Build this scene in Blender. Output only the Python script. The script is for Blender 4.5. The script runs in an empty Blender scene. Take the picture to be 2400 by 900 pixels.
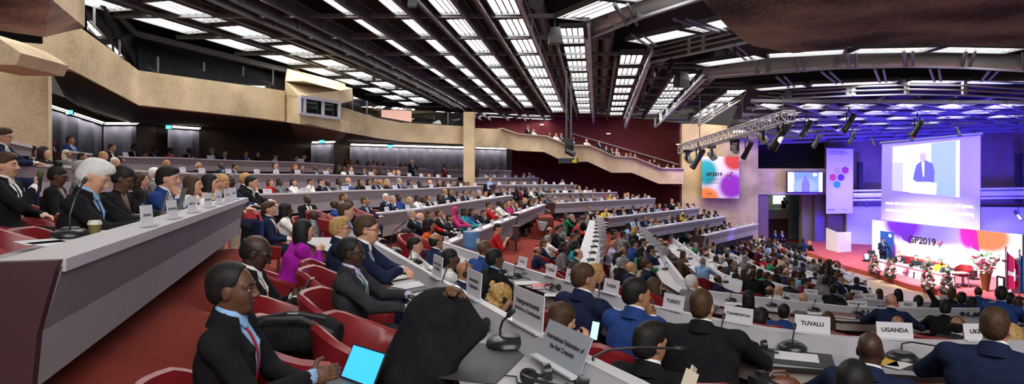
import bpy, math, random
import numpy as np
from mathutils import Vector, Matrix

random.seed(7)
np.random.seed(7)
SC = bpy.context.scene
COL = SC.collection
F, HY, ZC = 1500.0, 385.0, 6.0          # focal length in photo pixels, horizon row, eye height
R = math.radians


def P(px, py, Y):
    """World point at distance Y in front of the camera station, seen at photo pixel (px, py)."""
    return Vector(((px - 1200) / F * Y, Y, ZC - (py - HY) / F * Y))


def PZ(px, py, z):
    """Same, on the horizontal plane that lies z above the eye."""
    Y = -F * z / (py - HY)
    return P(px, py, Y)


# ------------------------------------------------------------------ materials
MATS = {}


def mat(name, col, rough=0.6, metal=0.0, noise=0.0, scale=40.0, emit=None, estr=0.0, bump=0.0, sheen=0.0, spec=0.5):
    if name in MATS:
        return MATS[name]
    m = bpy.data.materials.new(name)
    m.use_nodes = True
    nt = m.node_tree
    b = nt.nodes['Principled BSDF']
    c = (col[0], col[1], col[2], 1)
    b.inputs['Base Color'].default_value = c
    b.inputs['Roughness'].default_value = rough
    b.inputs['Metallic'].default_value = metal
    b.inputs['Specular IOR Level'].default_value = spec
    if sheen:
        b.inputs['Sheen Weight'].default_value = sheen
    if emit:
        b.inputs['Emission Color'].default_value = (emit[0], emit[1], emit[2], 1)
        b.inputs['Emission Strength'].default_value = estr
    if noise or bump:
        tc = nt.nodes.new('ShaderNodeTexCoord')
        n = nt.nodes.new('ShaderNodeTexNoise')
        n.inputs['Scale'].default_value = scale
        n.inputs['Detail'].default_value = 3
        nt.links.new(tc.outputs['Object'], n.inputs['Vector'])
        if noise:
            r = nt.nodes.new('ShaderNodeMapRange')
            r.inputs[1].default_value = 0.3
            r.inputs[2].default_value = 0.7
            r.inputs[3].default_value = 1 - noise
            r.inputs[4].default_value = 1 + noise
            nt.links.new(n.outputs['Fac'], r.inputs[0])
            mx = nt.nodes.new('ShaderNodeVectorMath')
            mx.operation = 'SCALE'
            mx.inputs[0].default_value = col[:3]
            nt.links.new(r.outputs[0], mx.inputs['Scale'])
            nt.links.new(mx.outputs[0], b.inputs['Base Color'])
        if bump:
            bp = nt.nodes.new('ShaderNodeBump')
            bp.inputs['Strength'].default_value = bump
            bp.inputs['Distance'].default_value = 0.02
            nt.links.new(n.outputs['Fac'], bp.inputs['Height'])
            nt.links.new(bp.outputs[0], b.inputs['Normal'])
    MATS[name] = m
    return m


def concrete(name, c1, c2, scale=9.0, lo=.62, hi=1.05):
    m = mat(name, c1, 0.9)
    nt = m.node_tree
    b = nt.nodes['Principled BSDF']
    tc = nt.nodes.new('ShaderNodeTexCoord')
    n1 = nt.nodes.new('ShaderNodeTexNoise')
    n1.inputs['Scale'].default_value = scale
    n1.inputs['Detail'].default_value = 6
    n1.inputs['Roughness'].default_value = 0.75
    n2 = nt.nodes.new('ShaderNodeTexNoise')
    n2.inputs['Scale'].default_value = 0.6
    n2.inputs['Detail'].default_value = 3
    ad = nt.nodes.new('ShaderNodeMath')
    ad.operation = 'MULTIPLY_ADD'
    ad.inputs[1].default_value = 0.7
    cr = nt.nodes.new('ShaderNodeValToRGB')
    cr.color_ramp.elements[0].position = lo
    cr.color_ramp.elements[0].color = (*c1, 1)
    cr.color_ramp.elements[1].position = hi
    cr.color_ramp.elements[1].color = (*c2, 1)
    bp = nt.nodes.new('ShaderNodeBump')
    bp.inputs['Strength'].default_value = 0.35
    bp.inputs['Distance'].default_value = 0.04
    for n in (n1, n2):
        nt.links.new(tc.outputs['Object'], n.inputs['Vector'])
    nt.links.new(n1.outputs['Fac'], ad.inputs[0])
    nt.links.new(n2.outputs['Fac'], ad.inputs[2])
    nt.links.new(ad.outputs[0], cr.inputs[0])
    nt.links.new(cr.outputs[0], b.inputs['Base Color'])
    nt.links.new(n1.outputs['Fac'], bp.inputs['Height'])
    nt.links.new(bp.outputs[0], b.inputs['Normal'])
    return m


# ------------------------------------------------------------------ mesh builder
class MB:
    def __init__(s):
        s.v, s.f, s.m = [], [], []

    def face(s, pts, mi=0):
        i = len(s.v)
        s.v += [tuple(p) for p in pts]
        s.f.append(tuple(range(i, i + len(pts))))
        s.m.append(mi)

    def box(s, c, size, rz=0.0, mi=0, M=None):
        hx, hy, hz = size[0] / 2, size[1] / 2, size[2] / 2
        T = Matrix.Translation(c) @ Matrix.Rotation(rz, 4, 'Z')
        if M is not None:
            T = Matrix.Translation(c) @ M.to_4x4()
        i = len(s.v)
        for x, y, z in ((-1, -1, -1), (1, -1, -1), (1, 1, -1), (-1, 1, -1), (-1, -1, 1), (1, -1, 1), (1, 1, 1), (-1, 1, 1)):
            s.v.append(tuple(T @ Vector((x * hx, y * hy, z * hz))))
        for q in ((3, 2, 1, 0), (4, 5, 6, 7), (0, 1, 5, 4), (1, 2, 6, 5), (2, 3, 7, 6), (3, 0, 4, 7)):
            s.f.append(tuple(i + k for k in q))
            s.m.append(mi)

    def bar(s, a, b, w, h, mi=0, up=Vector((0, 0, 1))):
        a, b = Vector(a), Vector(b)
        d = b - a
        L = d.length
        if L < 1e-6:
            return
        x = d / L
        y = up.cross(x)
        if y.length < 1e-4:
            y = Vector((0, 1, 0)).cross(x)
        y.normalize()
        z = x.cross(y)
        M = Matrix((x, y, z)).transposed()
        s.box((a + b) / 2, (L, w, h), M=M, mi=mi)

    def tube(s, pts, r, n=8, mi=0, cap=True):
        pts = [Vector(p) for p in pts]
        rs = r if isinstance(r, (list, tuple)) else [r] * len(pts)
        i0 = len(s.v)
        prev = None
        for k, p in enumerate(pts):
            d = (pts[min(k + 1, len(pts) - 1)] - pts[max(k - 1, 0)])
            d.normalize()
            if prev is None:
                u = Vector((0, 0, 1)).cross(d)
                if u.length < 1e-3:
                    u = Vector((1, 0, 0))
            else:
                u = prev - d * prev.dot(d)
            u.normalize()
            prev = u
            w = d.cross(u)
            for q in range(n):
                a = 2 * math.pi * q / n
                s.v.append(tuple(p + (u * math.cos(a) + w * math.sin(a)) * rs[k]))
        for k in range(len(pts) - 1):
            for q in range(n):
                a, b = i0 + k * n + q, i0 + k * n + (q + 1) % n
                s.f.append((a, b, b + n, a + n))
                s.m.append(mi)
        if cap:
            s.f.append(tuple(i0 + q for q in reversed(range(n))))
            s.f.append(tuple(i0 + (len(pts) - 1) * n + q for q in range(n)))
            s.m += [mi, mi]

    def lathe(s, prof, n=16, c=(0, 0, 0), mi=0):
        i0 = len(s.v)
        for r, z in prof:
            for q in range(n):
                a = 2 * math.pi * q / n
                s.v.append((c[0] + r * math.cos(a), c[1] + r * math.sin(a), c[2] + z))
        for k in range(len(prof) - 1):
            for q in range(n):
                a, b = i0 + k * n + q, i0 + k * n + (q + 1) % n
                s.f.append((a, b, b + n, a + n))
                s.m.append(mi)
        s.f.append(tuple(i0 + q for q in reversed(range(n))))
        s.f.append(tuple(i0 + (len(prof) - 1) * n + q for q in range(n)))
        s.m += [mi, mi]

    def prism(s, poly, ext, mi=0):
        """Closed solid: polygon poly (3-D points) pushed along vector ext."""
        n = len(poly)
        i = len(s.v)
        ext = Vector(ext)
        s.v += [tuple(p) for p in poly] + [tuple(Vector(p) + ext) for p in poly]
        s.f.append(tuple(i + k for k in reversed(range(n))))
        s.f.append(tuple(i + n + k for k in range(n)))
        s.m += [mi, mi]
        for k in range(n):
            a, b = i + k, i + (k + 1) % n
            s.f.append((a, b, b + n, a + n))
            s.m.append(mi)

    def sweep(s, secs, mi=0, cap=True):
        """Loft of equal-length closed cross-sections."""
        n = len(secs[0])
        i0 = len(s.v)
        for sec in secs:
            s.v += [tuple(p) for p in sec]
        for k in range(len(secs) - 1):
            for q in range(n):
                a, b = i0 + k * n + q, i0 + k * n + (q + 1) % n
                s.f.append((a, b, b + n, a + n))
                s.m.append(mi if not isinstance(mi, (list, tuple)) else mi[q])
        if cap:
            e = mi if not isinstance(mi, (list, tuple)) else mi[0]
            s.f.append(tuple(i0 + q for q in reversed(range(n))))
            s.f.append(tuple(i0 + (len(secs) - 1) * n + q for q in range(n)))
            s.m += [e, e]

    def build(s, name, mats, parent=None, smooth=False, loc=None, fix=True):
        me = bpy.data.meshes.new(name)
        if not isinstance(mats, (list, tuple)):
            mats = [mats]
        v = s.v
        if loc is not None and parent is None:
            v = [(p[0] - loc[0], p[1] - loc[1], p[2] - loc[2]) for p in v]
        me.from_pydata(v, [], s.f)
        for m in mats:
            me.materials.append(m)
        me.polygons.foreach_set('material_index', s.m)
        if smooth:
            me.polygons.foreach_set('use_smooth', [True] * len(s.f))
        me.validate()
        if fix:
            import bmesh
            bm = bmesh.new()
            bm.from_mesh(me)
            bmesh.ops.remove_doubles(bm, verts=bm.verts, dist=1e-5)
            bmesh.ops.recalc_face_normals(bm, faces=bm.faces)
            bm.to_mesh(me)
            bm.free()
        o = bpy.data.objects.new(name, me)
        COL.objects.link(o)
        if loc is not None and parent is None:
            o.location = loc
        if parent is not None:
            o.parent = parent
        if smooth:
            try:
                me.set_sharp_from_angle(angle=R(40))
            except Exception:
                pass
        return o


def tag(o, label, cat, group=None, kind=None):
    o['label'] = label
    o['category'] = cat
    if group:
        o['group'] = group
    if kind:
        o['kind'] = kind
    return o


def thing(name, label, cat, loc=(0, 0, 0), rz=0.0, group=None):
    o = bpy.data.objects.new(name, None)
    o.empty_display_size = 0.1
    COL.objects.link(o)
    o.location = loc
    o.rotation_euler = (0, 0, rz)
    return tag(o, label, cat, group)


def struct(o):
    o['kind'] = 'structure'
    return o


def dup(o, loc=None, rz=None, label=None, group=None, parent=None, scale=None):
    c = o.copy()
    COL.objects.link(c)
    if parent is not None:
        c.parent = parent
    if loc is not None:
        c.location = loc
    if rz is not None:
        c.rotation_euler = (0, 0, rz)
    if scale is not None:
        c.scale = scale
    if label:
        c['label'] = label
    if group:
        c['group'] = group
    for ch in list(o.children):
        dup(ch, parent=c)
    return c


def text(body, size, mtl, parent, loc, rot, name='lettering', align='CENTER', ext=0.0, bold=0.0, width=None):
    cu = bpy.data.curves.new(name, 'FONT')
    cu.body = body
    cu.size = size
    cu.align_x = align
    cu.align_y = 'CENTER'
    cu.extrude = ext
    cu.offset = bold
    cu.resolution_u = 3
    o = bpy.data.objects.new(name, cu)
    COL.objects.link(o)
    dg = bpy.context.evaluated_depsgraph_get()
    me = bpy.data.meshes.new_from_object(o.evaluated_get(dg))
    COL.objects.unlink(o)
    bpy.data.objects.remove(o)
    bpy.data.curves.remove(cu)
    me.materials.clear()
    me.materials.append(mtl)
    if width and len(me.vertices):
        xs = [v.co.x for v in me.vertices]
        k = width / max(1e-6, max(xs) - min(xs))
        for v in me.vertices:
            v.co.x *= k
    t = bpy.data.objects.new(name, me)
    COL.objects.link(t)
    t.parent = parent
    t.location = loc
    t.rotation_euler = rot
    return t


ORD = ('first second third fourth fifth sixth seventh eighth ninth tenth eleventh twelfth thirteenth fourteenth fifteenth sixteenth '
       'seventeenth eighteenth nineteenth twentieth').split()


def ordinal(i):
    if i < 20:
        return ORD[i]
    tens = {2: 'twenty', 3: 'thirty', 4: 'forty', 5: 'fifty', 6: 'sixty'}
    t, u = divmod(i + 1, 10)
    if u == 0:
        return {3: 'thirtieth', 4: 'fortieth', 5: 'fiftieth', 6: 'sixtieth'}[t]
    return tens[t] + '-' + ORD[u - 1]
# ------------------------------------------------------------------ people: signed-distance bodies turned into one continuous surface
TOP, SKIN, HAIR, SHIRT, TIE, LEGS, SHOE, EYE, LIP = range(9)


def sdf_mesh(prims, res):
    lo = np.full(3, 1e9)
    hi = np.full(3, -1e9)
    for p in prims:
        if p['op'] == 's':
            continue
        lo = np.minimum(lo, p['lo'])
        hi = np.maximum(hi, p['hi'])
    lo -= 3 * res
    hi += 3 * res
    n = np.ceil((hi - lo) / res).astype(int) + 1
    ax = [(lo[i] + np.arange(n[i]) * res).astype(np.float32) for i in range(3)]
    D = np.full(n, 0.5, np.float32)
    B = np.full(n, 0.5, np.float32)
    L = np.zeros(n, np.int8)
    for p in prims:
        pad = p['k'] + 2.5 * res
        a = np.maximum(0, np.floor((p['lo'] - pad - lo) / res).astype(int))
        b = np.minimum(n, np.ceil((p['hi'] + pad - lo) / res).astype(int) + 1)
        if np.any(b <= a):
            continue
        sl = tuple(slice(a[i], b[i]) for i in range(3))
        X = ax[0][sl[0]][:, None, None]
        Y = ax[1][sl[1]][None, :, None]
        Z = ax[2][sl[2]][None, None, :]
        if p['t'] == 'c':
            A, Bv = p['a'], p['b']
            ys = p['ys']
            ba = np.array([Bv[0] - A[0], (Bv[1] - A[1]) / ys, Bv[2] - A[2]], np.float32)
            x, y, z = X - A[0], (Y - A[1]) / ys, Z - A[2]
            t = np.clip((x * ba[0] + y * ba[1] + z * ba[2]) / max(1e-9, float(ba @ ba)), 0, 1)
            d = np.sqrt((x - t * ba[0]) ** 2 + (y - t * ba[1]) ** 2 + (z - t * ba[2]) ** 2) - (p['ra'] + (p['rb'] - p['ra']) * t)
        else:
            M = p['R']
            c = p['c']
            x, y, z = X - c[0], Y - c[1], Z - c[2]
            q = [(M[0][i] * x + M[1][i] * y + M[2][i] * z) / p['r'][i] for i in range(3)]
            k0 = np.sqrt(q[0] ** 2 + q[1] ** 2 + q[2] ** 2)
            q1 = np.sqrt((q[0] / p['r'][0]) ** 2 + (q[1] / p['r'][1]) ** 2 + (q[2] / p['r'][2]) ** 2) + 1e-6
            d = k0 * (k0 - 1) / q1
        k = p['k']
        Ds = D[sl]
        if p['op'] == 'u':
            h = np.clip(0.5 + 0.5 * (Ds - d) / k, 0, 1)
            D[sl] = Ds * (1 - h) + d * h - k * h * (1 - h)
            m = d < B[sl] - p.get('bias', 0)
            L[sl] = np.where(m, p['lab'], L[sl])
            B[sl] = np.where(m, d, B[sl])
        else:
            d = -d
            h = np.clip(0.5 - 0.5 * (Ds - d) / k, 0, 1)
            D[sl] = Ds * (1 - h) + d * h + k * h * (1 - h)
    # surface nets
    S = D < 0
    c = S[:-1, :-1, :-1].astype(np.int8)
    for dx in (0, 1):
        for dy in (0, 1):
            for dz in (0, 1):
                if dx + dy + dz:
                    c = c + S[dx:n[0] - 1 + dx, dy:n[1] - 1 + dy, dz:n[2] - 1 + dz]
    act = np.argwhere((c > 0) & (c < 8))
    if len(act) == 0:
        return np.zeros((0, 3)), np.zeros((0, 4), int), np.zeros(0, int)
    idx = np.full(np.array(n) - 1, -1, np.int32)
    idx[act[:, 0], act[:, 1], act[:, 2]] = np.arange(len(act))
    acc = np.zeros((len(act), 3), np.float64)
    cnt = np.zeros(len(act))
    cor = [(x, y, z) for x in (0, 1) for y in (0, 1) for z in (0, 1)]
    val = {q: D[act[:, 0] + q[0], act[:, 1] + q[1], act[:, 2] + q[2]] for q in cor}
    for q in cor:
        for d in range(3):
            if q[d]:
                continue
            w = tuple(q[i] + (1 if i == d else 0) for i in range(3))
            va, vb = val[q], val[w]
            m = (va < 0) != (vb < 0)
            t = np.where(m, va / np.where(m, va - vb, 1), 0)
            pt = np.array(q, float)[None, :] + t[:, None] * np.eye(3)[d][None, :]
            acc += np.where(m[:, None], pt, 0)
            cnt += m
    vs = lo + (act + acc / cnt[:, None]) * res
    fs = []
    for d in range(3):
        e = [1, 2, 0][d]
        g = [2, 0, 1][d]
        sa = [slice(1, n[i] - 1) for i in range(3)]
        sb = list(sa)
        sa[d] = slice(0, n[d] - 1)
        sb[d] = slice(1, n[d])
        s0, s1 = S[tuple(sa)], S[tuple(sb)]
        off = np.array([1, 1, 1])
        off[d] = 0
        for flip in (0, 1):
            k = np.argwhere((s0 & ~s1) if not flip else (~s0 & s1)) + off
            if len(k) == 0:
                continue
            E, G = np.eye(3, dtype=int)[e], np.eye(3, dtype=int)[g]
            q = [k - E - G, k - G, k, k - E]
            q = [idx[a[:, 0], a[:, 1], a[:, 2]] for a in q]
            q = np.stack(q if not flip else q[::-1], 1)
            fs.append(q[(q >= 0).all(1)])
    fs = np.concatenate(fs)
    near = np.argmin(np.stack([np.abs(val[q]) for q in cor]), 0)
    cc = np.array(cor)[near]
    lab = L[act[:, 0] + cc[:, 0], act[:, 1] + cc[:, 1], act[:, 2] + cc[:, 2]].astype(int)
    return vs, fs, lab


def cap(a, b, ra, rb, lab, k=0.02, ys=1.0, op='u', bias=0.0):
    a, b = np.array(a, float), np.array(b, float)
    r = max(ra, rb)
    rr = np.array([r, r * ys, r])
    return dict(t='c', a=a, b=b, ra=ra, rb=rb, lab=lab, k=k, ys=ys, op=op, bias=bias, lo=np.minimum(a, b) - rr, hi=np.maximum(a, b) + rr)


def ell(c, r, lab, k=0.02, M=None, op='u', bias=0.0):
    c = np.array(c, float)
    M = np.eye(3) if M is None else M
    e = np.sqrt(((M * np.array(r)[None, :]) ** 2).sum(1))
    return dict(t='e', c=c, r=[float(x) for x in r], R=M, lab=lab, k=k, op=op, bias=bias, lo=c - e, hi=c + e)


def rmat(yaw, pitch, roll=0.0):
    cy, sy, cp, sp, cr, sr = math.cos(yaw), math.sin(yaw), math.cos(pitch), math.sin(pitch), math.cos(roll), math.sin(roll)
    Z = np.array([[cy, -sy, 0], [sy, cy, 0], [0, 0, 1]])
    Yp = np.array([[cp, 0, sp], [0, 1, 0], [-sp, 0, cp]])
    X = np.array([[1, 0, 0], [0, cr, -sr], [0, sr, cr]])
    return Z @ Yp @ X


def head_prims(c, M, fine, female):
    w = lambda x, y, z: c + M @ np.array([x, y, z])
    E = lambda p, r, lab, k, op='u', bias=0.0: ell(w(*p), r, lab, k, M, op, bias)
    f = 0.93 if female else 1.0
    p = [E((-.014, 0, .03), (.098, .070, .088), SKIN, .01), E((.026, 0, -.03), (.066, .058 * f, .084), SKIN, .04),
         E((.056, 0, -.086), (.032, .036 * f, .028), SKIN, .035)]
    for s in (-1, 1):
        p += [E((.05, s * .033, -.032), (.03, .025, .034), SKIN, .03), E((-.006, s * .072, -.012), (.021, .009, .032), SKIN, .008),
              cap(w(.078, s * .008, .026), w(.07, s * .05, .024), .013, .012, SKIN, .016)]
        if fine:
            p += [E((.1, s * .033, .001), (.02, .02, .0125), SKIN, .012, 's')]
    p += [cap(w(.086, 0, .02), w(.112, 0, -.026), .0095, .0135, SKIN, .012)]
    for s in (-1, 1):
        p += [E((.1, s * .012, -.031), (.013, .009, .009), SKIN, .006)]
        if fine:
            p += [cap(w(.0885, s * .017, .0095), w(.079, s * .047, .0085), .0062, .0055, SKIN, .004), cap(w(.0865, s * .018, -.0095), w(.079, s * .045, -.0085), .0052, .0045, SKIN, .004)]
    p += [E((.088, 0, -.0575), (.012, .023, .006), LIP if fine else SKIN, .005), E((.087, 0, -.0665), (.011, .019, .0065), LIP if fine else SKIN, .004)]
    return p


def hair_prims(style, c, M, lab=HAIR):
    w = lambda x, y, z: c + M @ np.array([x, y, z])
    E = lambda p, r, k, op='u': ell(w(*p), r, lab, k, M, op)
    face = [E((.125, 0, -.035), (.088, .105, .108), .012, 's')]
    ears = [E((.012, s * .081, -.022), (.03, .03, .036), .01, 's') for s in (-1, 1)]
    nape = [E((.0, 0, -.17), (.2, .2, .095), .012, 's')]
    base = [E((-.018, 0, .037), (.104, .0765, .091), .02)]
    if style == 's':
        return base + [E((-.045, 0, -.02), (.068, .064, .06), .03)] + face + ears + nape
    if style == 'r':       # receding
        return base + [E((-.045, 0, -.02), (.068, .064, .06), .03), E((.1, 0, .02), (.075, .1, .098), .012, 's')] + face + ears + nape
    if style == 'f':       # full, swept
        return base + [E((.03, 0, .085), (.07, .066, .045), .03), E((-.045, 0, -.025), (.075, .069, .07), .03)] + face + ears + nape
    if style == 'd':       # bald on top, hair round the sides
        return base + [E((-.04, 0, -.02), (.07, .068, .06), .03), E((.01, 0, .11), (.15, .13, .085), .01, 's')] + face + ears + nape
    if style == 'l':
        return base + [E((-.055, 0, -.05), (.062, .08, .13), .03)] + [E((-.01, s * .067, -.07), (.05, .024, .12), .02) for s in (-1, 1)] + [E((.115, 0, -.045), (.085, .076, .115), .012, 's')]
    if style == 'b':       # bob
        return [E((-.018, 0, .037), (.11, .086, .095), .02), E((-.035, 0, -.05), (.088, .09, .1), .03), E((.125, 0, -.04), (.095, .078, .11), .012, 's')]
    if style == 'c':       # curly
        rr = np.random.RandomState(3)
        q = [E((-.018, 0, .037), (.108, .092, .096), .02), E((-.045, 0, -.05), (.075, .1, .12), .03)]
        for _ in range(46):
            th, z = rr.uniform(0, 6.28), rr.uniform(-.15, .12)
            x, y = -.035 + .092 * math.cos(th), .098 * math.sin(th)
            if x < .03:
                q.append(E((x, y, z), (.024, .024, .024), .008))
        return q + [E((.115, 0, -.04), (.09, .078, .115), .012, 's')]
    if style == 'u':       # pulled back with a bun
        return base + [E((-.04, 0, -.02), (.07, .069, .065), .03)] + face + ears + nape + [E((-.045, 0, .145), (.05, .052, .042), .012)]
    if style == 'p':       # pulled back, knot behind
        return base + [E((-.04, 0, -.02), (.07, .069, .065), .03)] + face + ears + nape + [E((-.125, 0, .0), (.04, .045, .045), .012)]
    if style == 'h':       # head scarf
        return [E((-.012, 0, .02), (.116, .1, .125), .02), E((-.015, 0, -.13), (.1, .11, .09), .04), E((.125, 0, -.015), (.075, .06, .09), .012, 's')]
    return []


def ik(S, W, l1, l2, hint):
    d = W - S
    L = np.linalg.norm(d)
    if L > (l1 + l2) * .995:
        W = S + d / L * (l1 + l2) * .995
        d = W - S
        L = np.linalg.norm(d)
    a = (l1 * l1 - l2 * l2 + L * L) / (2 * L)
    h = math.sqrt(max(0, l1 * l1 - a * a))
    u = d / L
    v = hint - u * (hint @ u)
    v /= np.linalg.norm(v) + 1e-9
    return S + u * a + v * h, W


def hand_prims(W, d, n, s, curl=.5, k=.006):
    """Palm, four fingers of unequal length and a side thumb. d: finger direction, n: palm normal (curl side), s: thumb side sign."""
    d = d / np.linalg.norm(d)
    n = n - d * (n @ d)
    n /= np.linalg.norm(n)
    t = np.cross(n, d) * s          # towards the thumb
    M = np.stack([d, t, n], 1)
    p = [ell(W + d * .048, (.05, .04, .016), SKIN, .012, M)]
    for j, (o, ln) in enumerate(((.028, .072), (.010, .082), (-.009, .075), (-.027, .058))):
        a = W + d * .085 + t * o
        ang = curl * .45
        for seg, fr, r in ((0, .45, .0092), (1, .32, .0084), (2, .23, .0076)):
            v = d * math.cos(ang) + n * math.sin(ang)
            b = a + v * ln * fr
            p.append(cap(a, b, r, r * .93, SKIN, k))
            a = b
            ang += curl * .75
    a = W + d * .028 + t * .033
    b = a + (d * .55 + t * .75 + n * .25) * .042
    c = b + (d * .85 + t * .25 + n * .35 * curl) * .032
    p += [cap(a, b, .0125, .011, SKIN, .01), cap(b, c, .0105, .0085, SKIN, k)]
    return p


ARM = {   # wrist target (x, y outward, z), finger direction (x, y outward, z), palm normal, elbow hint (x, y outward, z), curl
    'lap': ((.30, .10, .70), (.85, -.5, -.1), (0, -.2, -1), (-.3, .6, -.5), .5),
    'desk': ((.46, .10, .80), (.75, -.65, 0), (0, 0, -1), (.0, .7, -.5), .45),
    'wide': ((.40, .20, .80), (.7, -.7, 0), (0, 0, -1), (.0, .9, -.4), .45),
    'front': ((.38, .14, .80), (.95, -.25, -.15), (-.1, -.3, -1), (-.2, .6, -.6), .35),
    'side': ((.24, .26, .72), (.95, -.2, -.2), (0, -.3, -1), (-.4, .4, -.4), .4),
    'phone': ((.33, .06, .93), (.6, -.55, .6), (.3, -1, 0), (.1, .5, -.8), .9),
    'type': ((.50, .09, .80), (1, -.2, 0), (0, 0, -1), (.0, .7, -.5), .5),
}


def person_prims(o):
    fine, female = o.get('fine', False), o.get('female', False)
    stand = o.get('stand', False)
    th = o.get('lean', .08)
    zh = .92 if stand else .50
    H = np.array([0, 0, zh])
    sp = np.array([math.sin(th), 0, math.cos(th)])
    fr = np.array([math.cos(th), 0, -math.sin(th)])
    Mt = rmat(0, th)
    wd = o.get('wide', 1.0) * (.9 if female else 1.0)
    C = H + sp * .34
    N = H + sp * .565
    nd = rmat(0, th * .6) @ np.array([.02, 0, 1])
    hp, hy = o.get('pitch', .0), o.get('yaw', .0)
    Mh = rmat(hy, th * .35 + hp, o.get('roll', 0))
    hc = N + nd * .126 + np.array([.05 * math.sin(hp + th * .4), 0, -.04 * (1 - math.cos(hp))])
    p = []
    p.append(ell(H + sp * .05, (.15, .185 * wd, .13), LEGS, .03, Mt))
    p.append(cap(H + sp * .04, C, .128 * o.get('belly', 1), .125, TOP, .05, 1.38 * wd))
    p.append(ell(C + sp * .03, (.125, .19 * wd, .17), TOP, .05, Mt))
    if female:
        for s in (-1, 1):
            p.append(ell(C + fr * .085 + sp * -.0 + np.array([0, s * .07, 0]), (.055, .06, .055), TOP, .05, Mt))
    sy = .182 * wd
    for s in (-1, 1):
        S = H + sp * .485 + np.array([0, s * sy, 0])
        p.append(cap(S - np.array([0, s * .05, 0]), N + np.array([-.012, s * .03, -.034]), .07, .048, TOP, .04))
        p.append(ell(S, (.076, .07, .072), TOP, .03, Mt))
        a = o.get('arms', ('lap', 'lap'))[0 if s > 0 else 1]
        if a == 'chin':
            W = hc + Mh @ np.array([.115, s * .055, -.165])
            fd, pn, hint, cu = Mh @ np.array([-.25, -s * .5, .8]), np.array([-1.0, 0, -.2]), np.array([.4, s * .25, -1]), 1.2
        elif a == 'fist':
            W = hc + Mh @ np.array([.125, s * .03, -.185])
            fd, pn, hint, cu = Mh @ np.array([-.1, -s * .75, .55]), np.array([-1.0, 0, .1]), np.array([.5, s * .4, -1]), 1.7
        elif isinstance(a, tuple):
            W, fd, pn, hint, cu = (np.array(x, float) * np.array([1, s, 1]) if not isinstance(x, (int, float)) else x for x in a)
        else:
            W, fd, pn, hint, cu = ARM[a]
            W, fd, pn, hint = (np.array(x, float) * np.array([1, s, 1]) for x in (W, fd, pn, hint))
            if stand:
                W = W + np.array([-.05, 0, zh - .5])
        E, W = ik(S, W, .285, .25, hint)
        p.append(cap(S, E, .062, .05, TOP, .03))
        if o.get('bare'):
            p.append(cap(E, W, .042, .028, SKIN, .012))
        else:
            e2 = E + (W - E) * .93
            p.append(cap(E, e2, .051, .037, TOP, .02))
            p.append(cap(E + (W - E) * .9, E + (W - E) * 1.03, .034, .033, SHIRT if not female else SKIN, .003))
        p += hand_prims(W, fd, pn, s * 1.0, cu)
        if stand:
            hj = np.array([0, s * .1, .9])
            kn, an = np.array([.03, s * .1, .5]), np.array([-.01, s * .11, .09])
        else:
            hj = np.array([.02, s * .09, .53])
            kn, an = np.array([.44, s * (.11 if not female else .06), .52]), np.array([.43, s * .1, .1])
            if o.get('legs') == 'out':
                an = np.array([.55, s * .12, .1])
        p.append(cap(hj, kn, .088, .064, LEGS, .03))
        p.append(cap(kn, an, .062, .045, LEGS, .02))
        p.append(ell(an + np.array([.07, 0, -.045]), (.13, .045, .05), SHOE, .01))
    if o.get('skirt'):
        p.append(cap(H, np.array([.03, 0, .55]), .14, .19, TOP, .04, 1.1))
    # collar and neck
    o['_neck'] = (N, nd)
    p.append(cap(N - nd * .05, hc + Mh @ np.array([-.018, 0, -.04]), .058 if not female else .05, .054 if not female else .047, SKIN, .015))
    if not female and not o.get('tee'):
        if not fine:
            p.append(cap(N - nd * .01, N + nd * .03, .065, .06, SKIN, .006))
        if fine:
            for s in (-1, 1):
                p.append(cap(H + sp * .2 + fr * .118 + np.array([0, s * .012, 0]), H + sp * .43 + fr * .112 + np.array([0, s * .075, 0]), .012, .022, TOP, .012))
                p.append(cap(H + sp * .43 + fr * .112 + np.array([0, s * .075, 0]), N + np.array([-.01, s * .062, .012]), .02, .016, TOP, .014))
    p += head_prims(hc, Mh, fine, female)
    if o.get('hood'):
        w = lambda *q: hc + Mh @ np.array(q)
        p += [ell(w(-.03, 0, .01), (.155, .15, .165), TOP, .05, Mh), cap(w(-.06, 0, -.05), H + sp * .36, .15, .21, TOP, .08), cap(w(-.02, .0, -.1), H + sp * .44 + np.array([0, -.17, 0]), .11, .1, TOP, .06),
              cap(w(-.02, .0, -.1), H + sp * .44 + np.array([0, .17, 0]), .11, .1, TOP, .06)]
    if o.get('fused'):
        p += hair_prims_masked(o['hair'], hc, Mh)
    return p, hc, Mh, (H, sp, fr)


def hair_prims_masked(style, c, M):
    """Unions only (for the small far figures): hair as a cap a little behind and above the face."""
    w = lambda x, y, z: c + M @ np.array([x, y, z])
    E = lambda p, r: ell(w(*p), r, HAIR, .01, M)
    if style in ('n',):
        return []
    if style == 'd':
        return [E((-.05, 0, 0), (.07, .082, .045))]
    q = [E((-.028, 0, .05), (.098, .077, .082)), E((-.05, 0, -.01), (.07, .071, .07))]
    if style in 'lbc':
        q += [E((-.06, 0, -.07), (.06, .088, .12)), E((-.025, 0, -.05), (.045, .092, .1))]
    if style == 'h':
        q += [E((-.04, 0, -.06), (.085, .1, .13)), E((-.01, 0, -.14), (.09, .1, .06))]
    if style == 'u':
        q += [E((-.045, 0, .14), (.05, .05, .045))]
    return q


def relax(vs, fs, it=1):
    e = np.concatenate([fs[:, [0, 1]], fs[:, [1, 2]], fs[:, [2, 3]], fs[:, [3, 0]]])
    for _ in range(it):
        s = np.zeros_like(vs)
        c = np.zeros(len(vs))
        for a, b in ((0, 1), (1, 0)):
            np.add.at(s, e[:, a], vs[e[:, b]])
            np.add.at(c, e[:, a], 1)
        vs = vs * .5 + .5 * s / np.maximum(c, 1)[:, None]
    return vs


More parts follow.
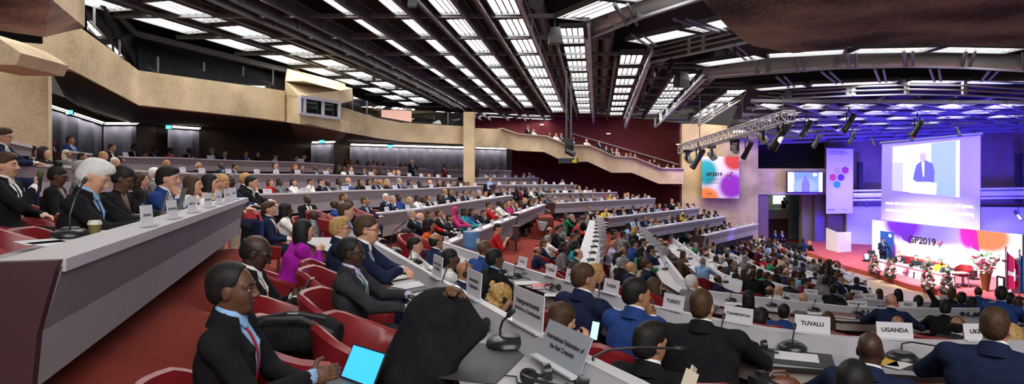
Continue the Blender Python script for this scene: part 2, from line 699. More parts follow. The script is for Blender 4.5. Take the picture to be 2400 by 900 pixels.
def make_mesh(name, vs, fs, lab):
    me = bpy.data.meshes.new(name)
    me.vertices.add(len(vs))
    me.vertices.foreach_set('co', vs.astype(np.float32).ravel())
    me.loops.add(len(fs) * 4)
    me.loops.foreach_set('vertex_index', fs.astype(np.int32).ravel())
    me.polygons.add(len(fs))
    me.polygons.foreach_set('loop_start', np.arange(0, len(fs) * 4, 4, dtype=np.int32))
    me.polygons.foreach_set('material_index', (lab if len(lab) == len(fs) else lab[fs[:, 0]]).astype(np.int32))
    me.polygons.foreach_set('use_smooth', np.ones(len(fs), bool))
    me.update(calc_edges=True)
    return me


BODY = {}
FRAME = {}


def body_mesh(o, res):
    o = {k: v for k, v in o.items() if k != '_neck'}
    key = (repr(sorted((k, v) for k, v in o.items() if k not in ('hair',) or o.get('fused'))), res)
    if key in BODY:
        return BODY[key]
    pr, hc, Mh, (H, sp, fr) = person_prims(o)
    vs, fs, lab = sdf_mesh(pr, res)
    # straight hem between jacket and trousers
    tt, xx = (vs - H) @ sp, (vs - H) @ fr
    m = (np.abs(tt - .03) < .6 * res) & (np.abs(vs[:, 1]) < .26) & (xx < .2) & ((lab == TOP) | (lab == LEGS))
    vs += np.where(m, .03 - tt, 0)[:, None] * sp
    # shirt front and tie between the lapels: edges of the V are snapped to straight lines, faces sorted by their centres
    vs = relax(vs, fs)
    flab = lab[fs[:, 0]]
    fc = vs[fs].mean(1) - H
    m = (np.abs(fc[:, 1]) < .26) & (fc @ fr < .2) & (np.abs(fc @ sp) < .12) & ((flab == TOP) | (flab == LEGS)) & (fc @ fr > -.3)
    flab = np.where(m, np.where(fc @ sp > .03, TOP, LEGS), flab)
    if not o.get('tee') and not (o.get('female') and not o.get('vneck')):
        rel = vs - H
        t, x, y = rel @ sp, rel @ fr, rel[:, 1].copy()
        on = (lab == TOP) & (x > .04) & (t > .2) & (t < .6)
        for b in ((t - .2) * .22 + .004, .021 + (.45 - t) * .03):
            m = on & (np.abs(np.abs(y) - b) < .55 * res)
            vs[:, 1] = np.where(m, np.sign(y) * b, vs[:, 1])
        fc = vs[fs].mean(1) - H
        t, x, y = fc @ sp, fc @ fr, np.abs(fc[:, 1])
        v = (flab == TOP) & (x > .04) & (t > (.34 if o.get('female') else .2)) & (t < .6) & (y < (t - .2) * .22 + .004)
        flab = np.where(v, SKIN if o.get('female') else SHIRT, flab)
        if not o.get('female'):      # collar band round the neck
            Nn, nd = o['_neck']
            u = nd / np.linalg.norm(nd)

            def ring(pts):
                r = pts - Nn
                q = r @ u
                return q + (r @ fr) * .3, np.linalg.norm(r - q[:, None] * u, axis=1)
            q, rad = ring(vs)
            for b in ((.02, .04) if not o.get('fine') else (.012,)):
                m = (rad < .085) & (np.abs(q - b) < .6 * res)
                vs += np.where(m, b - q, 0)[:, None] * u
            q, rad = ring(vs[fs].mean(1))
            inn = (rad < .095) & (q > -.14) & (q < .07) & ((flab == TOP) | (flab == SKIN) | (flab == SHIRT))
            keep = flab == SHIRT
            lo_, hi_ = (.02, .04) if not o.get('fine') else (.012, .012)
            flab = np.where(inn & (q > hi_), SKIN, np.where(inn & (q > lo_), SHIRT, np.where(inn & ~keep & (q <= lo_) & (flab == SKIN), TOP, flab)))
        if o.get('tie', True) and not o.get('female'):
            flab = np.where((flab == SHIRT) & (x > .04) & (t < .6) & (y < .021 + (.45 - t) * .03), TIE, flab)
    me = make_mesh('person', vs, fs, flab)
    for i in range(9):
        me.materials.append(None)
    BODY[key] = (me, hc, Mh)
    FRAME[me.name] = (o['_neck'], sp, fr)
    return BODY[key]


HAIRM = {}


def hair_mesh(style, res):
    if (style, res) not in HAIRM:
        vs, fs, lab = sdf_mesh(hair_prims(style, np.zeros(3), np.eye(3)), res)
        vs = relax(vs, fs)
        if style in 'fclbs' and res < .012:      # strand grooves
            th = np.arctan2(vs[:, 1], vs[:, 0] + .02)
            vs = vs * (1 + .012 * np.sin(th * 34 + 5 * np.sin(vs[:, 2] * 40)) * (1 if style != 's' else .5))[:, None]
        me = make_mesh('hair', vs, fs, lab * 0)
        me.materials.append(None)
        HAIRM[(style, res)] = me
    return HAIRM[(style, res)]


CLOTH = dict(n=('navy', (.012, .018, .05)), k=('black', (.010, .010, .012)), g=('charcoal', (.03, .031, .036)), e=('grey', (.16, .16, .17)),
             b=('blue', (.02, .05, .19)), w=('white', (.72, .71, .69)), r=('red', (.42, .015, .02)), p=('purple', (.33, .012, .32)),
             o=('orange', (.55, .09, .02)), G=('green', (.02, .2, .09)), t=('tan', (.42, .31, .2)), B=('brown', (.09, .05, .03)),
             i=('pink', (.7, .12, .32)), y=('yellow', (.68, .46, .02)), T=('teal', (.02, .25, .3)), l=('light blue', (.25, .42, .68)), m=('maroon', (.13, .015, .03)),
             M=('magenta', (.45, .03, .16)), c=('cream', (.62, .54, .42)), L=('lavender', (.5, .42, .62)))
HAIRC = dict(k=('black', (.009, .008, .008)), b=('brown', (.055, .027, .013)), y=('blond', (.42, .25, .09)), g=('grey', (.28, .28, .28)), w=('white', (.62, .61, .6)),
             r=('reddish', (.14, .04, .02)), n=('no', (.05, .03, .02)))
SKINC = {'1': (.55, .29, .19), '2': (.34, .165, .09), '3': (.105, .048, .026), '4': (.05, .024, .015)}


def cloth_mat(c):
    return mat('cloth ' + CLOTH[c][0], CLOTH[c][1], .9, noise=.2, scale=14, spec=.12, bump=.5)


def skin_mat(c):
    return mat('skin ' + c, SKINC[c], .5, noise=.08, scale=25, spec=.4)


def hair_mat(c):
    return mat('hair ' + HAIRC[c][0], HAIRC[c][1], .6, noise=.35 if c not in 'wg' else .12, scale=45, bump=.15, spec=.3)


EYEM = mat('eye white', (.28, .25, .235), .3)
SHOEM = mat('shoe leather', (.012, .01, .01), .35)


def beta_phi(px, beta):
    return math.pi / 2 - math.atan((px - 1200) / F) - R(beta)


def put_person(px, py, Y, beta, o, cloth, hairc, skin, label, shirt='w', tie='n', legs=None, res=.014, scale=1.0, group=None, hairstyle='s', cat='person', scarf=None):
    """Seat or stand a figure so that its head centre is seen at pixel (px, py) from the camera station."""
    me, hc, Mh = body_mesh(o, res)
    phi = beta_phi(px, beta)
    c, s = math.cos(phi), math.sin(phi)
    h = Vector((c * hc[0] - s * hc[1], s * hc[0] + c * hc[1], hc[2])) * scale
    root = P(px, py, Y) - h
    b = bpy.data.objects.new('person', me)
    COL.objects.link(b)
    b.location = root
    b.rotation_euler = (0, 0, phi)
    b.scale = (scale,) * 3
    ms = [cloth_mat(cloth), skin_mat(skin), hair_mat(hairc) if scarf is None else cloth_mat(scarf), cloth_mat(shirt), cloth_mat(tie), cloth_mat(legs or cloth), SHOEM, EYEM,
          mat('lips ' + skin, tuple(v * f for v, f in zip(SKINC[skin], (.75, .5, .5))), .45)]
    for i, m in enumerate(ms):
        b.material_slots[i].link = 'OBJECT'
        b.material_slots[i].material = m
    tag(b, label, cat, group)
    if not o.get('fused') and hairstyle != 'n':
        hm = hair_mesh(hairstyle, min(res, .009))
        ho = bpy.data.objects.new('hair' if hairstyle != 'h' else 'head_scarf', hm)
        COL.objects.link(ho)
        ho.parent = b
        T = Matrix.Identity(4)
        for i in range(3):
            for j in range(3):
                T[i][j] = Mh[i][j]
            T[i][3] = hc[i]
        ho.matrix_local = T
        ho.material_slots[0].link = 'OBJECT'
        ho.material_slots[0].material = ms[2]
    return b, hc, Mh


def glasses(b, hc, Mh, m=None):
    g = MB()
    for s in (-1, 1):
        ring = [(.101 + .004 * math.cos(a), s * .034 + .024 * math.cos(a), .0 + .018 * math.sin(a)) for a in [i * math.pi / 8 for i in range(17)]]
        g.tube(ring, .0022, 5)
        g.tube([(.1, s * .058, .004), (.0, s * .083, .01), (-.02, s * .084, 0)], .0022, 5)
    g.tube([(.105, -.011, .004), (.109, 0, .008), (.105, .011, .004)], .0022, 5)
    o = g.build('glasses', m or mat('spectacle frame', (.02, .015, .012), .3), b)
    T = Matrix.Identity(4)
    for i in range(3):
        for j in range(3):
            T[i][j] = Mh[i][j]
        T[i][3] = hc[i]
    o.matrix_local = T
    return o


def headset(b, hc, Mh):
    g = MB()
    g.tube([(-.02, .083 * math.cos(a), .03 + .102 * math.sin(a)) for a in [i * math.pi / 10 for i in range(11)]], .006, 6)
    for s in (-1, 1):
        g.tube([(-.01, s * .074, -.01), (-.01, s * .096, -.01)], .03, 12)
    o = g.build('headphones', mat('black plastic', (.015, .015, .016), .4), b)
    T = Matrix.Identity(4)
    for i in range(3):
        for j in range(3):
            T[i][j] = Mh[i][j]
        T[i][3] = hc[i]
    o.matrix_local = T
    return o


def attach(o, hc, Mh):
    T = Matrix.Identity(4)
    for i in range(3):
        for j in range(3):
            T[i][j] = Mh[i][j]
        T[i][3] = hc[i]
    o.matrix_local = T


def face_details(b, hc, Mh, hair, lids=1.0):
    """Eyeballs with iris and tapering eyebrows, set into the carved sockets."""
    iris = mat('dark iris', (.012, .008, .006), .15)
    for s in (-1, 1):
        m = MB()
        prof = [(.0125 * math.sin(a), -.0125 * math.cos(a)) for a in [math.pi * k / 10 for k in range(1, 10)]]
        m.lathe(prof, 14, (.0765, s * .0325, 0.0))
        e = m.build('eye', EYEM, b, smooth=True)
        attach(e, hc, Mh)
        m = MB()
        prof = [(.0062 * math.sin(a), -.0062 * math.cos(a)) for a in [math.pi * k / 8 for k in range(1, 8)]]
        m.lathe(prof, 12, (.0842, s * .0315, 0.0))
        m.build('iris', iris, e, smooth=True)
        m = MB()
        m.tube([(.0955, s * .012, .0225), (.0945, s * .024, .0275), (.0895, s * .038, .0285), (.080, s * .049, .024)], [.0034, .0042, .0036, .0018], 6)
        o = m.build('eyebrow', hair, b, smooth=True)
        attach(o, hc, Mh)


def collar(b, m):
    """Folded shirt collar: a tilted band round the neck, open in front."""
    (N, nd), sp, fr = FRAME[b.data.name]
    u = Vector(nd).normalized()
    f = Vector(fr)
    f = (f - u * f.dot(u)).normalized()
    y = u.cross(f)
    N = Vector(N)
    g = MB()
    secs = []
    for i in range(29):
        th = R(14 + 332 * i / 28)
        c = math.cos(th)
        d = f * c + y * math.sin(th)
        top = .038 - .016 * c
        bot = -.022 - .006 * c - (.018 if c > .80 else 0)
        r0, r1 = .063, .070
        secs.append([N + d * (r0 - .003) + u * top, N + d * r0 + u * (top + .003), N + d * (r1 + .012) + u * bot, N + d * (r1 - .004) + u * (bot - .003)])
    g.sweep(secs)
    o = g.build('shirt_collar', m, b, smooth=True)
    g = MB()
    secs = []
    for i in range(25):
        th = R(48 + 264 * i / 24)
        c = math.cos(th)
        d = f * c + y * math.sin(th)
        top = .018 - .024 * c
        bot = -.045 - .004 * c
        secs.append([N + d * .068 + u * top, N + d * .074 + u * (top + .004), N + d * .104 + u * bot, N + d * .07 + u * bot])
    g.sweep(secs)
    g.build('jacket_collar', b.material_slots[TOP].material, b, smooth=True)
    return o
# ------------------------------------------------------------------ the hall
CONC = concrete('pale ribbed concrete', (.34, .265, .145), (.70, .56, .36), 13.0, .6, 1.08)
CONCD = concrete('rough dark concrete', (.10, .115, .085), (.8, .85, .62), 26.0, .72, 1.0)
BROWN = concrete('brown rendered wall', (.10, .066, .05), (.17, .115, .085), 5.0)
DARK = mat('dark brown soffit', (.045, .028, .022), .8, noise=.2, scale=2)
MAROON = mat('maroon wall covering', (.13, .008, .014), .75, noise=.12, scale=2)
CARPET = mat('red carpet', (.20, .034, .024), .95, noise=.16, scale=55, bump=.4, spec=.1)
STEEL = mat('dark ceiling steel', (.125, .135, .14), .55, metal=.2)
STEELL = mat('grey painted steel', (.46, .52, .54), .5)
VOID = mat('black ceiling void', (.014, .011, .012), .9)
LAMP = mat('fluorescent diffuser', (.9, .9, .9), .4, emit=(1.0, .96, .92), estr=9.0)
BLACKM = mat('black plastic', (.015, .015, .016), .4)


def quadwall(name, pts, m, thick=(0, .3, 0)):
    b = MB()
    b.prism(pts, thick)
    return struct(b.build(name, m))


def ribbon(name, rows, m, ext, kind=True, parent=None):
    """Wall band from (px, top, bottom, Y) columns, thickened along ext: one closed solid."""
    b = MB()
    secs = []
    for px, t, bo, Y in rows:
        a, c = P(px, t, Y), P(px, bo, Y)
        e = Vector(ext)
        secs.append([a, c, c + e, a + e])
    b.sweep(secs)
    o = b.build(name, m, parent)
    return struct(o) if kind else o


# left pier and its cross beams
b = MB()
b.prism([P(-60, 90, 13.9), P(112, 104, 14.3), P(115, 420, 14.3), P(-60, 420, 13.9)], (-1.5, 2.2, 0))
struct(b.build('wall_left_pier', CONC))
b = MB()
b.prism([P(-80, 60, 12.2), P(0, 92, 12.2), P(49, 124, 12.2), P(37, 152, 12.2), P(-80, 150, 12.2)], (-.2, 1.6, .0))
struct(b.build('trim_beam_stub', CONC))
# overhanging block top left: dark underside, pale flank
b = MB()
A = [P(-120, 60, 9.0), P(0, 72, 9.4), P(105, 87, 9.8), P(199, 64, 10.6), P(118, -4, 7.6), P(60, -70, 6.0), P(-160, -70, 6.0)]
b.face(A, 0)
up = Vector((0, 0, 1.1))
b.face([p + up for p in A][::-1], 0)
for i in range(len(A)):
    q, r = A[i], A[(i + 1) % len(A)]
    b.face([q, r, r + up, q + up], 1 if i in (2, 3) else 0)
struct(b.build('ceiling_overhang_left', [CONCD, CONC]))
# overhanging slab top right
b = MB()
z = 1.72
A = [PZ(x, y, z) for x, y in ((1640, -6), (1700, 58), (1735, 90), (1765, 108), (1860, 125), (2000, 109), (2125, 105), (2300, 108), (2420, 110))]
A += [PZ(2500, -20, z), PZ(1640, -60, z)]
b.prism(A, (0, 0, .5))
struct(b.build('ceiling_overhang_right', CONCD))

# ----- balcony front, left run
BAL = [(100, 78, 161, 16.0), (164, 72, 162, 17.0), (192, 67, 176, 17.5), (325, 165, 246, 20.5), (600, 203, 276, 25.5), (668, 213, 285, 27)]
ribbon('wall_balcony_left', BAL, CONC, (-.25, .45, 0))
BAL2 = [(797, 249, 308, 29.5), (885, 277, 324, 32), (940, 287, 332, 33.5), (1090, 296, 338, 36.5)]
ribbon('wall_balcony_middle', BAL2, CONC, (0, .45, 0))
BAL3 = [(1108, 300, 342, 36.6), (1172, 302, 345, 38), (1212, 315, 353, 38.5), (1275, 320, 356, 39.5), (1326, 341, 380, 40.5), (1378, 342, 379, 41.5), (1434, 367, 405, 42.5),
        (1482, 370, 405, 43.5), (1545, 395, 431, 44.8), (1602, 396, 431, 46)]
ribbon('wall_balcony_right', BAL3, CONC, (0, .45, 0))
# pale coping rails along the stepped balcony
b = MB()
for (x0, t0, _, y0), (x1, t1, _, y1) in zip(BAL3[1:-1], BAL3[2:]):
    b.bar(P(x0, t0 - 1, y0), P(x1, t1 - 1, y1), .5, .06)
struct(b.build('trim_balcony_coping', mat('pale coping', (.5, .42, .3), .7)))
# soffits under the balcony
b = MB()
rows = [(100, 161, 16), (164, 162, 17), (192, 176, 17.5), (325, 246, 20.5), (600, 276, 25.5), (668, 285, 27), (797, 308, 29.5), (940, 332, 33.5), (1090, 338, 36.5), (1172, 345, 38)]
back = [(80, 225, 27), (115, 246, 27), (150, 262, 27.5), (240, 287, 28.5), (400, 292, 32), (600, 312, 34), (790, 330, 36.5), (940, 339, 39.5), (1090, 343, 41.5), (1190, 346, 42.5)]
secs = []
for (x, y, Y), (x2, y2, Y2) in zip(rows, back):
    a, c = P(x, y, Y) + Vector((-.05, .32, .04)), P(x2, y2, Y2) + Vector((0, 2, 0))
    secs.append([a, c, c + Vector((0, 0, .25)), a + Vector((0, 0, .25))])
b.sweep(secs)
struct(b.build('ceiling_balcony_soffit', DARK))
b = MB()
secs = []
for i, (x, t, bo, Y) in enumerate(BAL3):
    a = P(x, bo, Y) + Vector((0, .3, .04))
    c = a + Vector((.2, 50.5 - Y, .1))
    secs.append([a, c, c + Vector((0, 0, .25)), a + Vector((0, 0, .25))])
b.sweep(secs)
struct(b.build('ceiling_balcony_soffit_right', MAROON))
# wall under the balcony behind the top tier
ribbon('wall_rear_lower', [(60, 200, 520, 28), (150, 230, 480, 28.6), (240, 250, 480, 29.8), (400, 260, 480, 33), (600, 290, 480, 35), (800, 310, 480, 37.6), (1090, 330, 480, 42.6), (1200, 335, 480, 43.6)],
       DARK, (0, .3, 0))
ribbon('wall_rear_maroon', [(1198, 335, 520, 50.8), (1400, 340, 520, 50.8), (1606, 345, 540, 50.8)], MAROON, (0, .3, 0))
ribbon('wall_rear_maroon_upper', [(1080, 255, 380, 50.5), (1300, 255, 400, 50.5), (1606, 290, 440, 50.5)], MAROON, (0, .3, 0))
# column between the balcony runs
b = MB()
b.prism([P(1086, 262, 36.0), P(1111, 262, 36.0), P(1111, 470, 36.0), P(1086, 470, 36.0)], (0, .9, 0))
struct(b.build('wall_column', CONC))
# interpreters' booth
b = MB()
fb = lambda x, y, Y=27.5: P(x, y, Y)
t0, t1 = fb(668, 213, 27), fb(700, 213, 26.2)
# upper mass with window opening: lintel, sill, cheeks
b.prism([fb(668, 190, 27.2), fb(712, 190, 26.2), fb(797, 212, 28.4), fb(797, 243, 28.4), fb(703, 226, 26.2), fb(668, 224, 27.2)], (0, 2.2, .35))
b.prism([fb(668, 262, 27.2), fb(703, 264, 26.2), fb(797, 280, 28.4), fb(797, 308, 28.4), fb(703, 291, 26.2), fb(668, 286, 27.2)], (0, 2.2, .0))
b.prism([fb(668, 215, 27.2), fb(703, 222, 26.25), fb(703, 268, 26.25), fb(668, 266, 27.2)], (0, 2, 0))
b.prism([fb(672, 160, 28.2), fb(790, 190, 29.5), fb(797, 214, 28.5), fb(712, 192, 26.4), fb(668, 192, 27.4)], (0, 1.4, .05))
b.prism([fb(664, 160, 29.0), fb(690, 160, 29.0), fb(690, 215, 29.0), fb(664, 215, 29.0)], (0, .8, 0))
struct(b.build('wall_booth', CONC))
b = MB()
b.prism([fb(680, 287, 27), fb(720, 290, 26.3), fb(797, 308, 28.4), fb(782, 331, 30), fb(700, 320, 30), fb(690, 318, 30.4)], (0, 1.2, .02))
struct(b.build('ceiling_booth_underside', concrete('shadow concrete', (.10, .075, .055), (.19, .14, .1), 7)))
b = MB()
WFR = mat('pale window frame', (.5, .5, .56), .4)
for a, c in (((703, 226), (703, 266)), ((714, 228), (714, 268)), ((757, 234), (757, 272)), ((795, 241), (795, 278))):
    b.bar(fb(*a, 26.15 + (a[0] - 703) * .023), fb(*c, 26.15 + (c[0] - 703) * .023), .12, .12)
for y0, y1 in ((226, 241), (266, 278)):
    b.bar(fb(703, y0, 26.15), fb(795, y1, 28.27), .12, .12)
w = struct(b.build('window_1', WFR))
GLASS = mat('dark window glass', (.012, .012, .014), .04, spec=.8)
b = MB()
b.prism([fb(703, 226, 26.35), fb(795, 241, 28.45), fb(795, 278, 28.45), fb(703, 266, 26.35)], (0, .03, 0))
b.build('pane', GLASS, w)

# gallery windows above the balcony: real glass, dark rooms behind
a0, a1, a2 = P(325, 166, 21.5), P(664, 214, 28), P(315, 80, 22.4)
gn = (a1 - a0).cross(a2 - a0).normalized()


def gplane(px, py):
    d = P(px, py, 1) - Vector((0, 0, ZC))
    return Vector((0, 0, ZC)) + d * ((a0 - Vector((0, 0, ZC))).dot(gn) / d.dot(gn))


b = MB()
b.prism([gplane(x, y) for x, y in ((315, 80), (325, 172), (400, 184), (664, 218), (670, 166))], gn * .03)
b.prism([P(200, -10, 19), P(205, 70, 19), P(325, 172, 21.6), P(315, 80, 22.4), P(235, -10, 19)], (0, .03, 0))
w = struct(b.build('window_2', GLASS))
b = MB()
for x, t, bo, Y in ((221, 15, 62, 18.9), (280, 88, 125, 20.4), (370, 133, 170, 22.2), (478, 146, 186, 24.3), (570, 155, 196, 26.2), (640, 162, 208, 27.6)):
    b.bar(P(x, t, Y), P(x, bo + 4, Y), .05, .05)
b.bar(P(315, 80, 22.4), P(668, 165, 28.4), .3, .2)
b.bar(P(225, -10, 18.9), P(315, 80, 22.4), .2, .2)
b.build('frame', STEEL, w)
b = MB()
b.prism([P(797, 248, 31), P(885, 277, 33), P(940, 288, 34.5), P(1086, 296, 37.4), P(1086, 266, 37.6), P(890, 248, 33.6), P(797, 212, 31)], (0, .03, 0))
w = struct(b.build('window_3', GLASS))
b = MB()
for x, t, bo, Y in ((826, 222, 258, 31.4), (860, 236, 270, 32.2), (892, 250, 280, 33.2), (958, 256, 290, 34.9), (1017, 262, 294, 36), (1050, 264, 296, 36.6)):
    b.bar(P(x, t, Y), P(x, bo, Y), .06, .06)
b.build('frame', STEEL, w)
# gallery opening: its room light put into a glowing slab
b = MB()
b.prism([P(894, 256, 33.0), P(964, 260, 34.5), P(964, 286, 34.5), P(894, 274, 33.0)], (0, .1, 0))
struct(b.build('window_4', mat('gallery glow slab', (.6, .35, .28), .6, emit=(1, .62, .5), estr=.3)))
struct(MB() and quadwall('wall_gallery_back', [P(180, -30, 30), P(1100, 150, 46), P(1100, 330, 46), P(180, 330, 30)], VOID))

# ----- ceiling: a plane sloping gently down away from the camera station
CH, CS, CSK = 5.4, 52 / F, 198 / F


def CP(u, Y, dz=0.0):
    return Vector((u + CSK * Y, Y, ZC + CH - CS * Y + dz))


def cpix(px, py, dz=0.0):
    """Pixel on the ceiling plane (lowered by -dz)."""
    Y = (CH + dz) * F / (HY + 52 - py)
    return P(px, py, Y)


b = MB()
b.prism([CP(-30, 3, 1.3), CP(8, 3, 1.3), CP(40, 25, 1.3), CP(40, 53, 1.3), CP(-30, 53, 1.3)], (0, 0, .3))
struct(b.build('ceiling', VOID))

LIGHT = None
NL = 0


def ceiling_light(p0, d, w, L, where, tubes=4):
    """Recessed fluorescent panel: steel frame, glowing diffuser, grey bars for the dim bands between tubes. p0 centre, d direction along its length."""
    global LIGHT, NL
    rz = math.atan2(d.y, d.x)
    tilt = -math.asin(max(-1, min(1, d.z / d.length)))
    if LIGHT is None:
        t = thing('ceiling_light', where, 'ceiling light', p0, 0, 'fluorescent ceiling panels')
        m = MB()
        for s in (-1, 1):
            m.box((0, s * .52, .02), (2.0, .06, .16))
            m.box((s * 1.0, 0, .02), (.06, 1.1, .16))
        m.box((0, 0, .105), (2.0, 1.04, .02))
        m.build('frame', STEEL, t)
        m = MB()
        m.box((0, 0, .07), (1.96, 1.0, .03))
        m.build('diffuser', LAMP, t)
        m = MB()
        for k in (-.25, 0, .25):
            m.box((0, k, .03), (1.96, .065, .05))
        m.build('dim_bar', mat('grey louvre', (.3, .29, .3), .6), t)  # added grey bars imitate the dimmer stripes of the diffuser
        LIGHT = t
        o = t
    else:
        o = dup(LIGHT, p0, label=where)
    o.rotation_euler = (0, tilt, rz)
    o.scale = (L / 2.0, w / 1.08, 1)
    NL += 1
    return o


STRIPS = [  # lateral offset, start, end, width, leftward bend of the near end, words
    (-12.1, 8.6, 43, 1.0, 2.7, 'outermost left strip'), (-10.9, 7.1, 43, 1.0, 1.9, 'second strip from the left wall'),
    (-9.3, 6.2, 43, .42, 1.1, 'third strip from the left wall'), (-8.6, 6.2, 43, .42, .9, 'fourth strip from the left wall'),
    (-7.3, 6.2, 43, .55, .3, 'fifth strip from the left wall'), (-6.0, 6.2, 43, .55, .0, 'sixth strip from the left wall'),
    (-4.5, 6.2, 43.5, .7, 0, 'seventh strip from the left wall'), (-2.75, 6.2, 46, .85, 0, 'strip left of the camera mast'),
    (-.85, 21.6, 49, .85, 0, 'strip above the camera mast'), (1.45, 25.7, 49, .95, 0, 'strip right of the camera mast'),
    (4.25, 30.4, 49, 1.05, 0, 'strip beyond the first kinked beam'), (7.8, 35.5, 50, 1.1, 0, 'strip above the lighting truss')]


def su(st, Y):
    k = min(1, max(0, 42 - Y) / 24)
    return st[0] - st[4] * k * k


PITCH = 2.85
DIRC = Vector((CSK, 1, -CS))
for st in STRIPS:
    Y = st[1]
    n = 0
    Ys = []
    while Y + 2.3 < st[2]:
        Ys.append(Y)
        Y += PITCH
    for n, Y in enumerate(Ys):
        a, c = CP(su(st, Y), Y), CP(su(st, Y + 2.35), Y + 2.35)
        ceiling_light((a + c) / 2, c - a, st[3], (c - a).length, f'lit louvred ceiling panel, {ordinal(n)} from the camera in the {st[5]}')
# transverse strips beyond the kinked beams
TR = [([(1338, 42), (1455, -4), (1560, -50)], 'short strip crossing the top of the photo'),
      ([(1492, 97), (1625, 68), (1760, 36)], 'strip running right from the first kink'),
      ([(1642, 150), (1800, 128), (2000, 117), (2200, 113), (2400, 117)], 'strip just below the dark overhang'),
      ([(1775, 208), (1900, 198), (2125, 189), (2400, 191)], 'strip over the stage edge')]
TR += [([(880, 250), (1080, 261), (1300, 271)], 'far cross strip before the maroon wall'), ([(1000, 266), (1120, 270), (1300, 279)], 'farthest cross strip at the maroon wall')]
TRY = [(20.0, 17.5, 15.6), (23.5, 21.5, 19.8), (27.5, 25.5, 24.3, 24, 24), (33, 31.5, 30, 29.5), (43.3, 46, 48.8), (47.4, 48.5, 50)]
for (pl, w), ys in zip(TR, TRY):
    pts = [P(x, y, Y) for (x, y), Y in zip(pl, ys)]
    n = 0
    for a, c in zip(pts[:-1], pts[1:]):
        L = (c - a).length
        k = max(1, int(L / 2.5))
        for i in range(k):
            p, q = a.lerp(c, i / k), a.lerp(c, (i + .9) / k)
            ceiling_light((p + q) / 2, q - p, 1.15, (q - p).length, f'lit louvred ceiling panel, {ordinal(n)} from the left in the {w}')
            n += 1

# beams, baffles, cross tubes
BAFF = mat('perforated baffle', (.095, .10, .105), .55, metal=.5, noise=.3, scale=70)
DUCT = mat('galvanised duct', (.58, .63, .62), .4, metal=.1, noise=.15, scale=18)


def beam(pts, name='trim_ceiling_beam', h=.5, w=.1, web=True, m=None):
    """A long deep ceiling beam: mesh web with a rail along its foot and head, stiffeners at intervals."""
    b = MB()
    for a, c in zip(pts[:-1], pts[1:]):
        a, c = Vector(a), Vector(c)
        dz = Vector((0, 0, h / 2))
        if web:
            b.bar(a + dz, c + dz, .04, h, 0)
        b.bar(a, c, w, .07, 1)
        b.bar(a + 2 * dz, c + 2 * dz, w, .07, 1)
        L = (c - a).length
        for i in range(int(L / 3) + 1):
            p = a.lerp(c, min(1, i * 3 / L))
            b.bar(p, p + Vector((0, 0, h)), w * 1.2, w * 1.2, 1)
    return struct(b.build(name, [BAFF, m or STEEL]))


for i, st in enumerate(STRIPS[:-1]):
    nx = STRIPS[i + 1]
    g = [min(st[3], 1) / 2 + .18]
    ys = [max(6, st[1] - 1.2) + k * 6 for k in range(9)]
    ys = [y for y in ys if y < 50] + [50]
    beam([CP(su(st, y) + g[0], y, -.28 if i > 1 else .0) for y in ys], h=.42 if i > 1 else .16, m=STEEL if i < 7 else STEELL)
    if nx[0] - st[0] > 1.4:
        beam([CP(su(nx, y) - min(nx[3], 1) / 2 - .18, y, -.2) for y in ys if y > nx[1] - 2], h=.34)
        b = MB()
        mid = (st[0] + nx[0]) / 2
        k0 = max(st[1], nx[1]) - 1
        k0 = min(k0, 29)
        for o in (-.45, .15) if nx[0] - st[0] > 1.9 else (-.15,):
            b.tube([CP(mid + o + (su(st, y) - st[0]) * .5, y, .55) for y in (k0, 30, 40, 50) if y >= k0], .26, 10)
        struct(b.build('trim_ceiling_duct', mat('dark duct', (.13, .125, .125), .5, metal=.2, noise=.2, scale=12), smooth=True))
b = MB()
for k in range(17):
    Y = 5.8 + k * PITCH
    xs = [s for s in STRIPS if s[1] - 2 <= Y]
    if len(xs) < 2:
        continue
    l, r = xs[0], xs[-1]
    b.bar(CP(su(l, Y) - 1.2, Y, -.06), CP(su(r, Y) + 1.2, Y, -.06), .14, .12)
    if k % 2 == 0:
        b.tube([CP(su(l, Y) - 1, Y + .9, .3), CP(su(r, Y) + 1, Y + .9, .3)], .05, 6)
struct(b.build('trim_ceiling_crossbars', STEEL))

# kinked beams that turn from the strips and sweep to the right above the stage
KB = [  # corner, then points to the right
    ([(1391, 288, 50), (1375, 92, 23.3), (1500, 42, 18.5), (1650, -6, 15.6)], .75, 'trim_kinked_beam'),
    ([(1466, 300, 49), (1522, 146, 27.7), (1650, 120, 24), (1772, 95, 21.5), (1900, 70, 20)], .6, 'trim_kinked_beam'),
    ([(1535, 300, 49), (1652, 184, 31.5), (1800, 172, 28.5), (1960, 160, 26.5), (2125, 156, 25.6), (2260, 159, 25.2), (2420, 168, 25)], .85, 'trim_kinked_beam'),
    ([(1610, 312, 49), (1757, 222, 37), (1850, 231, 34), (2000, 224, 31.5), (2125, 221, 30), (2260, 223, 29.4), (2420, 232, 29)], .7, 'trim_kinked_beam')]
for pl, h, nm in KB:
    pts = [P(*q) for q in pl]
    beam(pts, nm, h=h, w=.14, m=STEELL, web=h < .65)
    b = MB()
    if h > .7:
        b.tube([p + Vector((0, .45, .42)) for p in pts[1:]], .33, 12)
        struct(b.build('trim_silver_duct', DUCT, smooth=True))
    else:
        for dz in (.22, .42):
            b.tube([p + Vector((0, -.1, dz)) for p in pts], .05, 6)
        struct(b.build('trim_rail_pair', mat('pale rail', (.48, .46, .48), .4, metal=.4)))
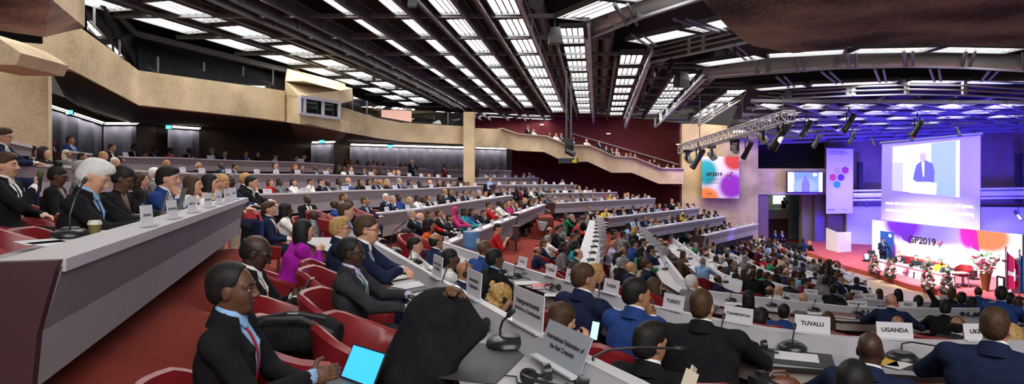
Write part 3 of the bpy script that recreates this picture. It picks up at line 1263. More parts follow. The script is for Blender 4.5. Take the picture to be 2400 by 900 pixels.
# cross braces between the sweeping beams
b = MB()
for x0, y0, Y0, x1, y1, Y1 in ((1855, 130, 26, 1870, 168, 27.5), (1985, 122, 24.5, 1990, 160, 26.4), (2118, 118, 24, 2122, 155, 25.6), (2265, 118, 24, 2255, 157, 25.3), (2398, 120, 24, 2400, 165, 25),
                               (1820, 180, 28, 1850, 205, 33), (1925, 168, 27, 1960, 195, 31), (2050, 162, 26, 2062, 192, 30), (2180, 162, 25.5, 2190, 190, 29.6), (2320, 165, 25.2, 2300, 190, 29.4),
                               (1580, 45, 18, 1700, 78, 22), (1440, 10, 17, 1470, 58, 19.8), (1480, 80, 22, 1522, 108, 24), (1700, 104, 23, 1760, 148, 28)):
    b.tube([P(x0, y0, Y0), P(x1, y1, Y1)], .06, 8)
    b.tube([P(x0, y0, Y0) + Vector((.35, 0, 0)), P(x1, y1, Y1) + Vector((.3, 0, 0))], .05, 8)
struct(b.build('trim_ceiling_braces', STEEL))
# ceiling above the stage: lower, with its own lattice and small lit panels
SCA, SCB = (1760, 236, 34), (2420, 240, 30.5)
SCC, SCD = (2420, 312, 40), (1700, 340, 47)
b = MB()
sp = [P(*q) + Vector((0, 0, .9)) for q in (SCA, SCB, SCC, SCD)]
b.prism(sp, (0, 0, .2))
struct(b.build('ceiling_stage', VOID))


def SP(u, v, dz=0.0):
    a, bb = P(*SCA).lerp(P(*SCB), u), P(*SCD).lerp(P(*SCC), u)
    return a.lerp(bb, v) + Vector((0, 0, dz))


b = MB()
for k in range(9):
    b.bar(SP(0, k / 8), SP(1, k / 8), .14, .16)
for k in range(-4, 13):
    q = [(k / 8 + t * .5, t) for t in (0, .25, .5, .75, 1)]
    q = [w for w in q if 0 <= w[0] <= 1]
    if len(q) > 1:
        b.bar(SP(*q[0]), SP(*q[-1]), .12, .2)
    q = [(k / 8 - t * .35, t) for t in (0, .25, .5, .75, 1)]
    q = [w for w in q if 0 <= w[0] <= 1]
    if len(q) > 1:
        b.bar(SP(*q[0], .25), SP(*q[-1], .25), .1, .1)
struct(b.build('trim_stage_lattice', mat('stage lattice steel', (.22, .21, .23), .5, metal=.3)))
for j in range(5):
    for i in range(6):
        u, v = (i + .25 + .5 * (j % 2)) / 6, (j + .4) / 7
        if u > .93 or (j > 2 and i > 3):
            continue
        a, c = SP(u, v, .02), SP(u + .085, v + .015, .02)
        ceiling_light((a + c) / 2, c - a, 1.5, (c - a).length, f'small lit panel above the stage, {ordinal(i)} from the left, {ordinal(j)} row back')

# ----- right-hand concrete wall with openings
wx = lambda x: 46.5 - (x - 1600) * .0075
ribbon('wall_right_concrete', [(1598, 290, 580, 46.6), (1640, 290, 580, wx(1640)), (1777, 300, 600, wx(1777))], CONC, (0, .6, 0))
ribbon('wall_right_band', [(1775, 395, 456, wx(1775)), (1938, 395, 456, wx(1938))], CONC, (0, .6, 0))
ribbon('wall_right_recess', [(1770, 325, 400, 47.5), (1945, 325, 400, 46.5)], VOID, (0, .2, 0))
ribbon('wall_right_reveal', [(1777, 455, 600, wx(1777) + .1), (1801, 455, 600, wx(1801) + .1)], mat('plum reveal', (.16, .09, .14), .7), (0, .5, 0))
ribbon('wall_foyer_back', [(1790, 440, 600, 53), (1950, 440, 600, 53)], mat('foyer wall', (.3, .27, .16), .7), (0, .2, 0))
ribbon('wall_foyer_ledge', [(1800, 493, 514, 50), (1848, 491, 512, 50)], mat('foyer parapet', (.42, .4, .24), .7), (0, 2, 0))
ribbon('wall_foyer_lower', [(1800, 513, 600, 50.5), (1850, 511, 600, 50.5)], mat('foyer wood', (.14, .05, .025), .6), (0, .2, 0))
ribbon('wall_right_jamb', [(1880, 455, 610, wx(1880) + 1), (1912, 455, 610, wx(1912) + 1)], mat('olive jamb', (.2, .17, .09), .7), (0, .5, 0))
ribbon('wall_right_return', [(1910, 455, 630, wx(1910) + .6), (2010, 440, 640, 45)], mat('plum wall', (.16, .12, .17), .7), (0, .5, 0))
b = MB()
b.prism([P(1812, 458, 52), P(1840, 458, 52), P(1840, 478, 52), P(1812, 478, 52)], (0, .05, 0))
struct(b.build('window_5', mat('daylit pane', (.6, .8, .85), .4, emit=(.6, .95, 1.0), estr=1.2)))
# wall behind the stage
ribbon('wall_stage_back', [(1940, 300, 640, 44.5), (2100, 300, 660, 43), (2420, 290, 720, 39.5)], BROWN, (0, .5, 0))
BLUEW = mat('pale stage lining', (.42, .42, .5), .7)
ribbon('wall_stage_lining', [(1985, 484, 640, 43.6), (2100, 484, 660, 42.4), (2420, 486, 720, 38.9)], BLUEW, (0, .2, 0))
b = MB()
for x, t, bo in ((2018, 380, 462), (2392, 360, 475)):
    Y = 43 - (x - 2018) * .011
    b.prism([P(x - 4, t, Y), P(x + 5, t, Y), P(x + 5, bo, Y), P(x - 4, bo, Y)], (0, .3, 0))
struct(b.build('trim_stage_slots', VOID))
b = MB()
for y in (441, 452, 463):
    b.tube([P(2000, y + 6, 43), P(2420, y, 38.5)], .17 if y == 452 else .07, 8)
struct(b.build('trim_stage_pipes', DUCT, smooth=True))
# ------------------------------------------------------------------ desks
GREY = mat('lilac grey laminate', (.235, .225, .255), .55, noise=.06, scale=5)
GREYL = mat('pale grey laminate', (.33, .32, .35), .5, noise=.05, scale=5)
WHITEL = mat('white ledge laminate', (.50, .48, .51), .45)
TOPM = mat('light desk top', (.36, .35, .38), .42, noise=.04, scale=8)
FASC = mat('beige desk edge', (.46, .42, .37), .5)
MARD = mat('dark maroon end panel', (.045, .014, .017), .55, noise=.15, scale=4)
UNDER = mat('black underside', (.012, .010, .010), .8)
PAPER = mat('white paper', (.66, .65, .68), .7)
PADM = mat('charcoal desk pad', (.045, .042, .05), .6)
CARD = mat('white card', (.6, .58, .63), .6)
INK = mat('black ink', (.012, .012, .014), .6)
CLEAR = mat('clear acrylic', (.55, .55, .6), .15)
GLOSSB = mat('satin black plastic', (.018, .018, .02), .28)
RED = mat('red leather', (.20, .012, .016), .38, noise=.12, scale=12, spec=.5)
CHROME = mat('brushed chrome', (.5, .5, .5), .3, metal=1)
FLOORPTS = []
DESKS = {}


def normals(pts, flip=1):
    ns = []
    for i in range(len(pts)):
        d = pts[min(i + 1, len(pts) - 1)] - pts[max(i - 1, 0)]
        n = Vector((-d.y, d.x, 0))
        n.normalize()
        ns.append(n * flip)
    return ns


def desk_f(key, rows, label, depth=.6, kick=.3):
    """Desk seen from its front: face panels with tilt shade put into their greys, pale ledge, work surface behind it, dark end panels."""
    T = [P(x, t, Y) for x, t, b, Y in rows]
    B = [P(x, b, Y) for x, t, b, Y in rows]
    N = normals(T)
    if sum(n.x * t.x + n.y * t.y for n, t in zip(N, T)) < 0:
        N = [-n for n in N]
    c = sum(T, Vector()) / len(T)
    o = thing('conference_desk', label, 'desk', (c.x, c.y, min(b.z for b in B)), 0, 'grey fronted delegate desks')
    loc = o.location

    def add(name, secfun, m):
        b = MB()
        b.sweep([[p - loc for p in secfun(t, bo, n)] for t, bo, n in zip(T, B, N)])
        return b.build(name, m, o)

    up = Vector((0, 0, 1))
    mid = lambda t, bo: t.lerp(bo, .56)
    add('upper_panel', lambda t, bo, n: [t - up * .03, mid(t, bo) + n * .07, mid(t, bo) + n * .12, t + n * .05 - up * .03], GREY)  # darker grey imitates the shade on the outward-leaning upper half
    add('lower_panel', lambda t, bo, n: [mid(t, bo) + n * .07, bo + n * .09, bo + n * .14, mid(t, bo) + n * .12], GREYL)
    add('ledge', lambda t, bo, n: [t - n * .01, t + n * .24, t + n * .24 - up * .05, t - n * .01 - up * .05], WHITEL)
    add('worktop', lambda t, bo, n: [t + n * .2 - up * .1, t + n * depth - up * .12, t + n * depth - up * .16, t + n * .2 - up * .14], TOPM)
    for k in (0, -1):
        t, bo, n = T[k], B[k], N[k]
        d = (T[1] - T[0] if k == 0 else T[-1] - T[-2]).normalized() * (-.05 if k == 0 else .05)
        b = MB()
        b.prism([p - loc for p in (t, mid(t, bo) + n * .07, bo + n * .09, bo + n * (depth - .1), t + n * depth - up * .2, t + n * depth - up * .1, t + n * .24)], d)
        b.build('end_panel', MARD, o)
    b = MB()
    ks = max(2, len(T))
    b.sweep([[p - loc for p in (t + n * .3 - up * .2, bo + n * .3 - up * kick, bo + n * .36 - up * kick, t + n * .36 - up * .2)] for t, bo, n in zip(T, B, N)])
    b.build('kick_board', UNDER, o)
    for t, bo, n in zip(T, B, N):
        FLOORPTS.append((t + n * 1.1 - up * .86))
    DESKS[key] = dict(T=T, N=N, kind='f')
    return o


def desk_b(key, verts, zr, drop, label, side=1, depth=.62, fascia=.13):
    """Desk seen from the delegates' side. verts: (ridge px, ridge py, front px, front py) or (ridge px, ridge py)."""
    Rg, Fr = [], []
    for v in verts:
        Rg.append(PZ(v[0], v[1], zr))
    N = normals(Rg, side)
    up = Vector((0, 0, 1))
    for v, r, n in zip(verts, Rg, N):
        if len(v) == 4:
            Fr.append(PZ(v[2], v[3], zr - drop))
        else:
            Fr.append(r - up * drop + n * depth)
    N = [((f - r) * Vector((1, 1, 0))).normalized() for f, r in zip(Fr, Rg)] if True else N
    c = sum(Rg, Vector()) / len(Rg)
    zd = ZC + zr - drop
    o = thing('conference_desk', label, 'desk', (c.x, c.y, zd - .73), 0, 'delegate desks seen from behind')
    loc = o.location

    def add(name, f, m):
        b = MB()
        b.sweep([[p - loc for p in f(r, fr, n)] for r, fr, n in zip(Rg, Fr, N)])
        return b.build(name, m, o)

    base = lambda r, n, k: r + n * k - up * drop
    add('ridge', lambda r, fr, n: [r, r + n * .05, base(r, n, .15), base(r, n, .15) - up * .03, base(r, n, -.02) - up * .25, r - n * .03 - up * .02], GREYL)
    add('ridge_cap', lambda r, fr, n: [r + up * .006 - n * .035, r + up * .006 + n * .05, r + n * .05, r - n * .035], WHITEL)
    add('worktop', lambda r, fr, n: [base(r, n, .12), fr, fr - up * .03, base(r, n, .12) - up * .03], TOPM)
    add('edge_strip', lambda r, fr, n: [fr + n * .004 - up * .004, fr + n * .004 - up * .032, fr - n * .01 - up * .032, fr - n * .01 - up * .004], UNDER)
    add('fascia', lambda r, fr, n: [fr - n * .04 - up * .04, fr - n * .06 - up * (.04 + fascia), fr - n * .09 - up * (.04 + fascia), fr - n * .07 - up * .04], FASC)
    add('back_panel', lambda r, fr, n: [base(r, n, -.02) - up * .2, base(r, n, .06) - up * .68, base(r, n, .1) - up * .68, base(r, n, .03) - up * .2], GREY)
    b = MB()
    for i in range(0, len(Rg)):
        p = base(Rg[i], N[i], .1).lerp(Fr[i], .45) - up * .4
        b.box(p - loc, (.06, .06, .66))
    lg = b.build('leg', UNDER, o)
    for r, fr, n in zip(Rg, Fr, N):
        FLOORPTS.append(fr + n * .35 - up * .74)
        FLOORPTS.append(r - n * .1 - up * (.74 + drop))
    NP = [q if q.dot(n) > 0 else -q for q, n in zip(normals(Rg), N)]
    DESKS[key] = dict(T=Rg, N=N, NP=NP, F=Fr, kind='b', zd=zr - drop, zr=zr)
    return o


desk_f('L1', [(148, 607, 903, 2.55), (580, 463, 547, 7.4)], 'long grey desk nearest the camera on the left, cut off by a dark end panel', .75, .15)
desk_f('L1b', [(588, 455, 513, 18.6), (697, 452, 500, 20), (817, 446, 490, 21.5), (976, 442, 480, 25), (1133, 435, 468, 31)], 'long grey desk continuing from the near left desk to the middle of the hall')
desk_f('L2', [(-20, 372, 470, 8.4), (20, 375, 470, 8.8), (117, 385, 460, 10.4), (260, 393, 450, 13.5), (363, 401, 450, 15.8), (500, 406, 446, 19.5), (700, 407, 442, 24), (933, 412, 440, 29), (1073, 417, 434, 34)],
       'grey desk one tier above the near left desk')
desk_f('L3', [(245, 362, 398, 19), (300, 367, 398, 21), (400, 368, 400, 23), (550, 375, 402, 26), (700, 379, 403, 28.5), (783, 385, 406, 30)], 'grey desk of the topmost left tier below the curtains')
desk_f('L3n', [(-10, 322, 362, 11.6), (76, 341, 366, 12.0)], 'short grey desk in front of the concrete pier')
desk_f('L3m', [(163, 353, 385, 17), (217, 360, 385, 17.8)], 'short grey desk below the corner curtain')
desk_f('L3b', [(813, 386, 406, 33.5), (967, 393, 410, 36.5), (1018, 398, 415, 38)], 'grey top tier desk below the long curtain')
desk_f('L3c', [(1048, 397, 416, 39), (1087, 397, 416, 39.6)], 'small grey desk left of the concrete column')
desk_f('L3d', [(1123, 398, 416, 40), (1199, 399, 416, 41)], 'small grey desk right of the concrete column')
desk_f('L2b', [(1100, 416, 432, 36.8), (1264, 416, 432, 42.5)], 'grey desk right of the concrete column, second tier')
desk_f('L1c', [(1163, 433, 452, 33), (1293, 432, 448, 38), (1353, 433, 447, 41)], 'grey desk of the third tier under the stepped balcony')
desk_f('M1', [(825, 506, 585, 15.5), (900, 498, 556, 18), (977, 490, 540, 20), (1090, 473, 515, 24.5), (1202, 457, 488, 29)], 'grey desk with white cards above the middle left row')
desk_f('M2', [(978, 600, 715, 13.2), (1020, 583, 690, 14.4), (1113, 545, 640, 17.5), (1212, 507, 549, 21.5)], 'grey desk ending at the aisle behind the woman in red')
desk_f('M2b', [(1217, 500, 535, 22), (1280, 478, 503, 26)], 'short grey desk above the carpeted steps')
desk_f('R1', [(1240, 453, 474, 35), (1447, 450, 468, 42)], 'farthest grey desk of the right block')
desk_f('R2', [(1303, 476, 500, 31.5), (1537, 464, 487, 38)], 'grey desk, second farthest of the right block')
desk_f('R3', [(1427, 510, 534, 27.5), (1640, 487, 508, 36)], 'grey desk of the right block facing the cameraman')
desk_f('R4', [(1515, 535, 559, 25), (1702, 507, 528, 34)], 'grey desk of the right block below the woman in magenta')
desk_f('R5', [(1652, 552, 580, 27), (1778, 524, 549, 36)], 'blue lit grey desk nearest the right concrete wall')
desk_b('N', [(830, 540, 690, 556), (870, 562, 770, 590), (1010, 642, 905, 650), (1133, 710, 987, 730), (1272, 787, 1040, 808), (1400, 852, 1085, 915), (1493, 897, 1120, 1000), (1640, 980, 1180, 1150)],
       -.94, .10, 'nearest delegate desk running along the bottom to the left row of seats')
desk_b('T', [(1040, 568, 1010, 592), (1100, 588, 1090, 618), (1200, 620, 1200, 660), (1275, 643, 1290, 690), (1410, 683, 1420, 748), (1550, 722, 1560, 790), (1700, 753, 1690, 822), (1800, 770, 1800, 856), (1987, 792, 1980, 868),
             (2200, 800, 2190, 882), (2450, 800, 2450, 884)], -1.29, .10, 'curved delegate desk with the TURKEY and UGANDA cards')
desk_b('S', [(1504, 538, 1484, 540), (1524, 564, 1496, 562), (1548, 588, 1510, 588), (1568, 612, 1526, 616), (1600, 654, 1552, 662), (1655, 681, 1625, 707), (1740, 692, 1722, 722), (1815, 701, 1805, 729), (2000, 720, 1975, 752),
             (2150, 723, 2160, 758), (2450, 722, 2450, 760)], -2.47, .10, 'curved delegate desk with the PARAGUAY and PERU cards')
desk_b('C', [(1406, 515, 1382, 515), (1412, 560, 1367, 562), (1411, 600, 1353, 605), (1402, 655, 1332, 664)], -2.17, .10, 'desk column running away beside the central red aisle')
desk_b('Q', [(1560, 546), (1610, 582), (1690, 640), (1770, 672), (1850, 687), (2000, 701), (2150, 707), (2420, 708)], -3.15, .1, 'third curved floor desk from the front seats', -1)
desk_b('K0', [(1600, 548), (1655, 585), (1735, 638), (1835, 668), (1960, 689), (2100, 700)], -3.55, .1, 'floor desk between the third and fourth curved ones', -1)
desk_b('K1', [(1640, 550), (1700, 586), (1790, 632), (1900, 664), (2040, 690), (2100, 695)], -3.95, .1, 'fourth curved floor desk in the packed right seats', -1)
desk_b('K2', [(1705, 556), (1770, 588), (1850, 620), (1940, 650), (2040, 674)], -4.5, .1, 'fifth curved floor desk in the packed right seats', -1)
desk_b('K4', [(1815, 572), (1880, 598), (1960, 630), (2030, 656)], -4.98, .1, 'curved floor desk next to the open floor before the stage', -1)
desk_b('K3', [(1765, 565), (1830, 594), (1900, 624), (2000, 654)], -4.8, .1, 'sixth curved floor desk in the packed right seats', -1)

# ------------------------------------------------------------------ floor
zf = lambda px, py, z: PZ(px, py, z)
for px, py, z in ((200, 900, -1.78), (300, 860, -1.78), (400, 750, -1.78), (480, 660, -1.78), (560, 580, -1.75), (600, 700, -1.78), (500, 900, -1.78), (800, 900, -1.78), (1100, 1000, -1.78), (700, 640, -1.78),
                  (1160, 640, -2.5), (1230, 560, -2.6), (1200, 600, -2.6), (1290, 515, -2.4), (1440, 660, -2.95), (1440, 600, -2.95), (1440, 540, -2.9), (1300, 560, -2.85), (1250, 620, -2.7),
                  (1150, 700, -2.1), (1350, 780, -2.1), (1900, 620, -5.6), (1850, 610, -5.4), (2000, 660, -5.6), (2100, 690, -5.65), (2200, 700, -5.65), (2350, 740, -5.6), (1800, 590, -5.5)):
    FLOORPTS.append(zf(px, py, z))
for x, y, z in ((-14, 4, -1.6), (-14, 20, -1.3), (-12, 30, -.6), (0, 1, -1.8), (8, 2, -2.1), (25, 20, -5.65), (28, 45, -5.65), (-14, 46, -.6), (20, 12, -5.4), (30, 30, -5.65)):
    FLOORPTS.append(Vector((x, y, ZC + z)))
L1T, L1N = DESKS['L1']['T'], DESKS['L1']['N']
for i in range(13):
    t = i / 12
    q, n = L1T[0].lerp(L1T[1], t), L1N[0]
    zb = P(148, 903, 2.55).z * (1 - t) + P(580, 547, 7.4).z * t - .1
    for k, dz in ((.5, .0), (.15, 0), (-.12, -.03)):
        FLOORPTS.append(Vector((q.x + n.x * k, q.y + n.y * k, zb + dz)))
    for k in (-.55, -.75):
        FLOORPTS.append(Vector((q.x + n.x * k, q.y + n.y * k, ZC - 1.74)))
FP = np.array([tuple(p) for p in FLOORPTS])


def floor_z(x, y):
    d2 = (FP[:, 0] - x) ** 2 + (FP[:, 1] - y) ** 2 + .02
    w = d2 ** -1.6
    z = float((w * FP[:, 2]).sum() / w.sum()) - .03
    k = min(1, max(0, (x - 13.8) / 1.8)) * min(1, max(0, (y - 18) / 4))
    return z * (1 - k) + (ZC - 5.72) * k


gx = np.concatenate([np.arange(-17, -7, .5), np.arange(-7, 1, .2), np.arange(1, 34.1, .5)])
gy = np.concatenate([np.arange(.5, 9, .2), np.arange(9, 26, .5), np.arange(26, 50.1, 1.0)])
vs = [(x, y, floor_z(x, y)) for y in gy for x in gx]
nx = len(gx)
fs = [(j * nx + i, j * nx + i + 1, (j + 1) * nx + i + 1, (j + 1) * nx + i) for j in range(len(gy) - 1) for i in range(nx - 1)]
me = bpy.data.meshes.new('floor')
me.from_pydata(vs, [], fs)
me.materials.append(CARPET)
me.polygons.foreach_set('use_smooth', [True] * len(fs))
fo = bpy.data.objects.new('floor', me)
COL.objects.link(fo)
struct(fo)
# carpeted steps between the desk blocks
b = MB()
for i in range(4):
    p0, p1 = PZ(1245 + i * 6, 537 - i * 9, -2.35 + i * .14), PZ(1300 - i * 1, 537 - i * 9, -2.35 + i * .14)
    b.prism([p0 + Vector((0, 0, -.3)), p1 + Vector((0, 0, -.3)), p1, p0], (0, 1.6, 0))
struct(b.build('floor_steps', CARPET))

# ------------------------------------------------------------------ chairs
CHAIR = None


def chair(loc, rz, label, s=1.0):
    """Red leather tub chair on a swivel post; its front faces +X."""
    global CHAIR
    if CHAIR is None:
        t = thing('tub_chair', label, 'chair', loc, rz, 'red leather tub chairs')
        m = MB()
        secs = []
        for i in range(21):
            a = R(-128 + i * 256 / 20) + math.pi
            k = abs(i - 10) / 10
            h = .80 - .20 * max(0, (k - .35) / .65) ** .8 if k > .35 else .80
            r = .30
            cx, cy = math.cos(a), math.sin(a)
            ox = .02 if k < .8 else .02 + (k - .8) * .55
            fl = .05 * (1 - k * .6)
            sec = []
            for rr, z in ((r - .035, .40), (r + .02, .40), (r + .035, .55), (r + .02 + fl, h - .03), (r + fl, h), (r - .03 + fl, h - .012), (r - .04, .56)):
                sec.append((ox + cx * rr, cy * rr * .98, z))
            secs.append(sec)
        m.sweep(secs)
        m.build('tub_shell', RED, t, smooth=True)
        m = MB()
        m.lathe([(.0, .37), (.24, .37), (.275, .39), (.28, .42), (.26, .455), (.0, .465)], 20, (.05, 0, 0))
        m.build('seat', RED, t, smooth=True)
        m = MB()
        m.lathe([(.035, .05), (.03, .36), (.0, .37)], 10)
        m.build('post', CHROME, t, smooth=True)
        m = MB()
        for q in range(5):
            a = q * 2 * math.pi / 5
            m.bar((0, 0, .06), (.27 * math.cos(a), .27 * math.sin(a), .03), .04, .035)
        m.build('star_base', CHROME, t)
        CHAIR = t
    else:
        t = dup(CHAIR, loc, rz, label)
    t.scale = (s,) * 3
    return t


# ------------------------------------------------------------------ desk things
def facing(n):
    return math.atan2(n.y, n.x)


PLATE = {}


def name_card(p, n, label, lines=None, w=.3, h=.125, group='white name cards', cm=None, lean=12):
    """Folded white card in a clear foot; printed side faces along n. p: foot centre."""
    rz = facing(n)
    key = (w, h) if not lines else None
    if key and key in PLATE:
        return dup(PLATE[key], p, rz, label)
    t = thing('name_card', label, 'name card', p, rz, group)
    m = MB()
    M = Matrix.Rotation(R(-lean), 3, 'Y')
    m.box(M @ Vector((0, 0, h / 2 + .006)), (.006, w, h), M=M)
    m.build('card', cm or CARD, t)
    m = MB()
    m.box((.012, 0, .005), (.06, w, .01))
    m.build('foot', CLEAR, t)
    if lines:
        q = len(lines)
        for i, (tx, sz) in enumerate(lines):
            tm = text(tx, sz, INK, t, (0, 0, 0), (0, 0, 0), bold=sz * .035)
            TM = M.to_4x4() @ Matrix.Translation((.0045, 0, h / 2 + .006 + ((q - 1) / 2 - i) * sz * 1.25)) @ Matrix(((0, 0, 1, 0), (1, 0, 0, 0), (0, 1, 0, 0), (0, 0, 0, 1)))
            tm.matrix_local = TM
    else:
        m = MB()
        m.box(M @ Vector((.004, 0, h / 2 + .008)), (.002, w * .55, h * .2), M=M)
        m.build('lettering', mat('grey print', (.25, .24, .27), .6), t)
        PLATE[key] = t
    return t


MIC = {}


def microphone(p, rz, label, s=1.0, kind='up'):
    """Discussion unit: slanted round base with grille, gooseneck and head."""
    if kind in MIC:
        o = dup(MIC[kind], p, rz, label)
        o.scale = (s,) * 3
        return o
    t = thing('delegate_microphone', label, 'microphone', p, rz, 'delegate microphones')
    m = MB()
    m.lathe([(.095, 0), (.105, .012), (.1, .03), (.075, .05), (.0, .056)], 24)
    m.build('base', GLOSSB, t, smooth=True)
    m = MB()
    m.lathe([(.045, .053), (.05, .058), (.04, .062), (0, .063)], 16, (-.02, 0, 0))
    m.build('speaker_grille', mat('grey grille', (.12, .12, .13), .5), t)
    if kind == 'up':
        path = [(.035, 0, .05), (.035, 0, .085), (.02, .008, .125), (-.005, .012, .15)]
    elif kind == 'long':
        path = [(.04, 0, .05), (.045, 0, .1), (.03, -.06, .125), (.0, -.2, .125), (-.02, -.36, .105)]
    else:
        path = [(.03, 0, .05), (.04, 0, .14), (.0, .03, .26), (-.08, .06, .33)]
    m = MB()
    m.tube(path, .006, 6)
    m.build('gooseneck', BLACKM, t, smooth=True)
    a, c = Vector(path[-2]), Vector(path[-1])
    d = (c - a).normalized()
    m = MB()
    m.tube([c, c + d * .01, c + d * .05, c + d * .058], [.007, .013, .013, .006], 8)
    m.build('microphone_head', BLACKM, t, smooth=True)
    t.scale = (s,) * 3
    MIC[kind] = t
    return t


HEADP = None


def headphones(p, rz, label, s=1.0):
    global HEADP
    if HEADP is not None:
        o = dup(HEADP, p, rz, label)
        o.scale = (s,) * 3
        return o
    t = thing('headphones', label, 'headphones', p, rz, 'black headphones on the desks')
    m = MB()
    m.tube([(.085 * math.cos(a) - .02, .085 * math.sin(a), .03 + .025 * math.sin(a * 1.0)) for a in [R(-60 + i * 300 / 16) for i in range(17)]], .007, 6)
    m.build('headband', BLACKM, t, smooth=True)
    for sgn in (-1, 1):
        m = MB()
        m.tube([(.02, sgn * .055, .04), (.03, sgn * .03, .04)], [.036, .03], 14)
        m.build('ear_cup', GLOSSB, t, smooth=True)
    m = MB()
    m.tube([(.03, .05, .005), (.08, .06, .004), (.14, .02, .004), (.18, .05, .004)], .003, 5)
    m.build('cable', BLACKM, t)
    HEADP = t
    t.scale = (s,) * 3
    return t


def sheet(name, p, size, rz, m, label, cat, th=.003, group=None, extra=None):
    b = MB()
    b.box((0, 0, th / 2), (size[0], size[1], th))
    if th > .012:   # a bound thing: cover plus page block
        t = thing(name, label, cat, p, rz, group)
        b2 = MB()
        b2.box((.004, 0, th / 2), (size[0] - .01, size[1] - .012, th * .7))
        b2.build('pages', PAPER, t)
        b3 = MB()
        b3.box((0, 0, th * .93), (size[0], size[1], th * .14))
        b3.box((0, 0, th * .07), (size[0], size[1], th * .14))
        b3.box((-size[0] / 2 + .003, 0, th / 2), (.006, size[1], th))
        b3.build('cover', m, t)
        return t
    o = b.build(name, m)
    o.location = p
    o.rotation_euler = (0, 0, rz)
    return tag(o, label, cat, group)


def on(desk, px, py, dz=0.002):
    return PZ(px, py, DESKS[desk]['zd'] + dz)


def desk_dir(key, p):
    d = DESKS[key]
    k = min(range(len(d['T'])), key=lambda i: (d['T'][i] - p).length)
    return d['N'][k]


def ridge_pt(key, px):
    """Point on the ridge/ledge of a desk under photo column px."""
    d = DESKS[key]
    N = d.get('NP', d['N'])
    for a, c, n, m in zip(d['T'][:-1], d['T'][1:], N[:-1], N[1:]):
        xa, xc = 1200 + F * a.x / a.y, 1200 + F * c.x / c.y
        if min(xa, xc) <= px <= max(xa, xc) and abs(xc - xa) > 1e-6:
            lo, hi = 0.0, 1.0
            for _ in range(40):
                t = (lo + hi) / 2
                q = a.lerp(c, t)
                if (1200 + F * q.x / q.y < px) == (xa < xc):
                    lo = t
                else:
                    hi = t
            return a.lerp(c, t), n.lerp(m, t).normalized()
    return d['T'][0], d['N'][0]


# cards with legible print
def rcard(key, px, lines, label, w=.3, h=.15, **k):
    p, n = ridge_pt(key, px)
    return name_card(p + n * .01 + Vector((0, 0, .007)), n, label, lines, w, h, **k)


rcard('T', 1432, [('TUNISIA', .042)], 'white name card reading TUNISIA', .235, .135)
rcard('T', 1578, [('TURKEY', .042)], 'white name card reading TURKEY', .225, .13)
rcard('T', 1730, [('TURKMENISTAN', .0265)], 'white name card reading TURKMENISTAN', .24, .12)
rcard('T', 1904, [('TUVALU', .042)], 'white name card reading TUVALU', .245, .125)
rcard('T', 2097, [('UGANDA', .042)], 'white name card reading UGANDA', .245, .115)
rcard('T', 2302, [('UKRAINE', .042)], 'white name card reading UKRAINE beside the man in the blue suit', .26, .115)
rcard('T', 1224, None, 'unreadable white card, leftmost on the TURKEY desk', .22, .125)
rcard('T', 1291, [('TONGA', .045)], 'white card left of the TUNISIA man, near the red book', .22, .125)
rcard('T', 1338, None, 'small white card peeking out left of the TUNISIA man', .2, .13)
rcard('S', 2009, [('PARAGUAY', .05)], 'white name card reading PARAGUAY', .30, .1)
rcard('S', 2128, [('PERU', .06)], 'white name card reading PERU', .30, .1)
rcard('S', 2325, [('POLAND', .05)], 'white name card reading POLAND', .30, .1)
rcard('N', 1027, [('Internat. Centre', .03), ('for Migration', .03)], 'blurred white card on the near ridge beside the white blouse', .26, .17, lean=4)
rcard('N', 1112, [('International', .035), ('Organization', .035)], 'white card on the near ridge in front of the bald man', .29, .18, lean=4)
rcard('N', 1238, [('Intergovernmental', .04), ('Authority on Development', .031)], 'large white card reading Intergovernmental Authority on Development', .40, .20, lean=4)
p, n = ridge_pt('N', 1345)
name_card(p + n * .1 + Vector((0, 0, -.06)), n, 'grey backed card reading International Federation, lying against the near ridge', [('International Federation of', .033), ('the Red Crescent', .033)], .42, .19, lean=24, cm=mat('blue grey card', (.33, .36, .40), .4))
# plain cards along the other desks
CARDROWS = {'L1b': (10, 'desk continuing from the near left desk'), 'L2': (14, 'desk one tier above the near left desk'), 'M1': (12, 'desk above the middle left row'), 'M2': (9, 'desk behind the woman in red'),
            'M2b': (4, 'short desk above the steps'), 'L2b': (7, 'second tier desk right of the column'), 'L1c': (8, 'third tier desk under the stepped balcony'), 'L3': (3, 'topmost left desk'), 'R1': (5, 'farthest right block desk'),
            'R2': (8, 'second farthest right block desk'), 'R3': (9, 'right block desk facing the cameraman'), 'R4': (8, 'right block desk below the magenta dress'), 'R5': (6, 'blue lit right block desk'),
            'C': (11, 'desk column beside the central aisle'), 'S': (9, 'PERU desk, in its receding left part'), 'Q': (14, 'third curved floor desk'), 'K0': (11, 'floor desk between third and fourth'), 'K1': (11, 'fourth curved floor desk'), 'K2': (9, 'fifth curved floor desk'), 'K3': (7, 'sixth curved floor desk'), 'K4': (6, 'floor desk nearest the stage')}


def along(key, u):
    d = DESKS[key]
    L = [(c - a).length for a, c in zip(d['T'][:-1], d['T'][1:])]
    s = u * sum(L)
    for i, l in enumerate(L):
        if s <= l or i == len(L) - 1:
            t = min(1, s / l)
            return d['T'][i].lerp(d['T'][i + 1], t), d['N'][i].lerp(d['N'][i + 1], t).normalized()
        s -= l


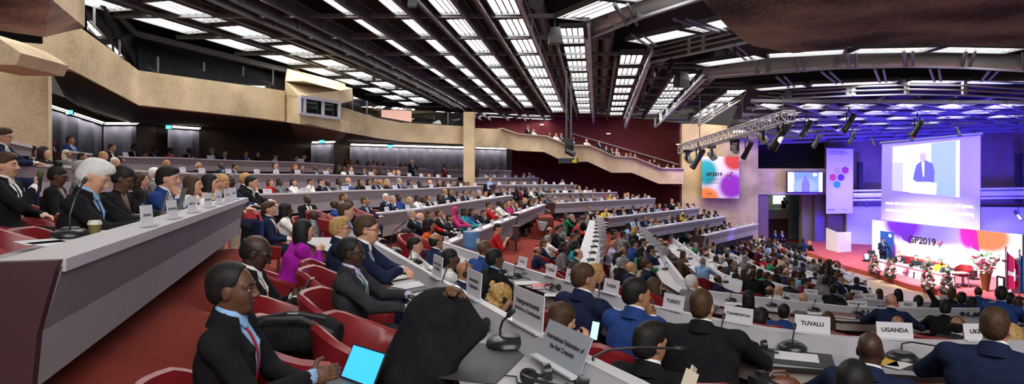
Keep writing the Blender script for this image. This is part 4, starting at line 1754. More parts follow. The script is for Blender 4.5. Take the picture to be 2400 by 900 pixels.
for key, (k, words) in CARDROWS.items():
    for i in range(k):
        u = (i + .5 + random.uniform(-.12, .12)) / k
        if key == 'S':
            u *= .42
        if key == 'L2':
            u = .33 + u * .67
        p, n = along(key, u)
        f = DESKS[key]['kind'] == 'f'
        name_card(p + (n * .1 if f else n * .0) + Vector((0, 0, .007)), -n if f else n, f'white name card, {ordinal(i)} from the left on the {words}' if key not in ('C', 'S') else f'white name card, {ordinal(k - 1 - i)} from the near end of the {words}', None, .3, .13)
for i, (px, tx) in enumerate(((376, 'JAPAN'), (431, 'JORDAN'), (474, 'KENYA'), (509, 'KIRIBATI'), (533, 'KUWAIT'), (551, 'LATVIA'), (565, 'LIBYA'))):
    p, n = ridge_pt('L1', px)
    name_card(p + n * .07 + Vector((0, 0, .004)), (-n + Vector((.25, -.5, 0))).normalized(), f'portrait white name card, {ordinal(i)} from the left on the near left desk', [(tx, .021)], .095, .122, lean=6)

# microphones, headphones, pads and papers on the near desks
def dmic(key, px, py, label, kind='up', s=1.0, turn=0):
    p = on(key, px, py)
    if key != 'N':
        p, n = ridge_pt(key, px)
        p = p + n * .16
        p.z = ZC + DESKS[key]['zd'] + .002
    microphone(p, facing(desk_dir(key, p)) + R(turn), label, s, kind)


dmic('N', 1188, 812, 'large black microphone base beside the hooded figure', 'short' if 0 else 'up', 1.15)
dmic('N', 968, 618, 'microphone in front of the man with glasses, left of the white card', 'bend')
dmic('N', 922, 592, 'microphone behind the man with glasses', 'bend')
dmic('N', 1046, 690, 'microphone with bent neck behind the hooded figure', 'bend', .8, 60)
p = on('N', 1405, 905)
microphone(p, facing(desk_dir('N', p)) + R(-70), 'microphone with long neck lying across the bottom edge', 1.2, 'long')
for px, py, w in ((1232, 652, 'left of the TUNISIA man'), (1432, 709, 'in front of the TUNISIA man'), (1556, 744, 'below the TURKEY card'), (1713, 777, 'below the TURKMENISTAN card'), (1862, 805, 'below the TUVALU card'), (1196, 632, 'at the left end of the TURKEY desk')):
    dmic('T', px, py, f'black desk microphone {w}')
dmic('T', 2093, 822, 'black desk microphone with long neck below the UGANDA card', 'long', 1.0, 180)
for px, py, w in ((1576, 675, 'left of the grey suited man'), (1722, 702, 'beside the woman with black hair'), (1813, 712, 'above the man in bright blue'), (1908, 722, 'above the charcoal pad'), (2005, 731, 'above the brown folder'), (2290, 738, 'right of the man in black')):
    dmic('S', px, py, f'black desk microphone on the PERU desk, {w}')
for px, py, w in ((995, 650, 'on the near desk beside the printed sheet'),):
    headphones(on('N', px, py), .4, f'black headphones {w}')
headphones(on('N', 1112, 778), 1.2, 'black headphones right of the hooded figure', 1.2)
headphones(on('N', 1270, 905), 2.2, 'black headphones at the bottom edge below the long microphone', 1.2)
headphones(on('T', 1297, 681), .8, 'black headphones right of the red book')
headphones(on('T', 1240, 653), .8, 'black headphones left of the TUNISIA man')
headphones(on('T', 1786, 826), 2.0, 'black headphones right of the TURKMENISTAN card', 1.1)
headphones(on('T', 2030, 812), 2.6, 'black headphones left of the UGANDA man')
headphones(on('S', 2030, 737), 1.5, 'black headphones right of the brown folder')
headphones(on('S', 2265, 742), 1.5, 'black headphones right of the man in black, left pair')
headphones(on('S', 2295, 743), 1.9, 'black headphones right of the man in black, right pair')
headphones(on('S', 2068, 727), 1.9, 'black headphones left of the bald man')


def flat(key, px, py, size, m, name, label, cat, th=.003, turn=0, dz=.002):
    p = on(key, px, py, dz)
    return sheet(name, p, size, facing(desk_dir(key, p)) + R(turn), m, label, cat, th)


flat('N', 1130, 848, (.36, .62), PADM, 'desk_pad', 'charcoal desk pad beside the hooded figure', 'desk pad', .006)
flat('N', 985, 672, (.30, .62), PADM, 'desk_pad', 'charcoal desk pad under the printed sheet', 'desk pad', .006)
flat('N', 968, 668, (.2, .34), PAPER, 'printed_sheet', 'large printed sheet with green headings on the near desk', 'paper', .003, 0, .011)
flat('N', 1000, 704, (.16, .3), mat('grey folder', (.42, .4, .4), .5), 'folder', 'pale grey folder in front of the hooded figure', 'folder', .006, 0, .014)
flat('N', 925, 652, (.16, .3), mat('grey folder', (.42, .4, .4), .5), 'folder', 'grey folder in front of the man resting his hands', 'folder', .006, 0, .014)
flat('N', 945, 628, (.22, .3), PADM, 'notebook', 'closed dark notebook in front of the man with glasses', 'notebook', .014, 10, .004)
flat('T', 1845, 838, (.36, .6), PADM, 'desk_pad', 'charcoal desk pad below the TUVALU card', 'desk pad', .006)
flat('T', 1866, 836, (.2, .29), PAPER, 'paper_sheet', 'blank white sheet on the pad below the TUVALU card', 'paper', .003, 0, .009)
flat('T', 2118, 850, (.36, .5), PADM, 'desk_pad', 'charcoal desk pad in front of the UGANDA man', 'desk pad', .006)
flat('T', 2080, 848, (.2, .12), mat('yellow leaflet', (.6, .38, .05), .5), 'leaflet', 'yellow leaflet on the pad in front of the UGANDA man', 'leaflet', .003, 5, .009)
flat('T', 2106, 856, (.2, .1), PAPER, 'leaflet', 'white leaflet on the pad in front of the UGANDA man', 'leaflet', .003, -25, .009)
flat('T', 2270, 862, (.3, .5), PADM, 'desk_pad', 'charcoal desk pad under the elbow of the man in blue', 'desk pad', .006)
flat('T', 1240, 664, (.3, .42), PADM, 'desk_pad', 'charcoal desk pad left of the TUNISIA man', 'desk pad', .006)
flat('T', 1236, 663, (.22, .3), PAPER, 'paper_sheet', 'white sheet left of the red book', 'paper', .003, 0, .009)
flat('T', 1266, 674, (.2, .2), mat('red book cover', (.45, .012, .03), .45), 'book', 'red book on the desk left of the TUNISIA man', 'book', .03, 0, .004)
flat('T', 1300, 692, (.14, .22), PAPER, 'paper_sheet', 'white sheet right of the red book', 'paper')
flat('T', 1438, 722, (.2, .25), PAPER, 'paper_sheet', 'white sheet under the arm of the TUNISIA man', 'paper')
flat('T', 1737, 798, (.1, .18), GLOSSB, 'remote_unit', 'black hand unit below the TURKMENISTAN card', 'hand unit', .02)
flat('S', 1900, 738, (.36, .6), PADM, 'desk_pad', 'charcoal desk pad on the PERU desk beside the man in bright blue', 'desk pad', .006)
flat('S', 1915, 735, (.2, .3), PAPER, 'paper_sheet', 'white sheet on the PERU desk pad', 'paper', .003, 20, .009)
flat('S', 2025, 744, (.36, .6), PADM, 'desk_pad', 'charcoal desk pad right of the brown folder', 'desk pad', .006)
flat('S', 1977, 741, (.3, .38), mat('brown leather folder', (.17, .045, .028), .45), 'folder', 'brown leather folder above the woman in pink', 'folder', .03, 10, .008)
flat('S', 2200, 742, (.3, .3), PAPER, 'paper_sheet', 'white papers in front of the man in black', 'paper')
flat('S', 1690, 695, (.22, .32), PAPER, 'paper_sheet', 'white sheet on the PERU desk, left one beside the woman with black hair', 'paper')
flat('S', 1722, 712, (.22, .32), PAPER, 'paper_sheet', 'white sheet on the PERU desk, right one beside the woman with black hair', 'paper')
# far desks: sheets and microphones along the seats
for key, k, words in (('C', 11, 'desk column beside the central aisle'), ('S', 7, 'receding left part of the PERU desk'), ('Q', 9, 'third curved floor desk')):
    for i in range(k):
        u = (i + .5) / k * (.42 if key == 'S' else 1)
        p, n = along(key, u)
        q = p + n * .28 + Vector((0, 0, DESKS[key]['zd'] - DESKS[key]['zr'] + .003))
        microphone(q + Vector((0, 0, 0)), facing(n), f'small black microphone, {ordinal(k - 1 - i)} from the near end of the {words}')
        d = n.cross(Vector((0, 0, 1)))
        sheet('paper_sheet', q + n * .18 + d * .35, (.22, .3), facing(n), PAPER, f'white sheet of paper, {ordinal(k - 1 - i)} from the near end of the {words}', 'paper', group='papers on the far desks')

# things on the near left desk
d = DESKS['L1']


def onl(px, py, z=-.45):
    return PZ(px, py, z)


t = thing('coffee_cup', 'olive paper coffee cup with white lid on the near left desk', 'cup', onl(222, 553))
m = MB()
m.lathe([(.028, 0), (.038, .075), (.0, .076)], 18)
m.build('paper_cup', mat('olive card', (.16, .12, .03), .6), t, smooth=True)
m = MB()
m.lathe([(.041, .072), (.041, .082), (.036, .088), (.034, .098), (0, .099)], 18)
m.build('lid', mat('white lid', (.6, .57, .5), .5), t, smooth=True)
sheet('paper_sheet', onl(95, 567), (.2, .25), .9, PAPER, 'white sheet at the far left end of the near left desk, upper one', 'paper')
sheet('paper_sheet', onl(128, 570), (.2, .25), 1.0, PAPER, 'white sheet at the far left end of the near left desk, lower one', 'paper')
sheet('paper_sheet', onl(245, 541), (.2, .28), .5, PAPER, 'white sheet beside the coffee cup', 'paper')
sheet('paper_sheet', onl(288, 527), (.2, .28), .5, PAPER, 'white sheet under the grey haired man at the laptop', 'paper')
microphone(onl(165, 556), R(-60), 'microphone left of the coffee cup', 1.0, 'tall')
microphone(onl(322, 520), R(150), 'microphone leaning towards the grey haired man', 1.0, 'tall')


def laptop(p, rz, label, screen, s=1.0, open_=105, tilt=0.0):
    t = thing('laptop', label, 'laptop', p, rz)
    m = MB()
    m.box((0, 0, .009), (.23, .33, .016))
    m.build('keyboard_base', mat('graphite shell', (.03, .03, .033), .4), t)
    m = MB()
    a = R(open_)
    M = Matrix.Rotation(a - math.pi / 2, 3, 'Y')
    h = Vector((.115, 0, .016))
    m.box(h + M @ Vector((.003, 0, .11)), (.008, .33, .22), M=M)
    lid = m.build('lid', mat('graphite shell', (.03, .03, .033), .4), t)
    m = MB()
    m.box(h + M @ Vector((-.002, 0, .112)), (.002, .31, .195), M=M)
    m.build('screen', screen, lid)
    t.scale = (s,) * 3
    t.rotation_euler = (0, tilt, rz)
    return t


SCRB = mat('blue laptop screen', (.05, .2, .5), .3, emit=(.03, .42, 1.0), estr=.9)
laptop(onl(335, 520, -.46), R(25), 'dark laptop in front of the grey haired man', mat('dark laptop screen', (.03, .03, .04), .2), 1.0)
laptop(onl(372, 500, -.46) + Vector((0, .1, 0)), R(20), 'grey laptop in front of the man in the blue suit', mat('dark laptop screen', (.03, .03, .04), .2), 1.0)
# ------------------------------------------------------------------ people
PEOPLE = []      # (Y, spec) gathered first; the 300 nearest become objects, the rest one far crowd
STYLEW = {'s': 'short {} hair', 'r': 'short {} hair', 'f': 'short {} hair', 'd': 'balding {} hair', 'l': 'long {} hair', 'b': 'bobbed {} hair', 'c': 'curly {} hair', 'u': '{} hair in a bun', 'p': '{} hair tied back', 'n': 'a bald head', 'h': 'a head scarf'}
MPOSE = [dict(lean=.12, arms=('desk', 'desk')), dict(lean=.22, arms=('desk', 'chin'), pitch=.05), dict(lean=.02, arms=('lap', 'lap')), dict(lean=.25, arms=('wide', 'wide'), pitch=.2), dict(lean=-.03, arms=('lap', 'desk'), yaw=.2),
         dict(lean=.2, arms=('fist', 'desk'), pitch=.08)]
FPOSE = [dict(lean=.1, arms=('desk', 'desk'), female=True), dict(lean=.18, arms=('chin', 'desk'), female=True), dict(lean=.02, arms=('lap', 'lap'), female=True, yaw=-.15), dict(lean=.15, arms=('desk', 'lap'), female=True, pitch=.2)]
SCARFC = 'Mwkte'
TIES = 'nmkbrn'


def add(px, py, Y, beta, code, label, group=None, phi=None, **kw):
    PEOPLE.append((Y, dict(px=px, py=py, Y=Y, beta=beta, code=code, label=label, group=group, phi=phi, **kw)))


def describe(code):
    c, h, st, sk = code[:4]
    hw = STYLEW[st].format(HAIRC[h][0]) if st not in 'nh' else STYLEW[st]
    hw = hw.replace('no hair', 'dark hair')
    return f'person in {CLOTH[c][0]} with {hw}'


def row(key, words, beta, entries, off=.7, dY=None, prep='behind the'):
    es = [e.split() for e in entries.split(';') if e.strip()]
    es.sort(key=lambda e: float(e[0]))
    for i, e in enumerate(es):
        x, y, code = float(e[0]), float(e[1]), e[2]
        if callable(dY) and not (key == 'Q' and x < 1575):
            Y = dY(x) if key != 'Q' else float(np.interp(y, [545, 575, 600, 630, 655, 690], [34, 29, 25, 20.5, 17, 13]))
        elif len(e) > 3:
            Y = float(e[3])
        elif False:
            Y = dY(x)
        else:
            p, n = ridge_pt(key, x)
            t = DESKS[key]['T']
            xs = [1200 + F * q.x / q.y for q in t]
            if x < min(xs):
                p = t[xs.index(min(xs))]
            elif x > max(xs):
                p = t[xs.index(max(xs))]
            nn_ = max(.22, n.x * (x - 1200) / F + n.y)
            Y = p.y + (min(3.6, .8 / nn_) if DESKS[key]['kind'] == 'f' else off)
        add(x, y, Y, beta + random.uniform(-14, 14), code, f'{describe(code)}, {ordinal(i)} from left {prep} {words}')


# codes: garment, hair colour, hair style, skin
row('L3', 'topmost left desk', 120, '263 347 kks2 19.4;315 347 kks4;340 363 ebs2;362 354 kks4;400 354 rks4;444 354 kkd4;497 353 ngs2;527 360 nbs1;576 360 bbs2;604 362 kbl2;645 368 wbs1;694 370 kks2;713 367 kbl1')
row('L3m', 'corner curtain desk', 115, '128 336 nkn4 19;166 330 bks2 18.6')
row('L2', 'second-tier left desk', 112, '78 357 kks2 12.9;104 358 kkl1 12.5;157 362 ewh2 16;194 370 kkb2 16;243 367 tys1 16.5;271 380 gws1 16;391 384 eyd2 18;466 389 kwd2;519 390 kkn4;552 392 gks2;645 388 nks1;691 392 krb1;708 395 kkl2;739 395 kkn4;767 398 bbb2;'
    '795 394 kkl3;806 396 wkl3;822 397 kbs1;853 399 kks2;876 400 okl2;893 402 kkl3;910 403 bkn3;922 404 wbb1;934 405 tys1;986 410 ikl2;1005 411 lbs1;1032 412 wkb3')
row('L1b', 'middle left desk', 112, '633 428 rbb1;656 427 ekl3;688 428 wkb1;728 427 wks2;753 427 kks1;768 430 nkn4;795 425 ekl3;816 424 byd1;846 427 kkb2;865 427 kkl2;878 425 kks2;891 428 gkd2;908 428 kyl1;936 425 ngs1;961 428 ekb2;984 431 kkl3;'
    '1008 428 nbd1;1029 428 kkl2;1042 431 mkl3;1060 429 kks2;1076 430 kkl3;1087 430 kks3;1098 432 wks2')
row('L1c', 'third-tier desk', 125, '1195 428 wkl2;1206 428 wbs1;1221 428 ebs2;1248 427 kks2;1270 424 kks2;1318 424 wbs1')
row('L2b', 'column side desk', 122, '1107 407 mks2;1146 410 wbl1;1166 408 kks2;1190 408 mbb1;1228 408 kbs1;1242 408 wys1')
row('L3b', 'upper curtain desk', 122, '812 378 kbl2 34.5;821 379 okl2 34.5;839 381 ykl3 34.5;864 383 kkl2;877 382 wbs1;887 384 tbl1;901 387 Mkb2;939 388 ykb3;951 388 ebs2;995 390 kks2')
row('L3d', 'small column desk', 122, '1125 392 kks2;1163 393 ebs2;1070 392 mks2 40.2')
row('M1', 'upper middle desk', 112, '905 463 nws1;921 468 ngs1;935 463 bkb3;960 470 eyb1;979 465 wkl3;992 470 kks4;1004 465 kbs2;1031 462 kkl3;1043 450 nkd2;1055 450 kkb2;1075 456 kks2;1090 452 nks2;1108 453 gbs2;1123 452 kgs1;1138 455 wkl2;1155 452 wkb3;'
    '1177 447 kbl2;1193 445 nks1;1212 443 kkl3;1222 442 mks4;1233 444 kkb3;1247 444 wbs1;1262 445 kks2;1290 446 ebl2')
row('M2', 'desk ending at the aisle', 105, '965 503 kgs1;985 510 ngd1;1007 504 rbb2;1030 502 kks2;1037 512 ggs1;1055 512 kks2;1068 495 Mkh3;1089 497 Tkb3;1106 497 bkb2;1115 507 ckd4;1134 500 kks2;1147 482 rks2;1156 494 tkb2;1171 478 wks4;1181 482 kkb2;1190 476 Mbb1;'
    '1200 474 kks2;1208 480 nbs1')
row('M2b', 'desk above the steps', 110, '1221 477 mkb3;1231 471 kyl1;1245 473 kks2;1257 470 ebs1;1270 468 kks2')
row('R1', 'farthest right desk', 140, '1236 443 ibs1;1258 443 kks2;1273 444 kks3;1292 445 tbl1;1324 441 wbb1;1345 438 ekl2;1358 440 tyl1;1374 441 wkl2;1393 446 ebs1;1412 446 kks2')
row('R2', 'second right desk', 142, '1283 463 nks2;1300 463 tbs1;1317 464 kks2;1340 460 ekb2;1364 458 kks3;1388 461 kkl2;1416 463 rkh3;1432 461 ywh4;1447 461 kkb2;1465 457 nbs1;1472 456 kyb1;1483 459 wks2;1497 460 kks2;1512 458 ebs1')
row('R3', 'third right desk', 142, '1400 498 wbl1;1420 492 ybs1;1440 493 kks2;1461 490 kks2;1485 487 nks3;1505 490 ebs1;1520 486 gks1;1535 484 nks2;1546 482 nbs1;1560 483 rkb3;1590 479 tbl1;1612 481 kks3;1626 482 Tks2')
row('R4', 'fourth right desk', 140, '1490 514 lkn4;1512 511 kks2;1525 516 bbs1;1540 516 tbl2;1567 508 nbs1;1578 513 okl3;1590 509 kkb3;1601 504 ykh4;1612 510 kkl2;1626 511 nks2;1638 508 Mkb4;1651 496 kks2;1662 500 yks3;1677 497 kkd4')
row('R5', 'blue lit desk', 138, '1605 534 gks2;1613 541 kks3;1633 540 mks2;1646 535 kbs1;1660 531 kks2;1676 536 wks2;1692 532 kks3;1698 520 kkn4;1711 527 mbs1')
# aisle column
row('C', 'left aisle column', 80, '1328 507 Gbb1 25;1341 509 kgs1 25;1356 521 rks2 22;1366 512 kkd3 23.5;1376 509 ebs1 26;1289 541 kkd2 20;1309 538 kks2 20;1318 534 eks2 21.5;1345 557 gbs2 18;1353 545 kks3 19.5;1285 561 wgs2 18.5;1321 580 ekc3 16.5;'
    '1350 574 Tkb4 17;1260 588 nkd2 17;1275 572 nbs2 18.5;1356 596 gkd1 14.5', prep='in the')
# receding part of the PERU desk
row('S', 'seats by the diagonal desk', 72, '1473 531 lks4 21.5;1488 540 kyb1 21;1440 546 kks2 21;1441 562 tbb1 19;1462 551 eks2 20;1439 573 LLs2 17.5;1487 572 bks1 17;1508 568 nks2 18.5;1461 590 ekd2 16;1449 604 wkl1 15;1456 616 kgs1 13.5;1504 592 Gkb1 15.5;1526 586 nks2 16.5;'
    '1516 620 nbs2 13.2;1506 616 tkl2 14'.replace('LLs2', 'Lgd2'), prep='in the')
row('Q', 'packed floor seats', 66, '1537 557 wkb4 25.5;1549 566 kkd2 24;1562 572 ekd2 22.5;1570 555 rks2 27;1607 573 wkl2 22;1628 586 ekd1 20.5;1640 602 nyd1 18;1576 592 rgs2 20;1595 601 kkb3 18.5;1616 630 kbl2 15.5;1674 619 bks3 16;1690 632 nks2 15;1683 655 nkd3 13;'
    '1726 650 ykb3 15;1745 640 kbl1 15.5;1585 563 mks2 26;1600 556 kgd2 28;1612 553 kks3 30;1671 593 ikl1 21;1705 600 gks2 21;1722 618 kgs1 18.5;1843 640 nrd1 17.5;1800 648 kbs2 16;1855 662 kbs2 16;1888 662 mks2 18;1760 652 nks3 15;1880 645 kks3 19;'
    '1822 635 kbs2 19;1783 640 Gkb2 17;1955 640 kks2 20;1968 652 nbs1 19;1945 615 kbb2 25;1930 632 ekb2 22', prep='in the', dY=lambda x: 0)
# sparse fill along the outer floor desks
k = 0
CC = 'nnkkggeebwrtmwBkGl'
for key, offs in (('Q', (1.0, 2.0)), ('K0', (1.0, 1.8)), ('K1', (1.0, 1.9)), ('K2', (1.0, 1.9)), ('K3', (1.0, 1.8)), ('K4', (1.0, 1.8))):
    for oi, off in enumerate(offs):
        d = DESKS[key]
        tot = sum((c - a).length for a, c in zip(d['T'][:-1], d['T'][1:]))
        nn = int(tot / .85)
        for i in range(nn):
            u = (i + random.uniform(.25, .75)) / nn
            p, n = along(key, u)
            q = p + n * off + Vector((0, 0, .47 + .08 * random.random()))
            px, py = 1200 + F * q.x / q.y, HY - F * (q.z - ZC) / q.y
            if px > 2030 or px < 1600 or random.random() < (.12 if key != 'Q' else .3) or (py > 664 and px > 1740):
                continue
            if any(abs(s['px'] - px) < 7 and abs(s['py'] - py) < 9 for _, s in PEOPLE):
                continue
            k += 1
            st = random.choice('sssssrflbddk'.replace('k', 's'))
            code = random.choice(CC) + (random.choice('kkkbbbgy') if st not in 'dn' else random.choice('kbg')) + st + random.choice('11223344')
            words = {'Q': 'third', 'K0': 'in-between', 'K1': 'fourth', 'K2': 'fifth', 'K3': 'sixth', 'K4': 'last'}[key]
            add(px, py, q.y, 60, code, f'{describe(code)}, {ordinal(i)} along the {words} floor desk, {"front" if oi == 0 else "back"} seats', phi=math.atan2(30 - q.y, 22 - q.x) + random.uniform(-.35, .35))
# stepped gallery
row('L1c', 'gallery parapet', 128, '1250 306 wbs1;1287 314 kks2;1303 316 wbb1;1315 315 gks2;1343 326 kbs2;1375 330 wys1;1399 340 rkb2;1420 346 gbs1;1434 350 kbs2;1446 352 tys1;1468 362 wbl1;1477 361 kbs2;1488 364 ebb1;1523 379 ewh2;1533 377 kbb2;'
    '1543 388 tbs1;1564 388 wbb2;1578 389 kbs1', dY=lambda x: 39.6 + (x - 1212) * .0192)
MID = [  # single figures between the blocks: px, py, Y, beta, code, label, options
    (630, 490, 10.2, 100, 'nbf1', 'man in dark suit with brown hair seated below the middle left desk', dict(lean=.02, arms=('lap', 'lap'))),
    (671, 492, 10.8, 95, 'wkb4', 'dark haired woman in white blouse beside the man in dark suit', dict(lean=.1, arms=('lap', 'desk'), female=True)),
    (720, 467, 15, 140, 'kkn4', 'bald man in black suit facing the camera below the middle left desk', dict(lean=.0, arms=('lap', 'lap'))),
    (736, 505, 12.5, 90, 'ekn4', 'man in grey jacket with cropped hair behind the woman in purple', dict(lean=.1, arms=('lap', 'lap'))),
    (785, 480, 14, 85, 'bkn4', 'bald man in blue jacket looking away, right of the grey jacket', dict(lean=.05, arms=('lap', 'desk'))),
    (806, 463, 16, 100, 'tbs2', 'brown haired person half hidden behind two bald men', dict(lean=.05, arms=('lap', 'desk'))),
    (817, 476, 14, 95, 'kkn4', 'bald man in black suit with white shirt, middle left seats', dict(lean=.05, arms=('lap', 'desk'))),
    (856, 472, 16.5, 110, 'nbs2', 'man in navy suit with red tie beside two empty red chairs', dict(lean=.1, arms=('desk', 'desk'))),
    (812, 495, 9.3, 95, 'bbs1', 'man with glasses and short brown hair behind the blond man', dict(lean=.05, arms=('lap', 'desk'))),
    (1006, 527, 11.5, 95, 'okb2', 'woman in orange jacket with dark hair at the end of the aisle desk', dict(lean=.2, arms=('desk', 'desk'), female=True)),
    (1022, 566, 9.4, 60, 'nkd2', 'man in navy suit seen from behind, right of the orange jacket', dict(lean=.1, arms=('desk', 'desk'))),
    (973, 575, 8.9, 95, 'wks1', 'dark haired person in white collar behind the blurred card', dict(lean=.1, arms=('desk', 'desk'))),
    (953, 553, 10.5, 120, 'kkb2', 'black haired person beside the red chair behind the near ridge', dict(lean=.2, arms=('desk', 'desk'), pitch=.3)),
    (1056, 606, 7.6, 85, 'wkp3', 'woman in white blouse with tied black hair behind the near ridge', dict(lean=.1, arms=('desk', 'desk'), female=True)),
    (1089, 638, 7.0, 75, 'nkn2', 'bald man wearing headphones behind the near ridge', dict(lean=.15, arms=('desk', 'desk'), pitch=.25)),
    (1137, 585, 8.4, 55, 'bkn3', 'man in bright blue jacket beside the water jug', dict(lean=.3, arms=('desk', 'desk'))),
    (1160, 607, 7.5, 65, 'kks3', 'man in black suit with an earring left of the leftmost desk card', dict(lean=.12, arms=('desk', 'desk'))),
    (1176, 697, 6.2, 70, 'kyc1', 'woman with wavy blond hair and headphones behind the near ridge', dict(lean=.2, arms=('desk', 'desk'), female=True, pitch=.25)),
    (1398, 640, 8.2, 80, 'kyb1', 'blond woman in black jacket right of the TUNISIA man', dict(lean=.1, arms=('desk', 'desk'), female=True)),
    (1480, 628, 11.8, 62, 'nyd1', 'balding man in navy suit beside the central red aisle', dict(lean=.08, arms=('lap', 'desk'))),
    (1535, 672, 8.3, 62, 'cbl2', 'long haired woman in cream jacket beside the man in blue at TURKEY', dict(lean=.1, arms=('desk', 'desk'), female=True)),
    (1622, 662, 10.2, 55, 'ews1', 'white haired man in grey suit at the diagonal desk', dict(lean=.12, arms=('desk', 'desk'))),
    (1755, 698, 9.8, 20, 'kkl2', 'woman with long black hair behind the TURKMENISTAN card', dict(lean=.05, arms=('lap', 'desk'), female=True)),
    (1785, 742, 8.9, 30, 'kkb2', 'black haired head low behind the right end of TURKMENISTAN card', dict(lean=.3, arms=('desk', 'desk'), female=True, pitch=.3)),
    (1838, 732, 9.3, 15, 'bks2', 'man in bright blue jacket behind the TUVALU card', dict(lean=.02, arms=('lap', 'lap'))),
    (1941, 752, 8.6, 12, 'ibl2', 'woman with long dark hair in pink top beside the TUVALU card', dict(lean=.08, arms=('lap', 'desk'), female=True)),
    (2089, 706, 9.7, 5, 'nwn1', 'bald man in navy suit leaning on the PERU desk', dict(lean=.22, arms=('wide', 'wide'))),
    (2104, 762, 8.5, 5, 'gkd2', 'balding dark haired man behind the UGANDA card', dict(lean=.12, arms=('lap', 'desk'))),
    (2216, 722, 9.5, 8, 'kkf2', 'dark haired man in black jacket writing at the PERU desk', dict(lean=.15, arms=('wide', 'desk'), pitch=.15)),
    (2244, 765, 8.4, 10, 'gkd2', 'man with thinning black hair and headphones in front of the POLAND card', dict(lean=.1, arms=('lap', 'desk'))),
    (2347, 690, 9.2, 5, 'bks2', 'dark haired man in blue suit behind the man at UKRAINE', dict(lean=.05, arms=('desk', 'desk'))),
    (2371, 795, 4.9, 20, 'wyl1', 'long haired woman half hidden right of the man at UKRAINE', dict(lean=.25, arms=('desk', 'desk'), female=True)),
    (2106, 690, 13.2, 15, 'ikl2', 'black haired woman in hot pink jacket beside the bald man', dict(lean=.05, arms=('lap', 'desk'), female=True)),
    (2062, 688, 16, 20, 'kbb2', 'auburn haired person at the floor desk left of the hot pink jacket', dict(lean=.1, arms=('desk', 'desk'))),
    (1990, 697, 12.8, 20, 'kkn3', 'cropped dark head left of the PARAGUAY card', dict(lean=.1, arms=('desk', 'desk'))),
    (1883, 700, 12.4, 20, 'eyn1', 'bald head above the charcoal pad on the PERU desk', dict(lean=.1, arms=('desk', 'desk'))),
    (1825, 683, 13.5, 30, 'wyn1', 'bald pale head among the floor seats left of the plain cards', dict(lean=.1, arms=('desk', 'desk'))),
    (1805, 683, 14, 30, 'kbd2', 'balding head next to the bald pale head', dict(lean=.1, arms=('desk', 'desk'))),
    (1954, 680, 14, 25, 'kks2', 'round black haired head among the plain floor cards', dict(lean=.1, arms=('desk', 'desk'))),
    (2153, 708, 11.6, 10, 'kks2', 'man raising a camera above his head at the PERU desk', dict(lean=.05, arms=('desk', ((.12, .12, 1.42), (.3, .1, 1), (1, 0, 0), (.6, .5, -.5), 1.2)))),
    (2231, 690, 13.5, 10, 'kbf1', 'brown haired man at the floor desk left of two dark heads', dict(lean=.05, arms=('lap', 'desk'))),
    (2254, 700, 12.4, 5, 'nkf2', 'dark haired man in navy collar at the floor desk', dict(lean=.05, arms=('lap', 'desk'))),
    (2277, 713, 11.2, 5, 'kkf2', 'black haired head low in front of the blue suit', dict(lean=.2, arms=('desk', 'desk'))),
    (2293, 684, 13.8, 3, 'bkn4', 'broad man in blue suit at the floor desk facing the flowers', dict(lean=.02, arms=('wide', 'wide'))),
    (2367, 702, 12, 5, 'kks3', 'dark head with headphones right of the blue suit', dict(lean=.1, arms=('desk', 'desk'))),
    (2385, 710, 11, 5, 'kkn4', 'dark cropped head at the right edge', dict(lean=.15, arms=('desk', 'desk'))),
    # standing figures
    (1167, 537, 15.2, 95, 'rkp1', 'woman in red dress standing in the aisle looking at a phone', dict(stand=True, skirt=True, female=True, bare=True, lean=.1, pitch=.45, arms=('phone', 'phone'))),
    (965, 378, 35, 135, 'kgs1', 'person in black standing by the upper curtain desk', dict(stand=True, lean=.0, arms=('phone', 'lap'))),
    (1041, 390, 37.5, 120, 'mks3', 'person standing by the small desk left of the column', dict(stand=True, lean=0, arms=('lap', 'lap'))),
    (1148, 421, 33.4, 120, 'lbs1', 'person in light blue standing before the column', dict(stand=True, lean=0, arms=('lap', 'lap'))),
    (1237, 298, 40, 130, 'kbs2', 'person in black standing at the top of the gallery', dict(stand=True, lean=0, arms=('lap', 'lap'))),
    (1381, 487, 29, 140, 'gks2', 'cameraman standing at the near end of the right block', dict(stand=True, lean=.1, arms=('phone', 'phone'))),
    (1575, 470, 37, 150, 'kbs1', 'person standing holding a white sheet below the concrete wall', dict(stand=True, lean=.0, arms=('phone', 'phone'))),
    (1404, 333, 43, 130, 'kbs2', 'person in dark jacket standing in the gallery', dict(stand=True, lean=.0, arms=('lap', 'lap'))),
    (1659, 563, 27.5, 60, 'tbb1', 'person in tan standing with raised camera among the floor seats', dict(stand=True, lean=.0, arms=('phone', 'phone'))),
    (1883, 563, 41.5, 60, 'bkb3', 'woman in blue jacket standing left of the stage', dict(stand=True, skirt=True, female=True, lean=.0, arms=('lap', 'lap'))),
    (1898, 569, 40, 60, 'kyl1', 'person in black standing nearest the stage corner', dict(stand=True, lean=.0, arms=('lap', 'lap'))),
    (1820, 565, 42.5, 60, 'ykl3', 'woman in yellow jacket standing before the doorway', dict(stand=True, lean=.0, female=True, arms=('lap', 'lap'))),
    (1817, 543, 45.3, 160, 'kks2', 'person in black standing inside the doorway, left one', dict(stand=True, lean=.0, arms=('lap', 'lap'))),
    (1833, 544, 45.3, 160, 'kbs1', 'person in black standing inside the doorway, right one', dict(stand=True, lean=.0, arms=('lap', 'lap'))),
    (1838, 466, 51, 150, 'kbs1', 'person leaning at the foyer parapet beyond the doorway', dict(stand=True, lean=.1, arms=('desk', 'desk'))),
]
for px, py, Y, be, code, lab, o in MID:
    add(px, py, Y, be, code, lab, opts=o)
